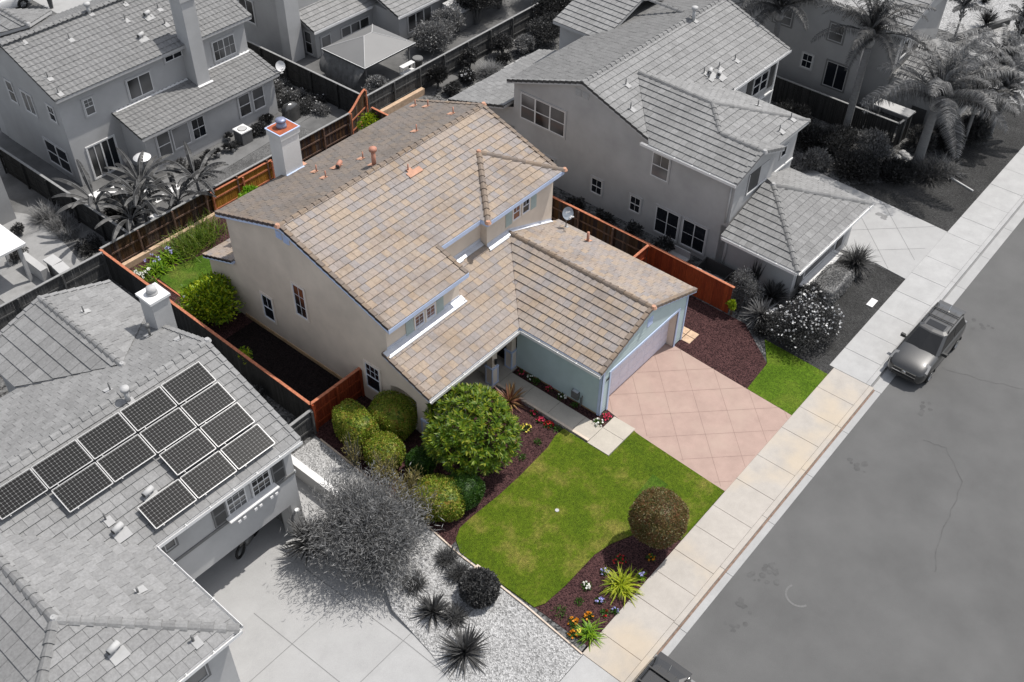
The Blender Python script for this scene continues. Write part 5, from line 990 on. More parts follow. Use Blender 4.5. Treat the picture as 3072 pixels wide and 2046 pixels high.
for x, y, rz, lb in ((-10.9, 28.5, 4, 'grey wheeled bin nearer the house in the pair behind the long grey fence'), (-10.95, 27.6, -3, 'grey wheeled bin touching the long grey fence')):
    tb = thing('trash_bin', lb, 'bin', (x, y, 0), rz, 'wheeled bins behind the long grey fence'); m1 = MB(); m1.prism([(-.25, -.3), (.25, -.3), (.25, .3), (-.25, .3)], 0, .95, 'gtrimd'); m1.build('body', tb); m1 = MB(); m1.prism([(-.32, -.38, 1.02), (.32, -.38, 1.02), (.32, .4, 1.08), (-.32, .4, 1.08)], .95, 1, 'gtrim'); m1.tube([(-.25, .42, 1.0), (.25, .42, 1.0)], .025, 'gdark'); m1.build('lid', tb)
# side yard of the right neighbour
bn = thing('garden_bench', 'pale bench against the side wall of the right neighbour below the twin windows', 'bench', (11.9, 3.0, 0)); m1 = MB(); m1.box((0, 0, .4), (.55, 1.5, .48), 'gtrim'); m1.build('seat', bn); m1 = MB(); m1.box((.5, 0, .48), (.56, 1.5, .9), 'gtrim'); m1.build('backrest', bn)
for y in (.1, 1.35): m1 = MB(); m1.box((.05, y, 0), (.5, y + .08, .4), 'gtrimd'); m1.build('leg', bn)
cf = thing('storage_box', 'dark open topped box frame in the narrow side yard of the right neighbour', 'box', (11.6, .4, 0)); m1 = MB()
for a, b in (((0, 0, 0), (.06, 1.8, .8)), ((1.2, 0, 0), (1.26, 1.8, .8)), ((0, 0, 0), (1.26, .06, .8)), ((0, 1.74, 0), (1.26, 1.8, .8))): m1.box(a, b, 'gdark')
m1.build('frame', cf); m1 = MB(); m1.box((-.02, -.02, .8), (.08, 1.82, .84), 'gtrim'); m1.build('rim', cf)
ub = MB(); ub.prism(rect(15.85, 16.55, -6.4, -6.05), 0, .06, 'gwhite'); tag(ub.build('meter_box_lid'), 'small white meter box lid set in the grey lawn by the sidewalk', 'meter lid')
for x, y, lb in ((-5.73, -1.98, 'small round sprinkler head in the middle of the front lawn'),): s_ = MB(); s_.tube([(x, y, .02), (x, y, .07)], .09, 'gtrim', 12); tag(s_.build('sprinkler'), lb, 'sprinkler')
# ================================================================== plants
def sup(t, e): return math.copysign(abs(t) ** e, t)
def clipped(name, label, cat, c, rad, mat, n=9000, leaf=.075, e=.7, rz=0, trunk=None, group=None, tilt=0, bark='barkc', core=.93):
    """clipped shrub: superellipsoid of small leaves over an inner mass of leaf faces"""
    r = np.random.default_rng(abs(hash(label)) % 99991 if False else sum(map(ord, label)))
    v = unit(r.normal(size=(n, 3)) * np.array(rad) ** -.25); s = v / (np.sum(np.abs(v) ** (2 / e), axis=1, keepdims=True) ** (e / 2))
    nn = unit(np.sign(s) * np.abs(s) ** (2 / e - 1) / np.array(rad))
    P = s * np.array(rad) * r.uniform(.94, 1.035, (n, 1)) * (1 + .03 * np.sin(v[:, :1] * 9 + v[:, 1:2] * 7))
    D = unit(nn * .55 + r.normal(size=(n, 3)) * .6); S = unit(np.cross(D, unit(r.normal(size=(n, 3)))))
    ex = MB(); rows = []
    for i in range(15):
        ph = -math.pi / 2 + math.pi * i / 14
        rows.append([(sup(math.cos(ph), e) * sup(math.cos(t), e) * rad[0] * core, sup(math.cos(ph), e) * sup(math.sin(t), e) * rad[1] * core, sup(math.sin(ph), e) * rad[2] * core) for t in np.linspace(0, 2 * math.pi, 28, endpoint=False)])
    for i in range(14):
        for j in range(28): ex.face([rows[i][j], rows[i][(j + 1) % 28], rows[i + 1][(j + 1) % 28], rows[i + 1][j]], mat)
    root = thing(name, label, cat, (c[0], c[1], 0), rz, group)
    o = quads('foliage', P, D, S, leaf * r.uniform(.7, 1.3, n), leaf * .62 * r.uniform(.7, 1.3, n), mat, root, ex); o.location = (0, 0, c[2])
    t = MB()
    if trunk is None: trunk = (.06, max(.15, c[2] - rad[2] * .8))
    t.tube([(0, 0, -.02), (.02, .01, trunk[1] * .5), (0, 0, trunk[1] + rad[2] * .3)], [trunk[0] * 1.3, trunk[0], trunk[0]], bark, 8); t.build('trunk', root, True)
    return root
def cloud(name, label, cat, c, rad, mat, n=6000, leaf=.12, wd=.5, lobes=9, trunk=.06, group=None, up=.25, seed=None, flower=None, droop=0, hollow=.55, bark='bark', stems=6, asp=1.0, spiky=0):
    """loose shrub or tree: leaves gathered in uneven lobes on forked limbs"""
    r = np.random.default_rng(seed if seed is not None else sum(map(ord, label)) + n); n = int(n * (1.9 if mat.startswith('gl') else 1.15))
    L = unit(r.normal(size=(lobes, 3))) * r.uniform(.35, .72, (lobes, 1)) * np.array(rad); L[:, 2] = np.abs(L[:, 2]) * .9 - rad[2] * .25
    ls = r.uniform(.34, .60, lobes) * min(rad[0], rad[1])
    k = r.integers(0, lobes, n); v = unit(r.normal(size=(n, 3))); rr = r.uniform(hollow ** 2, 1.0, n) ** .5 * (1 + .15 * r.normal(size=n))
    P = L[k] + v * (rr * ls[k])[:, None] * np.array([1, 1, .8])
    P[:, 2] = np.maximum(P[:, 2], -c[2] + .04)
    D = unit(v * .6 + r.normal(size=(n, 3)) * .5 + np.array([0, 0, up - droop])); S = unit(np.cross(D, unit(r.normal(size=(n, 3)))))
    root = thing(name, label, cat, (c[0], c[1], 0), 0, group)
    o = quads('foliage', P, D, S, leaf * r.uniform(.6, 1.4, n), leaf * wd * r.uniform(.7, 1.3, n), mat, root); o.location = (0, 0, c[2])
    t = MB()
    for i in range(lobes):
        a = L[i] + np.array([0, 0, c[2]]); b = np.array([r.uniform(-.05, .05), r.uniform(-.05, .05), -.02]); mid = (a + b) * .5 * np.array([.6, .6, 1.1]); t.tube([b, mid, a], [trunk, trunk * .7, trunk * .25], bark, 6, False)
    t.build('branches' if trunk < .09 else 'trunk', root, True)
    if flower:
        fm, nf, fs = flower; fb = MB(); kk = r.integers(0, lobes, nf); v = unit(r.normal(size=(nf, 3))); v[:, 2] = np.abs(v[:, 2]) * .8 + .1
        Q = L[kk] + v * (ls[kk] * 1.05)[:, None]
        for q in Q:
            s = fs * r.uniform(.6, 1.3)
            for _ in range(3):
                d = unit(r.normal(size=(1, 3)))[0]; e_ = unit(np.cross(d, r.normal(size=3))[None])[0]
                fb.face([q + d * s, q + e_ * s, q - d * s, q - e_ * s], fm)
        f = fb.build('blossom', root); f.location = (0, 0, c[2])
    return root
def tuft(name, label, cat, pos, n=60, ln=.8, wd=.04, a0=5, a1=80, bend=.5, mat='strap', group=None, base=0.0, seed=None, flower=None, stem=0, tip=0, trunkmat='bark'):
    """blades fanning from one base; angles from vertical"""
    r = np.random.default_rng(seed if seed is not None else sum(map(ord, label)) + n); mb = MB(); root = thing(name, label, cat, pos, 0, group)
    for i in range(n):
        az = r.uniform(0, 2 * math.pi); th = R_(a0 + (a1 - a0) * r.uniform(0, 1) ** .8); l = ln * r.uniform(.7, 1.1); w_ = wd * r.uniform(.7, 1.2)
        p = Vector((r.normal() * base, r.normal() * base, stem)); K = 4; side = Vector((-math.sin(az), math.cos(az), 0)); pts = []
        for k in range(K + 1):
            pts.append((p.copy(), w_ * (.6 + 1.2 * (k / K) if k < 2 else 1.25 * (1 - (k / K) ** 2) + .05)))
            t = th + bend * (k / K) * 1.3; p = p + Vector((math.cos(az) * math.sin(t), math.sin(az) * math.sin(t), math.cos(t))) * l / K
            if p.z < .02: p.z = .02
        vs = []
        for q, w2 in pts: vs += [q - side * w2 * .5, q + side * w2 * .5]
        mb.add(vs, [(2 * k, 2 * k + 1, 2 * k + 3, 2 * k + 2) for k in range(K)], mat)
    mb.build('leaves', root)
    if stem: t = MB(); t.tube([(0, 0, -.02), (0, 0, stem)], [.13, .1], trunkmat, 10); t.build('trunk', root, True)
    if flower:
        fm, nf, fs, fh = flower
        for i in range(nf):
            az = r.uniform(0, 6.28); d = r.uniform(.1, ln * .75); f = MB(); c = Vector((math.cos(az) * d, math.sin(az) * d, fh * r.uniform(.8, 1.1))); f.tube([(0, 0, .05), c], .012, 'smallgreen', 4)
            for _ in range(9):
                a = Vector(unit(r.normal(size=(1, 3)))[0]); b = a.orthogonal().normalized(); q = c + a * fs * .5; f.face([q + a * fs * .5, q + b * fs * .3, q - a * fs * .3, q - b * fs * .3], fm)
            f.build('flower', root)
    return root
def posy(label, x, y, fm, s=.2, nf=14, group=None, cat='flower', gm='smallgreen', fs=.055, z=.02):
    r = np.random.default_rng(sum(map(ord, label))); root = thing('flower_plant', label, cat, (x, y, z), 0, group); n = 90
    v = unit(r.normal(size=(n, 3))); v[:, 2] = np.abs(v[:, 2]); P = v * s * r.uniform(.2, 1, (n, 1)) * np.array([1, 1, .7]); D = unit(v + r.normal(size=(n, 3)) * .5); S = unit(np.cross(D, r.normal(size=(n, 3))))
    quads('leaves', P, D, S, .09, .05, gm, root)
    if fm:
        fb = MB(); v = unit(r.normal(size=(nf, 3))); v[:, 2] = np.abs(v[:, 2]) + .3
        for q in unit(v) * s * .95 * np.array([1, 1, .8]):
            for _ in range(3): d = unit(r.normal(size=(1, 3)))[0]; e_ = unit(np.cross(d, r.normal(size=3))[None])[0]; fb.face([q + d * fs, q + e_ * fs, q - d * fs, q - e_ * fs], fm)
        fb.build('blossom', root)
    return root
# hedges by the porch
clipped('hedge', 'tall clipped green hedge block touching the red gate fence', 'hedge', (-8.6, 7.55, .95), (.68, 1.15, .98), 'hedge', 9000, e=.55, rz=-8)
clipped('hedge', 'large domed green hedge in front of the porch arch', 'hedge', (-7.0, 6.75, .95), (.98, 1.05, .98), 'hedge', 11000, e=.72, rz=20)
clipped('hedge', 'round clipped green shrub in front of the two taller hedges', 'hedge', (-8.67, 5.63, .72), (.80, .80, .72), 'hedge', 7500, e=.7)
clipped('hedge', 'wide clipped green shrub with reddish tips at the lawn corner below the big round tree', 'hedge', (-8.95, 1.95, .76), (.95, 1.1, .74), 'hedge', 9000, e=.7, rz=35)
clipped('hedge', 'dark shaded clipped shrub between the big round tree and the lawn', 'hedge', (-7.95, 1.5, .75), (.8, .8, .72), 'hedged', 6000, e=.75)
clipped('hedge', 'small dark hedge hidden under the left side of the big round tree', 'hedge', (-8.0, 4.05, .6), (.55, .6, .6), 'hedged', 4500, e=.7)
clipped('topiary', 'bronze round ball topiary on a short trunk beside the sidewalk', 'topiary', (-4.44, -6.2, 1.85), (1.12, 1.12, 1.08), 'ball', 15000, leaf=.07, e=.86, trunk=(.07, .9), bark='bark')
# big round tree of leaf rosettes
def rosette_tree(label, c, R0, n=900, seed=3):
    r = np.random.default_rng(seed); root = thing('tree', label, 'tree', (c[0], c[1], 0)); Pn, Dn, Sn, Ln = [], [], [], []
    v = unit(r.normal(size=(n, 3))); v = v[v[:, 2] > -.55]
    bumps = unit(r.normal(size=(26, 3)))
    rad = R0 * (.74 + .26 * np.max(np.clip(v @ bumps.T - .72, 0, 1), axis=1) / .28) * r.uniform(.86, 1.03, len(v))
    cen = v * rad[:, None] * np.array([1, 1, .80])
    for q, d in zip(cen, v):
        ax = unit((d * .8 + np.array([0, 0, .7]) + r.normal(size=3) * .15)[None])[0]; u = unit(np.cross(ax, r.normal(size=3))[None])[0]; w_ = np.cross(ax, u); k = 11
        for j in range(k):
            a = 2 * math.pi * j / k * 1.618 * 2; el = r.uniform(.15, 1.0); dd = (u * math.cos(a) + w_ * math.sin(a)) * math.cos(el) + ax * math.sin(el)
            Pn.append(q); Dn.append(dd); Sn.append(np.cross(dd, ax)); Ln.append(r.uniform(.20, .34))
    inner = r.uniform(-1, 1, (2600, 3)); inner = inner[np.linalg.norm(inner, axis=1) < 1] * R0 * .82 * np.array([1, 1, .8])
    for q in inner: dd = unit(r.normal(size=(1, 3)))[0]; Pn.append(q); Dn.append(dd); Sn.append(unit(np.cross(dd, r.normal(size=3))[None])[0]); Ln.append(.3)
    Pn, Dn, Sn, Ln = map(np.array, (Pn, Dn, Sn, Ln)); o = quads('crown', Pn, Dn, unit(Sn), Ln, Ln * .27, 'rosette', root); o.location = (0, 0, c[2])
    t = MB(); t.tube([(0, 0, 0), (.05, .02, .5), (0, 0, 1.0)], [.14, .11, .10], 'barkc', 10)
    for k in range(14): a = r.uniform(0, 6.28); e_ = Vector((math.cos(a) * R0 * .62, math.sin(a) * R0 * .62, c[2] + r.uniform(-.5, 1.0))); t.tube([(0, 0, .7), e_ * .5 + Vector((0, 0, .5)), e_], [.07, .05, .02], 'barkc', 6, False)
    t.build('trunk', root, True); return root
rosette_tree('big round tree with yellow green leaf rosettes in front of the porch', (-5.9, 2.85, 1.9), 2.15, 900)
cloud('tree', 'small citrus tree with yellow green leaves by the left rear wall of the coloured house', 'tree', (-7.3, 19.3, 1.45), (1.65, 1.65, 1.2), 'lemon', 5200, leaf=.2, lobes=20, trunk=.07, bark='barkc', seed=5)
cloud('shrub', 'bright green shrub with a white blossom behind the back eave beside the chimney', 'shrub', (-.1, 25.2, 1.2), (.95, .6, .75), 'bright', 2200, leaf=.13, lobes=8, bark='barkc')
cloud('shrub', 'green shrub with reddish tips in the far rear corner of the yard', 'shrub', (10.2, 25.7, 1.2), (1.2, .8, .9), 'lemon', 2600, leaf=.13, lobes=9, bark='barkc', flower=('pinkf', 12, .03))
cloud('shrub', 'yellow green climbing plant at the street end of the bright red fence', 'shrub', (10.45, -.95, .85), (.28, .28, .95), 'lemon', 900, leaf=.1, lobes=6, trunk=.03, bark='barkc')
cloud('shrub', 'small leafy sprig growing over the dark side fence', 'shrub', (-9.1, 14.6, 1.5), (.35, .9, .4), 'lemon', 350, leaf=.12, lobes=6, trunk=.02)
# backyard bed
tuft('daisy_clump', 'clump with white daisies in the back left corner bed', 'flower', (-8.2, 24.7, 0), 160, .75, .04, 5, 60, .6, 'tallgrass', base=.3, flower=('whitef', 16, .10, .62))
for x, y, lb in ((-7.2, 24.7, 'strap leaved lily clump left of the pair by the tan block wall'), (-6.2, 25.0, 'strap leaved lily clump with lilac blooms right of the pair by the tan block wall')): tuft('lily_clump', lb, 'flower', (x, y, 0), 120, .85, .07, 10, 75, .9, 'strap', base=.25, flower=('bluef', 5, .11, .85), group='lily clumps by the block wall')
tuft('tall_grass', 'tall green grass clump behind the rear lean to roof', 'grass', (-5.0, 25.0, 0), 420, 1.2, .03, 3, 55, .5, 'tallgrass', base=.5); tuft('tall_grass', 'tall grass clump at the end of the tan block wall by the back eave', 'grass', (-3.6, 25.2, 0), 380, 1.2, .03, 3, 55, .5, 'tallgrass', base=.5)
tuft('daisy_clump', 'narrow white daisy clump beside the dark side fence', 'flower', (-8.7, 20.9, 0), 120, .6, .04, 5, 60, .6, 'tallgrass', base=.35, flower=('whitef', 7, .09, .5))
tuft('lily_clump', 'lone lilac blooming lily clump at the lawn edge before the citrus tree', 'flower', (-8.15, 20.9, 0), 40, .6, .06, 10, 75, .9, 'strap', base=.15, flower=('bluef', 3, .12, .8))
# front bed
tuft('cordyline', 'bronze cordyline with sword leaves beside the entry walk', 'plant', (-2.1, 3.8, 0), 110, 1.05, .085, 5, 92, .35, 'cordy', base=.04)
tuft('daylily', 'big lime green daylily clump in the mulch by the sidewalk', 'plant', (-7.05, -6.35, 0), 150, .95, .05, 8, 82, .9, 'lime', base=.16)
tuft('daylily', 'smaller yellow flowering daylily clump at the street corner of the mulch bed', 'plant', (-9.65, -6.65, 0), 90, .75, .045, 8, 82, .9, 'strap', base=.12, flower=('yellowf', 1, .12, .6))
tuft('lily_clump', 'small lily clump with a lilac bloom at the edge of the ball topiary shadow', 'flower', (-6.15, -6.7, 0), 26, .4, .04, 10, 75, .9, 'strap', base=.05, flower=('bluef', 1, .14, .45))
for lb, x, y, fm, s, nf in (('pink flowering plant nearest the cordyline', -1.9, 2.46, 'pinkf', .2, 10), ('pair of pink blooms beside the entry walk edging', -2.06, 1.9, 'pinkf', .22, 14), ('yellow and white flowers in the mulch near the big round tree', -2.95, 2.1, 'yellowf', .3, 16), ('red flowering plant in the mulch by the walk', -2.07, 1.06 + .35, 'red', .25, 16), ('small leafy green plant near the lawn tip by the walk', -1.98, .98, None, .22, 0), ('small green plant in the middle of the curved mulch strip', -3.2, 1.15, None, .2, 0), ('dim green seedling at the foot of the big round tree', -4.4, 1.1, None, .22, 0), ('white flowering plant at the garage corner', -.42, -.28, 'whitef', .28, 12), ('pink flowering plant between the garage corner and the driveway', .15, -.35, 'pinkf', .25, 18), ('white flowers against the siding nearest the porch', -.2, 4.05, 'whitef', .22, 8), ('white flowers in the middle of the siding bed', -.22, 2.08, 'whitef', .25, 12), ('dull pink plant in the siding bed beside the post', -.2, 4.65, 'pinkf', .18, 6), ('pink plant in the siding bed', -.18, 2.9, 'pinkf', .2, 8), ('dark green plant in the siding bed', -.18, 3.6, None, .22, 0), ('dark leafy plant under the utility meter', -.25, 1.25, None, .22, 0),
    ('round bright green cushion plant near the gravel edge', -9.64, -5.2, None, .33, 0), ('orange marigold of the middle of three', -9.66, -5.9, 'orangef', .24, 16), ('orange marigold nearest the sidewalk', -9.04, -6.2, 'orangef', .2, 14), ('orange marigold nearest the gravel yard', -10.1, -6.2, 'orangef', .2, 12), ('white flowering plant in the lower mulch bed', -8.0, -5.3, 'whitef', .24, 10), ('grey green sprig below the white flowers', -8.75, -5.5, None, .18, 0), ('lilac flowering plant above the daylilies', -8.18, -6.1, 'bluef', .2, 10), ('lilac flowering plant next to the lawn edge', -6.94, -5.45, 'bluef', .2, 10), ('reddish small plant by the daylilies', -8.5, -6.6, 'red', .18, 5), ('single lilac bloom at the sidewalk edge', -8.15, -6.85, 'bluef', .15, 5), ('red and green plant at the edge of the ball topiary shadow', -6.1, -5.6, 'red', .32, 12), ('orange flower inside the ball topiary shadow', -5.1, -6.5, 'orangef', .18, 6)): posy(lb, x, y, fm, s, nf)
# grey gravel yard
FT = dict(mat='gl2')
def feather(label, c, R0, n, mat='gl1', seed=11, mat2=None):
    r = np.random.default_rng(seed); root = thing('tree', label, 'tree', (c[0], c[1], 0)); P, D = [], []; t = MB(); nb = 130
    for b in range(nb):
        az = r.uniform(0, 6.28); el = r.uniform(-.1, 1.2); q = Vector((0, r.uniform(-.7, .9), .6)); d = Vector((math.cos(az) * math.cos(el) * .85, math.sin(az) * math.cos(el) * 1.25, math.sin(el) + .15)).normalized(); L = R0 * r.uniform(.65, 1.1); K = 12; path = [q.copy()]
        for k in range(K):
            q = q + d * L / K; d = (d + Vector(r.normal(size=3)) * .14 + Vector((0, 0, -.06))).normalized(); q.z = max(q.z, .12); path.append(q.copy())
            if k > 2:
                m_ = n // (nb * 9)
                for _ in range(m_):
                    o = Vector(r.normal(size=3)) * (.16 + .02 * k); P.append(q + o); e = (d * .8 + Vector(r.normal(size=3)) * .6 + Vector((0, 0, .2))).normalized(); D.append(e)
        t.tube(path, [max(.008, .045 * (1 - k / K)) for k in range(K + 1)], 'bark', 5, False)
    P = np.array([tuple(p) for p in P]); D = np.array([tuple(p) for p in D]); S = unit(np.cross(D, r.normal(size=D.shape)))
    quads('foliage', P, D, S, .24 * r.uniform(.6, 1.4, len(P)), .032, mat, root); t.tube([(0, 0, -.3), (0, 0, .8)], [.12, .09], 'bark', 8); t.build('trunk', root, True); return root
feather('big grey feathery tree spreading over the gravel yard and driveway', (-12.3, 2.7, 0), 2.5, 42000)
def oliveb(label, c, R0, n, seed):
    r = np.random.default_rng(seed); root = thing('shrub', label, 'shrub', (c[0], c[1], 0), group='olive feathery shrubs along the gravel edge'); k = 40; P, D = [], []
    t = MB()
    for b in range(k):
        az = r.uniform(0, 6.28); e = Vector((math.cos(az) * R0 * r.uniform(.2, 1), math.sin(az) * R0 * r.uniform(.3, 1.3), r.uniform(.8, 1.9))); t.tube([(0, 0, 0), e * .5, e], .012, 'bark', 4, False)
        for _ in range(n // k): s = r.uniform(.3, 1.05); P.append(tuple(e * s + Vector(r.normal(size=3)) * .09)); d = (e.normalized() + Vector(r.normal(size=3)) * .5).normalized(); D.append(tuple(d))
    P, D = np.array(P), np.array(D); quads('foliage', P, D, unit(np.cross(D, r.normal(size=D.shape))), .17, .03, 'olive', root); t.build('branches', root, True)
for i, (x, y, R0, n, lb) in enumerate(((-9.75, 6.5, .45, 500, 'sparse olive feathery shrub nearest the red gate fence'), (-9.6, 4.6, .6, 1700, 'olive feathery shrub beside the round clipped shrub'), (-9.65, 3.2, .75, 2600, 'dense olive feathery shrub in the middle of the gravel edge'), (-9.85, 1.9, .6, 1700, 'olive feathery shrub beside the wide clipped shrub'))): oliveb(lb, (x, y), R0, n, 20 + i)
tuft('yucca', 'dark spiky yucca between the feathery tree and the open garage', 'yucca', (-13.9, 4.9, -.4), 150, 1.25, .075, 3, 95, .25, 'gl2', base=.05, stem=.5)
tuft('yucca', 'dark spiky yucca in the middle of the gravel', 'yucca', (-12.95, -1.35, 0), 110, .95, .07, 3, 88, .2, 'gl2', base=.05)
tuft('yucca', 'biggest dark spiky yucca near the sidewalk end of the gravel', 'yucca', (-13.45, -3.5, 0), 120, 1.25, .075, 3, 90, .2, 'gl2', base=.05)
clipped('shrub', 'dark round leafy shrub touching the lawn edging in the gravel', 'shrub', (-11.1, -2.2, .5), (.74, .74, .55), 'gl2', 4500, leaf=.13, e=.95, core=.8, trunk=(.04, .2))
for x, y, l, lb in ((-10.7, -.05, .5, 'grey grass tuft highest of the row along the lawn edging'), (-10.95, -.95, .55, 'grey grass tuft just above the dark round shrub'), (-12.55, -2.15, .5, 'soft grey grass tuft between the two lower yuccas'), (-12.5, .1, .5, 'dark low tuft at the foot of the feathery tree')): tuft('grass_tuft', lb, 'grass', (x, y, 0), 260, l * 1.25, .03, 5, 80, .6, 'gl2', base=.14)
cloud('shrub', 'dark shrub in the gap behind the solar panel house chimney', 'shrub', (-10.2, 17.3, .6), (.5, 1.2, .8), 'gl4', 1800, leaf=.13, lobes=7); cloud('shrub', 'dark shrub against the side fence beside the solar panel roof', 'shrub', (-10.1, 13.2, .5), (.45, 1.1, .8), 'gl2', 1500, leaf=.13, lobes=7)
# right neighbour's front garden
cloud('rose_bush', 'large rose bush covered with pale blossoms in front of the right neighbour', 'rose bush', (11.2, -4.7, 1.05), (2.0, 1.75, 1.15), 'gl2', 11000, leaf=.10, lobes=26, flower=('gpetal', 330, .055), seed=4)
cloud('rose_bush', 'smaller rose bush with pale blossoms under the corner of the low roof', 'rose bush', (13.7, -3.7, .8), (1.0, .7, .7), 'gl2', 2600, leaf=.1, lobes=9, flower=('gpetal', 60, .07), seed=5)
clipped('hedge', 'flat topped grey box hedge under the white window sill', 'hedge', (15.6, -4.0, .5), (1.35, .72, .5), 'gl1', 7000, leaf=.07, e=.3)
tuft('cycad', 'dark cycad with stiff leaves under the white gutter corner', 'cycad', (12.6, -2.1, 0), 210, 1.15, .06, 5, 85, .15, 'gl2', base=.06, stem=.4)
tuft('cycad', 'paler cycad with stiff leaves between the grey shrub and the large rose bush', 'cycad', (10.9, -2.4, 0), 230, 1.1, .05, 5, 100, .3, 'gl3', base=.06, stem=.45)
tuft('pygmy_palm', 'shaggy pygmy palm at the corner of the pale driveway', 'palm', (18.0, -4.2, 0), 520, 1.25, .035, 5, 115, .5, 'gl2', base=.12, stem=.6)
cloud('shrub', 'tall grey fine leaved shrub at the end of the red fence', 'shrub', (11.5, -1.0, 1.4), (.85, .85, 1.5), 'gl3', 4200, leaf=.10, lobes=14, wd=.35); cloud('shrub', 'low dark shrub at the foot of the tall grey shrub', 'shrub', (10.6, -2.9, .4), (.9, .8, .6), 'gl4', 2200, leaf=.11, lobes=9)
tuft('flax_plant', 'dark column shaped plant against the side wall of the right neighbour', 'plant', (12.4, -.9, 0), 90, 2.3, .06, 0, 14, .1, 'gl4', base=.08)
for x, y, l, lb in ((11.6, 8.3, .8, 'leafy sprigs under the first small side window'), (11.8, 6.4, .9, 'leafy sprigs under the second small side window'), (11.9, 4.4, 1.0, 'tall leafy sprigs under the twin side windows'), (11.5, 10.3, 1.0, 'leafy sprigs at the far end of the side yard')): cloud('shrub', lb, 'shrub', (x, y, 1.2), (.5, .9, .8), 'gl4', 420, leaf=.15, lobes=6, trunk=.02)
# garden by the dark fence
for i, (x, y, s, h, m_, lb) in enumerate(((28.9, 5.8, 1.5, 1.0, 'gl4', 'dark shrub with tall flower spikes behind the low wing of the right neighbour'), (28.6, 2.4, 1.4, .9, 'gl2', 'dark shrub against the tall dark fence beside the leaning palm trunk'), (29.3, .2, 1.3, 1.0, 'gl3', 'paler spiky shrub in the middle of the palm garden'), (25.9, 2.4, .9, .6, 'gl3', 'soft pale grass mound by the hip roof corner'), (26.9, .0, 1.5, .6, 'gl4', 'low dark ground shrub beside the pale driveway'), (28.2, -2.0, 1.2, .5, 'gl4', 'low dark shrub below the palm garden'), (27.5, 3.6, 1.2, .8, 'gl4', 'dark leafy shrub between grass mound and fence'), (32.3, -1.7, 1.0, .8, 'gl2', 'leafy shrub at the fence return'), (33.6, -2.9, 1.2, .8, 'gl4', 'dark shrub behind the second palm'), (35.6, -3.6, 1.3, .8, 'gl2', 'shrub under the rear palm crowns'))): cloud('shrub', lb, 'shrub', (x, y, h), (s, s * .9, h), m_, 4200, leaf=.20, wd=.30, lobes=16, seed=50 + i, up=.6)
for x, y, n, l, m_, lb in ((25.4, 3.0, 420, .9, 'gl3', 'arching pale grass tussock beside the roof corner'), (29.7, -3.4, 700, 1.3, 'gl2', 'large arching dark grass tussock at the foot of the second palm'), (30.9, -4.0, 500, 1.1, 'gl3', 'arching grass tussock towards the sidewalk')): tuft('grass_tussock', lb, 'grass', (x, y, 0), n, l, .035, 3, 75, .8, m_, base=.3)
rk = MB()
for k in range(7):
    a, b, s = 30.6 + random.uniform(-.5, .5), -1.6 + random.uniform(-.6, .6), random.uniform(.15, .3); rk.grid([[(a + math.cos(t) * s * q * random.uniform(.85, 1.1), b + math.sin(t) * s * q, z) for t in np.linspace(0, 6.28, 9)] for q, z in ((1.1, 0), (1, s * .5), (.5, s * .9), (.05, s))], 'gpatch')
tag(rk.build('rock_pile'), 'pale rocks half hidden among plants at the foot of the second palm', 'rocks')
# palms
def frond_mesh(mb, L, arch, droop, seed, mat, leaf=.62, n=84):
    r = np.random.default_rng(seed); p = Vector((0, 0, 0)); th = R_(90 - arch); K = n; pts = []; s = L / K
    for k in range(K + 1):
        pts.append(p.copy()); a = th - (k / K) ** 1.4 * R_(droop); p = p + Vector((math.cos(a), 0, math.sin(a))) * s; 
    mb.tube(pts[::6] + [pts[-1]], [.035 * (1 - i / 11) + .006 for i in range(len(pts[::6]) + 1)], mat, 5, False)
    for k in range(int(K * .13), K):
        t = k / K; l = leaf * (math.sin(math.pi * (.12 + .86 * t)) ** .6) * r.uniform(.85, 1.1)
        for sd in (-1, 1):
            d = Vector((.45, sd * .8, .25 + r.normal() * .22)).normalized(); q = pts[k]; q1 = q + d * l * .5; q2 = q1 + (d + Vector((.1, 0, -.9))).normalized() * l * .55; w_ = .024
            wv = Vector((1, 0, 0)) * w_
            mb.add([q - wv * .5, q + wv * .5, q1 + wv, q1 - wv, q2], [(0, 1, 2, 3), (3, 2, 4)], mat)
def palm(label, pos, H_, L=3.6, n=16, r0=.26, r1=.17, mat='gl2', droop=95, lean=(0, 0), seed=1, leaf=.62, group=None, shaft=1.0):
    r = np.random.default_rng(seed); root = thing('palm_tree', label, 'palm tree', pos, 0, group); t = MB(); top = Vector((lean[0], lean[1], H_)); t.tube([top * k / 10 for k in range(11)], [r0 * 1.25] + [r0 + (r1 - r0) * k / 9 for k in range(10)], 'palmbark', 14); t.build('trunk', root, True)
    if shaft:
        s_ = MB(); s_.tube([top, top + Vector((0, 0, .25 * shaft)), top + Vector((0, 0, .9 * shaft))], [r1 * 1.1, r1 * 1.7, r1 * .7], 'shaft', 10)
        for k in range(9): az = k * 2.4; a = top + Vector((math.cos(az) * r1, math.sin(az) * r1, .05 + .05 * k)); s_.tube([a, a + Vector((math.cos(az) * .22, math.sin(az) * .22, .32))], [.07, .02], 'shaft', 5)
        s_.build('boots', root, True)
    base = []
    for k in range(3):
        m1 = MB(); frond_mesh(m1, L, 15, droop, seed * 10 + k, mat, leaf); o = m1.build('frond', root); base.append(o)
    crown = top + Vector((0, 0, .75 * shaft))
    for i in range(n):
        o = base[i] if i < 3 else base[i % 3].copy()
        if i >= 3: COL.objects.link(o); o.parent = root
        o.location = crown; el = -R_(5 + 75 * ((i / n) ** .9)) * -1; o.rotation_euler = (r.normal() * .15, -R_(12) + R_(88) * (i / n) - R_(20), i * 2.39996 + r.normal() * .2); o.scale = [r.uniform(.85, 1.08)] * 3
    return root
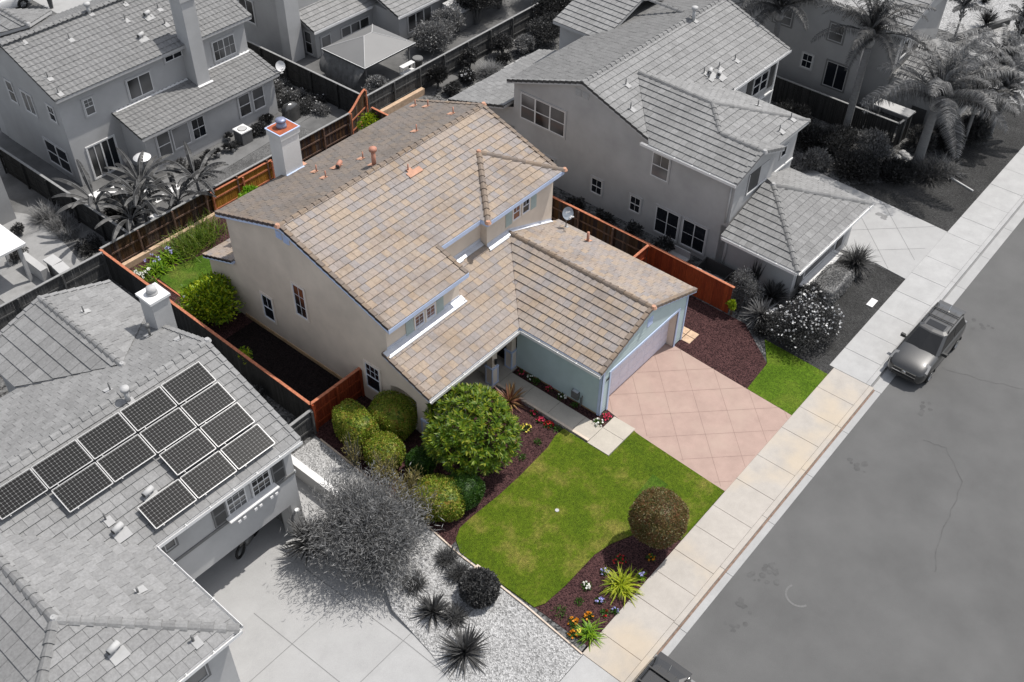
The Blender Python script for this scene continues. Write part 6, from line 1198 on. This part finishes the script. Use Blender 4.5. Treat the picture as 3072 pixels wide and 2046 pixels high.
palm('tall palm whose pale trunk crosses the dark house wall', (30.25, 2.6, 0), 6.4, 4.3, 26, .25, .19, seed=2, lean=(.1, .0))
palm('thick palm with the widest crown at the front of the palm garden', (30.5, -2.35, 0), 3.9, 5.2, 34, .33, .25, 'gl3', 85, seed=3, leaf=.95)
palm('palm at the top edge beside the right neighbour ridge', (31.4, 9.2, 0), 5.6, 4.8, 28, .22, .18, seed=4, leaf=.7)
palm('slender palm rising behind the widest crown', (38.4, -3.3, 0), 3.4, 2.5, 24, .15, .1, 'gl3', 80, seed=6, leaf=.5)
palm('low palm leaning over the sidewalk edge', (36.6, -4.6, 0), 2.6, 3.1, 26, .16, .12, 'gl3', 95, seed=7, leaf=.6)
palm('short palm between the widest crown and the lawn', (34.4, -3.7, 0), 2.4, 2.8, 24, .14, .1, 'gl4', 90, seed=8, leaf=.55)
palm('triple stemmed palm near the rear driveway, tallest stem', (44.0, 1.5, 0), 3.6, 2.0, 12, .09, .07, 'gl3', 80, seed=9, leaf=.45)
palm('thin palm at the right edge near the white gravel', (48.4, -1.6, 0), 2.2, 1.9, 12, .08, .06, 'gl3', 70, seed=10, leaf=.45)
palm('fan shaped palm behind the second house gable', (42.5, 4.6, 0), 1.6, 2.3, 14, .2, .15, 'gl3', 80, seed=12, leaf=.5, shaft=.4)
tuft('cycad', 'dark round cycad at the edge of the white gravel', 'cycad', (51.6, 1.6, 0), 160, 1.2, .08, 5, 80, .1, 'gl4', base=.06, stem=.5); tuft('cycad', 'small dark spiky plant on the white gravel at the top edge', 'cycad', (56, 3.4, 0), 70, .8, .07, 5, 80, .1, 'gl4', base=.05)
mb = MB(); mb.prism([(40.5, 5.2), (53.5, .4), (53.6, .7), (40.6, 5.5)], 0, .45, 'gdark'); tag(mb.build('garden_wall'), 'low dark garden wall in front of the white gravel', 'garden wall')
cloud('shrub', 'dark round shrub at the right end of the dark garden wall', 'shrub', (52.5, -1.2, .7), (1.4, 1.1, .7), 'gl4', 2200, leaf=.15, lobes=8)
# banana plants
def banana(label, pos, n=8, L=1.9, H_=1.6, seed=1, mat='gl2'):
    r = np.random.default_rng(seed); root = thing('banana_plant', label, 'banana plant', pos, 0, 'banana plants by the back fence'); t = MB(); t.tube([(0, 0, 0), (.03, 0, H_ * .5), (0, .02, H_)], [.11, .09, .07], 'gmetal', 8); t.build('trunk', root, True)
    for i in range(n):
        az = i * 2.4 + r.uniform(-.3, .3); th = R_(r.uniform(12, 50)); l = L * r.uniform(.8, 1.15); K = 12; p = Vector((0, 0, H_ - .1)); rows, mid = [], []; side = Vector((-math.sin(az), math.cos(az), 0))
        for k in range(K + 1):
            t_ = k / K; w_ = .17 * (0.05 if t_ < .2 else math.sin(math.pi * ((t_ - .2) / .82)) ** .55 + .02) * r.uniform(.85, 1.05); a = th + 1.5 * t_ ** 1.5
            mid.append(p.copy()); rows.append([p - side * w_ - Vector((0, 0, w_ * .55)), p.copy(), p + side * w_ - Vector((0, 0, w_ * .55))]); p = p + Vector((math.cos(az) * math.sin(a), math.sin(az) * math.sin(a), math.cos(a))) * l / K
        m1 = MB()
        for k in range(K):
            for j in (0, 1):
                A_, B_2, C_, D_ = rows[k][j], rows[k][j + 1], rows[k + 1][j + 1], rows[k + 1][j]; sh = (D_ - A_) * .12; m1.face([A_ + (sh if j == 0 else sh * 0), B_2, C_, D_], mat)
        lf = m1.build('leaf', root); m1 = MB(); m1.tube([q + Vector((0, 0, .012)) for q in mid], [.03 * (1 - k / (K + 3)) for k in range(K + 1)], 'gl5', 5); m1.build('midrib', lf, True)
for i, (x, y, n, h, lb) in enumerate(((-7.0, 29.9, 8, 2.0, 'banana plant leftmost beside the dark side fence'), (-6.4, 27.6, 9, 1.7, 'banana plant nearest the brown fence corner'), (-5.3, 28.1, 9, 2.1, 'banana plant with upright leaves in the middle of the clump'), (-4.4, 29.4, 8, 2.0, 'banana plant nearest the sliding door'), (-1.9, 27.6, 9, 1.9, 'banana plant standing apart to the right of the clump'), (-3.4, 27.5, 7, 1.4, 'small banana plant leaning over the brown fence'))): banana(lb, (x, y, 0), n + 4, 2.6, h, 30 + i)
for i in range(9): cloud('shrub', 'dark low leafy plant under the bananas, ' + ['by the fence corner', 'between stepping stones', 'next to the dark fence', 'beside the middle banana', 'near the door', 'right of the clump', 'touching the brown fence', 'behind the middle banana', 'at the clump edge'][i], 'shrub', ((-6.9, -5.0, -6.9, -5.8, -4.9, -3.2, -4.4, -5.6, -3.9)[i], (27.3, 30.2, 31.2, 29.2, 31.6, 28.4, 27.2, 30.9, 30.6)[i], .3), (.7, .6, .45), ('gl2', 'gl4', 'gl3')[i % 3], 420, leaf=.2, wd=.55, lobes=5, trunk=.02)
# potted plants along the lean to wall
pots = ((2.1, 31.2, .16, 'large pot nearest the twin windows'), (2.85, 31.3, .14, 'pot in the middle of the row'), (3.1, 30.95, .13, 'pale banded pot at the front of the row'), (3.45, 31.1, .13, 'pot touching the air conditioner'), (1.6, 31.45, .17, 'big clay pot with a tall plant'), (1.15, 31.3, .14, 'first pot of the row'), (3.75, 32.2, .13, 'pot behind the air conditioner'))
for i, (x, y, s, lb) in enumerate(pots):
    t = thing('potted_plant', 'potted plant, ' + lb, 'potted plant', (x, y, 0), 0, 'potted plants along the lean to wall'); m1 = MB(); m1.tube([(0, 0, 0), (0, 0, s * 1.6), (0, 0, s * 1.8)], [s * .7, s, s * 1.08], 'gtrim', 12); m1.build('pot', t, True)
    r = np.random.default_rng(i); n = 60; v = unit(r.normal(size=(n, 3))); v[:, 2] = np.abs(v[:, 2]) + .2; D = unit(v); quads('plant', np.zeros((n, 3)) + np.array([0, 0, s * 1.8]) + v * .06, D, unit(np.cross(D, r.normal(size=(n, 3)))), .32, .12, 'gl2', t)
for x, y, rr, n, m_, lb in ((5.5, 31.4, .75, 1500, 'gl2', 'dark flowering shrub right of the air conditioner'), (6.7, 32.0, .6, 900, 'gl4', 'dark shrub below the right twin windows'), (.3, 31.0, .7, 900, 'gl2', 'leafy shrub at the left end of the lean to wall'), (-.2, 32.0, .5, 500, 'gl3', 'small shrub under the left lean to window')): cloud('shrub', lb, 'shrub', (x, y, .35), (rr, rr * .7, .45), m_, n, leaf=.13, lobes=6, trunk=.03, flower=('gpetal', 8, .05))
for i, (x, y) in enumerate(((9.2, 34.8), (10.1, 33.2), (9.3, 32.8), (10.2, 34.9), (10.4, 31.6), (9.9, 30.4), (9.3, 31.2))): cloud('flower_bush', 'speckled flowering ground bush in the grey bed, ' + ['far end', 'against the dark fence', 'near side', 'top corner by the fence', 'lower right end', 'nearest the brown fence', 'beside the covered grill'][i], 'shrub', (x, y, .25), (.8, .8, .35), 'gl3' if i % 2 else 'gl2', 1500, leaf=.1, lobes=8, trunk=.02, flower=('gpetal', 14, .05))
# shrubs left of the wavy roof house
for i, (x, y, rr, lb) in enumerate(((-8.5, 33.4, 1.1, 'large grey ornamental grass by the left patio'), (-8.3, 32.3, .8, 'grey ornamental grass in the middle by the left patio'), (-8.5, 31.3, .5, 'small grey ornamental grass nearest the shaded corner'))): tuft('grass_tussock', lb, 'grass', (x, y, 0), 520, rr, .03, 3, 70, .6, 'gl1', base=.28)
cloud('shrub', 'small shrub against the grey wall at the left edge', 'shrub', (-10.3, 33.4, .4), (.4, .4, .6), 'gl2', 600, leaf=.1, lobes=5); cloud('shrub', 'small shrub behind the patio cover post', 'shrub', (-11.5, 31.3, .4), (.7, .5, .5), 'gl2', 800, leaf=.1, lobes=6); cloud('shrub', 'dark ground plants in the shaded corner behind the long grey fence', 'shrub', (-8.4, 29.0, .2), (.8, 1.3, .3), 'gl4', 900, leaf=.12, lobes=8, trunk=.02)
# plants along the rear fence of the right neighbour and in the gazebo yard
for i, (x, y, rr, h, n, m_, lb, fl_) in enumerate(((17.4, 26.7, .8, 1.1, 2200, 'gl4', 'dark upright shrub in front of the rear grey fence, leftmost', None), (20.7, 26.7, .8, 1.1, 2000, 'gl2', 'dark upright shrub in front of the rear grey fence, second', None), (24.0, 26.5, .9, 1.1, 2600, 'gl2', 'leafy shrub in front of the rear grey fence, third', None), (25.3, 25.4, .9, .8, 2200, 'gl5', 'pale leaved shrub beside the dark tree', ('gpetal', 10, .06)), (19.3, 25.8, .7, .45, 1700, 'gl4', 'dark bush with a cluster of white blooms', ('gpetal', 30, .09)), (17.6, 25.5, .7, .4, 1700, 'gl2', 'low bush with white blooms near the rear eave', ('gpetal', 14, .07)), (22.9, 25.5, .6, .5, 1200, 'gl4', 'dark bush behind the grass clump', ('gpetal', 6, .07)), (27.3, 25.2, 1.7, 1.4, 6000, 'gl2', 'big dark tree like shrub against the rear corner of the right neighbour', None), (29.5, 26.0, 1.8, 2.0, 5000, 'gl4', 'dark tree at the end of the rear grey fence', None),
    (21.2, 30.6, 2.0, 1.2, 6500, 'gl3', 'large light leaved shrub beside the gazebo', None), (23.6, 31.4, 1.4, 1.4, 3500, 'gl5', 'pale leaved shrub in front of the garden shed', None), (26.3, 31.0, 2.0, 2.2, 7000, 'gl4', 'very dark round tree behind the rear grey fence', None), (29.5, 31.5, 2.4, 2.4, 7500, 'gl2', 'broad dark tree at the top edge', None), (32.5, 29.5, 2.2, 2.0, 5500, 'gl4', 'dark tree filling the gap at the top edge beside the tiled wing', None), (27.8, 34.5, 2.2, 2.2, 5000, 'gl2', 'tree behind the very dark round tree', None), (13.6, 28.8, .9, 1.1, 1500, 'gl5', 'leafy shrub at the near corner of the gazebo', None))): cloud('tree' if h > 1.9 else 'shrub', lb, 'tree' if h > 1.9 else 'shrub', (x, y, h), (rr, rr * .8, h), m_, n, leaf=.15, lobes=int(8 + rr * 5), trunk=.05 if h < 1.9 else .12, seed=80 + i, flower=fl_)
tuft('grass_tussock', 'arching grey grass clump near the rear eave of the right neighbour', 'grass', (21.2, 25.3, 0), 700, 1.15, .03, 3, 75, .8, 'gl5', base=.25)
mb = MB()
for k in range(16): x = 15.5 + k * .62; y = 24.7 + random.uniform(-.08, .08); mb.prism([(x, y), (x + .5, y - .03), (x + .52, y + .3), (x + .02, y + .33)], 0, random.uniform(.1, .2), 'gpatch')
tag(mb.build('stone_edging', ), 'row of pale stones edging the flower bed behind the right neighbour', 'stone edging')
mb = MB(); mb.prism(rect(11.2, 16.2, 26.8, 27.1), -.1, .45, 'wallblock'); tag(mb.build('garden_wall'), 'tan block wall continuing under the rear grey fence', 'garden wall')
# street tree far away at the top left
cloud('tree', 'street tree cut off by the top edge above the wavy tiled roof', 'tree', (6.6, 57.0, 3.2), (1.6, 1.6, 1.3), 'gl4', 2500, leaf=.22, lobes=9, trunk=.10, seed=99)

# ================================================================== cars
def suv(label, loc, rz, paint, sc=1.13, name='parked_car', roofbits=True):
    car = thing(name, label, 'car', loc, rz); car.scale = (sc,) * 3
    # local: nose towards -x, length 4.6
    def sec(x, hw, zb, zs, zt, fl=.0): # half section of the lower body: sill, shoulder, top edge
        return [(x, -hw + .10, zb), (x, -hw + .02, zb + .12), (x, -hw, (zb + zs) / 2), (x, -hw + .01, zs), (x, -hw + .09, zt), (x, -hw * .45, zt + fl), (x, 0, zt + fl * 1.3), (x, hw * .45, zt + fl), (x, hw - .09, zt), (x, hw - .01, zs), (x, hw, (zb + zs) / 2), (x, hw - .02, zb + .12), (x, hw - .10, zb)]
    st = [(-2.30, .55, .34, .62, .70, .0), (-2.26, .72, .26, .68, .80, .02), (-2.12, .83, .22, .72, .88, .04), (-1.85, .89, .22, .80, .97, .05), (-1.5, .905, .22, .86, 1.02, .06), (-1.0, .91, .22, .90, 1.07, .06), (-.75, .91, .22, .93, 1.09, .04), (0, .91, .22, .95, 1.08, .0), (1.2, .91, .22, .96, 1.09, .0), (1.85, .90, .24, .97, 1.10, .0), (2.15, .86, .28, .97, 1.09, .0), (2.27, .78, .32, .90, 1.02, .0), (2.30, .6, .40, .80, .92, 0)]
    rows = [sec(*s) for s in st]; b = MB(); b.grid(rows, paint); b.face(rows[0], paint); b.face(rows[-1][::-1], paint)
    body = b.build('body', car, True); mod = body.modifiers.new('s', 'SUBSURF'); mod.levels = mod.render_levels = 1
    # greenhouse: bottom and top outlines
    def out(x0, x1, hw, z, f): return [(x0, -hw * .86, z), (x0 - f, 0, z), (x0, hw * .86, z), (x0 + .18, hw, z), ((x0 + x1) / 2, hw, z), (x1 - .15, hw, z), (x1, hw * .86, z), (x1 + .03, 0, z), (x1, -hw * .86, z), (x1 - .15, -hw, z), ((x0 + x1) / 2, -hw, z), (x0 + .18, -hw, z)]
    lo = out(-.98, 2.14, .83, 1.06, .16); hi = out(-.12, 1.90, .65, 1.60, .06); g_ = MB()
    def lerp(a, b_, t): return tuple(p + (q - p) * t for p, q in zip(a, b_))
    n = len(lo)
    def panel_(i0, i1, s0, s1, t0, t1, mat, mb, off=.0):
        A_, B2 = lerp(lo[i0], lo[i1], s0), lerp(lo[i0], lo[i1], s1); C_, D_ = lerp(hi[i0], hi[i1], s0), lerp(hi[i0], hi[i1], s1); q = [lerp(A_, C_, t0), lerp(B2, D_, t0), lerp(B2, D_, t1), lerp(A_, C_, t1)]
        N = (Vector(q[1]) - Vector(q[0])).cross(Vector(q[3]) - Vector(q[0])).normalized(); cc = sum((Vector(p) for p in q), Vector()) / 4
        if N.dot(cc - Vector((.6, 0, 1.2))) < 0: N = -N
        mb.face([Vector(p) + N * off for p in q], mat)
    for i in range(n): panel_(i, (i + 1) % n, 0, 1, 0, 1, paint, g_)
    g_.face([(p[0], p[1], p[2]) for p in hi], paint); inner = [(.6 + (p[0] - .6) * .8, p[1] * .75, 1.645) for p in hi]; g_.grid([hi + [hi[0]], inner + [inner[0]]], paint); g_.face(inner, paint); g_.build('cabin', car)
    w_ = MB(); panel_(0, 1, 0.02, 1, .05, .93, 'carglass', w_, .012); panel_(1, 2, 0, .98, .05, .93, 'carglass', w_, .012); w_.build('windshield', car)
    w_ = MB(); panel_(6, 7, .05, 1, .22, .88, 'carglass', w_, .012); panel_(7, 8, 0, .95, .22, .88, 'carglass', w_, .012); w_.build('rear_window', car)
    for a, b2, c2 in ((3, 4, (.0, .96)), (4, 5, (.04, .96)), (9, 10, (.04, .96)), (10, 11, (.04, 1.0))): w_ = MB(); panel_(a, b2, c2[0], c2[1], .12, .85, 'carglass', w_, .012); w_.build('side_window', car)
    if roofbits:
        w_ = MB(); w_.box((.1, -.40, 1.648), (.52, .40, 1.656), 'carglass'); w_.build('sunroof', car)
        for s in (-1, 1): w_ = MB(); w_.tube([(.15, s * .62, 1.62), (.3, s * .6, 1.70), (1.7, s * .6, 1.70), (1.85, s * .62, 1.62)], .022, 'plastic', 6); w_.build('roof_rail', car, True)
        for x in (.75, 1.35): w_ = MB(); w_.box((x, -.62, 1.69), (x + .05, .62, 1.72), 'plastic'); w_.build('crossbar', car)
        for y in (-.3, 0, .3): w_ = MB(); w_.box((.75, y - .01, 1.648), (1.7, y + .01, 1.656), 'plastic'); w_.build('roof_groove', car)
        w_ = MB(); w_.tube([(1.6, 0, 1.64), (1.78, 0, 1.85)], .012, 'chrome', 5); w_.build('antenna', car)
    w_ = MB(); w_.box((1.85, -.62, 1.56), (2.12, .62, 1.60), paint); w_.build('spoiler', car)
    for s in (-1, 1):
        h = MB(); rows = [[(-2.02 + .42 * u, s * (.62 + .24 * v * (1 - .2 * u) + .02), .80 + .17 * u + .05 * (1 - v) + .025) for u in np.linspace(0, 1, 6)] for v in np.linspace(0, 1, 5)]; h.grid(rows, 'lampglass'); rows2 = [[(-2.02, s * (.64 + .22 * v), .70 + .13 * u) for u in (0, 1)] for v in np.linspace(0, 1, 5)]; h.grid([[(x - .16 * (1 - abs(y) * .9), y, z) for x, y, z in rw] for rw in rows2], 'lampglass'); h.build('headlight', car, True)
        h = MB(); h.box((2.10, s * .70 - .1, .80), (2.24, s * .70 + .1, 1.06), 'lampglass'); h.build('tail_light', car)
        h = MB(); h.tube([(-.60, s * .80, 1.02), (-.60, s * .95, 1.06)], .045, 'plastic', 6); h.fbox((-.66, s * .98, 1.0), (1, 0, 0), (0, 1, 0), (0, .12), (-.1, .1), (0, .15), 'plastic'); h.build('mirror', car)
        h = MB(); h.tube([(-2.22, s * .6, .42), (-2.26, s * .6, .42)], .06, 'lampglass', 12); h.build('fog_light', car)
        for x in (-1.42, 1.35):
            wh = thing('wheel', None, None, (x, s * .80, .33)); del_ = [wh.pop(k) for k in list(wh.keys())]; wh.parent = car; t = MB(); t.tube([(0, -.11, 0), (0, .11, 0)], .335, 'rubber', 24); t.build('tyre', wh, False)
            t = MB(); t.tube([(0, -.117, 0), (0, .117, 0)], .20, 'rim', 16)
            for k in range(5): a = k * 1.2566; t.tube([(0, s * .12, 0), (math.cos(a) * .21, s * .12, math.sin(a) * .21)], .03, 'rim', 5)
            t.build('rim', wh)
            ar = MB(); ar.tube([(x + math.cos(a) * .38, s * .905, .33 + math.sin(a) * .38) for a in np.linspace(0, math.pi, 12)], .035, 'plastic', 6); ar.build('wheel_arch', car, True)
    gl = MB(); gl.box((-2.335, -.52, .60), (-2.20, .52, .74), 'plastic'); gl.box((-2.345, -.54, .585), (-2.2, .54, .61), 'chrome'); gl.box((-2.335, -.5, .34), (-2.2, .5, .48), 'plastic'); gl.build('grille', car)
    em = MB(); em.tube([(-2.35, math.cos(a) * .085, .68 + math.sin(a) * .06) for a in np.linspace(0, 6.283, 16)], .012, 'chrome', 5, False); em.tube([(-2.352, math.cos(a) * .03, .68 + math.sin(a) * .055) for a in np.linspace(0, 6.283, 12)], .009, 'chrome', 5, False); em.tube([(-2.352, math.cos(a) * .055, .705 + math.sin(a) * .022) for a in np.linspace(0, 6.283, 12)], .009, 'chrome', 5, False); em.build('emblem', car)
    pl = MB(); pl.box((2.28, -.26, .62), (2.315, .26, .76), 'gpatch'); pl.build('licence_plate', car)
    wp = MB(); wp.tube([(-.98, -.1, 1.10), (-.85, .6, 1.13)], .012, 'plastic', 5); wp.tube([(-1.0, -.6, 1.09), (-1.0, .05, 1.10)], .012, 'plastic', 5); wp.build('wiper', car)
    return car
suv('dark grey compact utility car with a sunroof parked along the kerb', (14.35, -9.98, -.15), -1.0, 'paint1')
suv('black utility car with a roof rack cut off by the bottom edge', (-11.75, -10.35, -.15), 0, 'paint2')
suv('white car on the far street at the top left corner', (3.7, 59.5, .02), 0, 'paint3', roofbits=False)
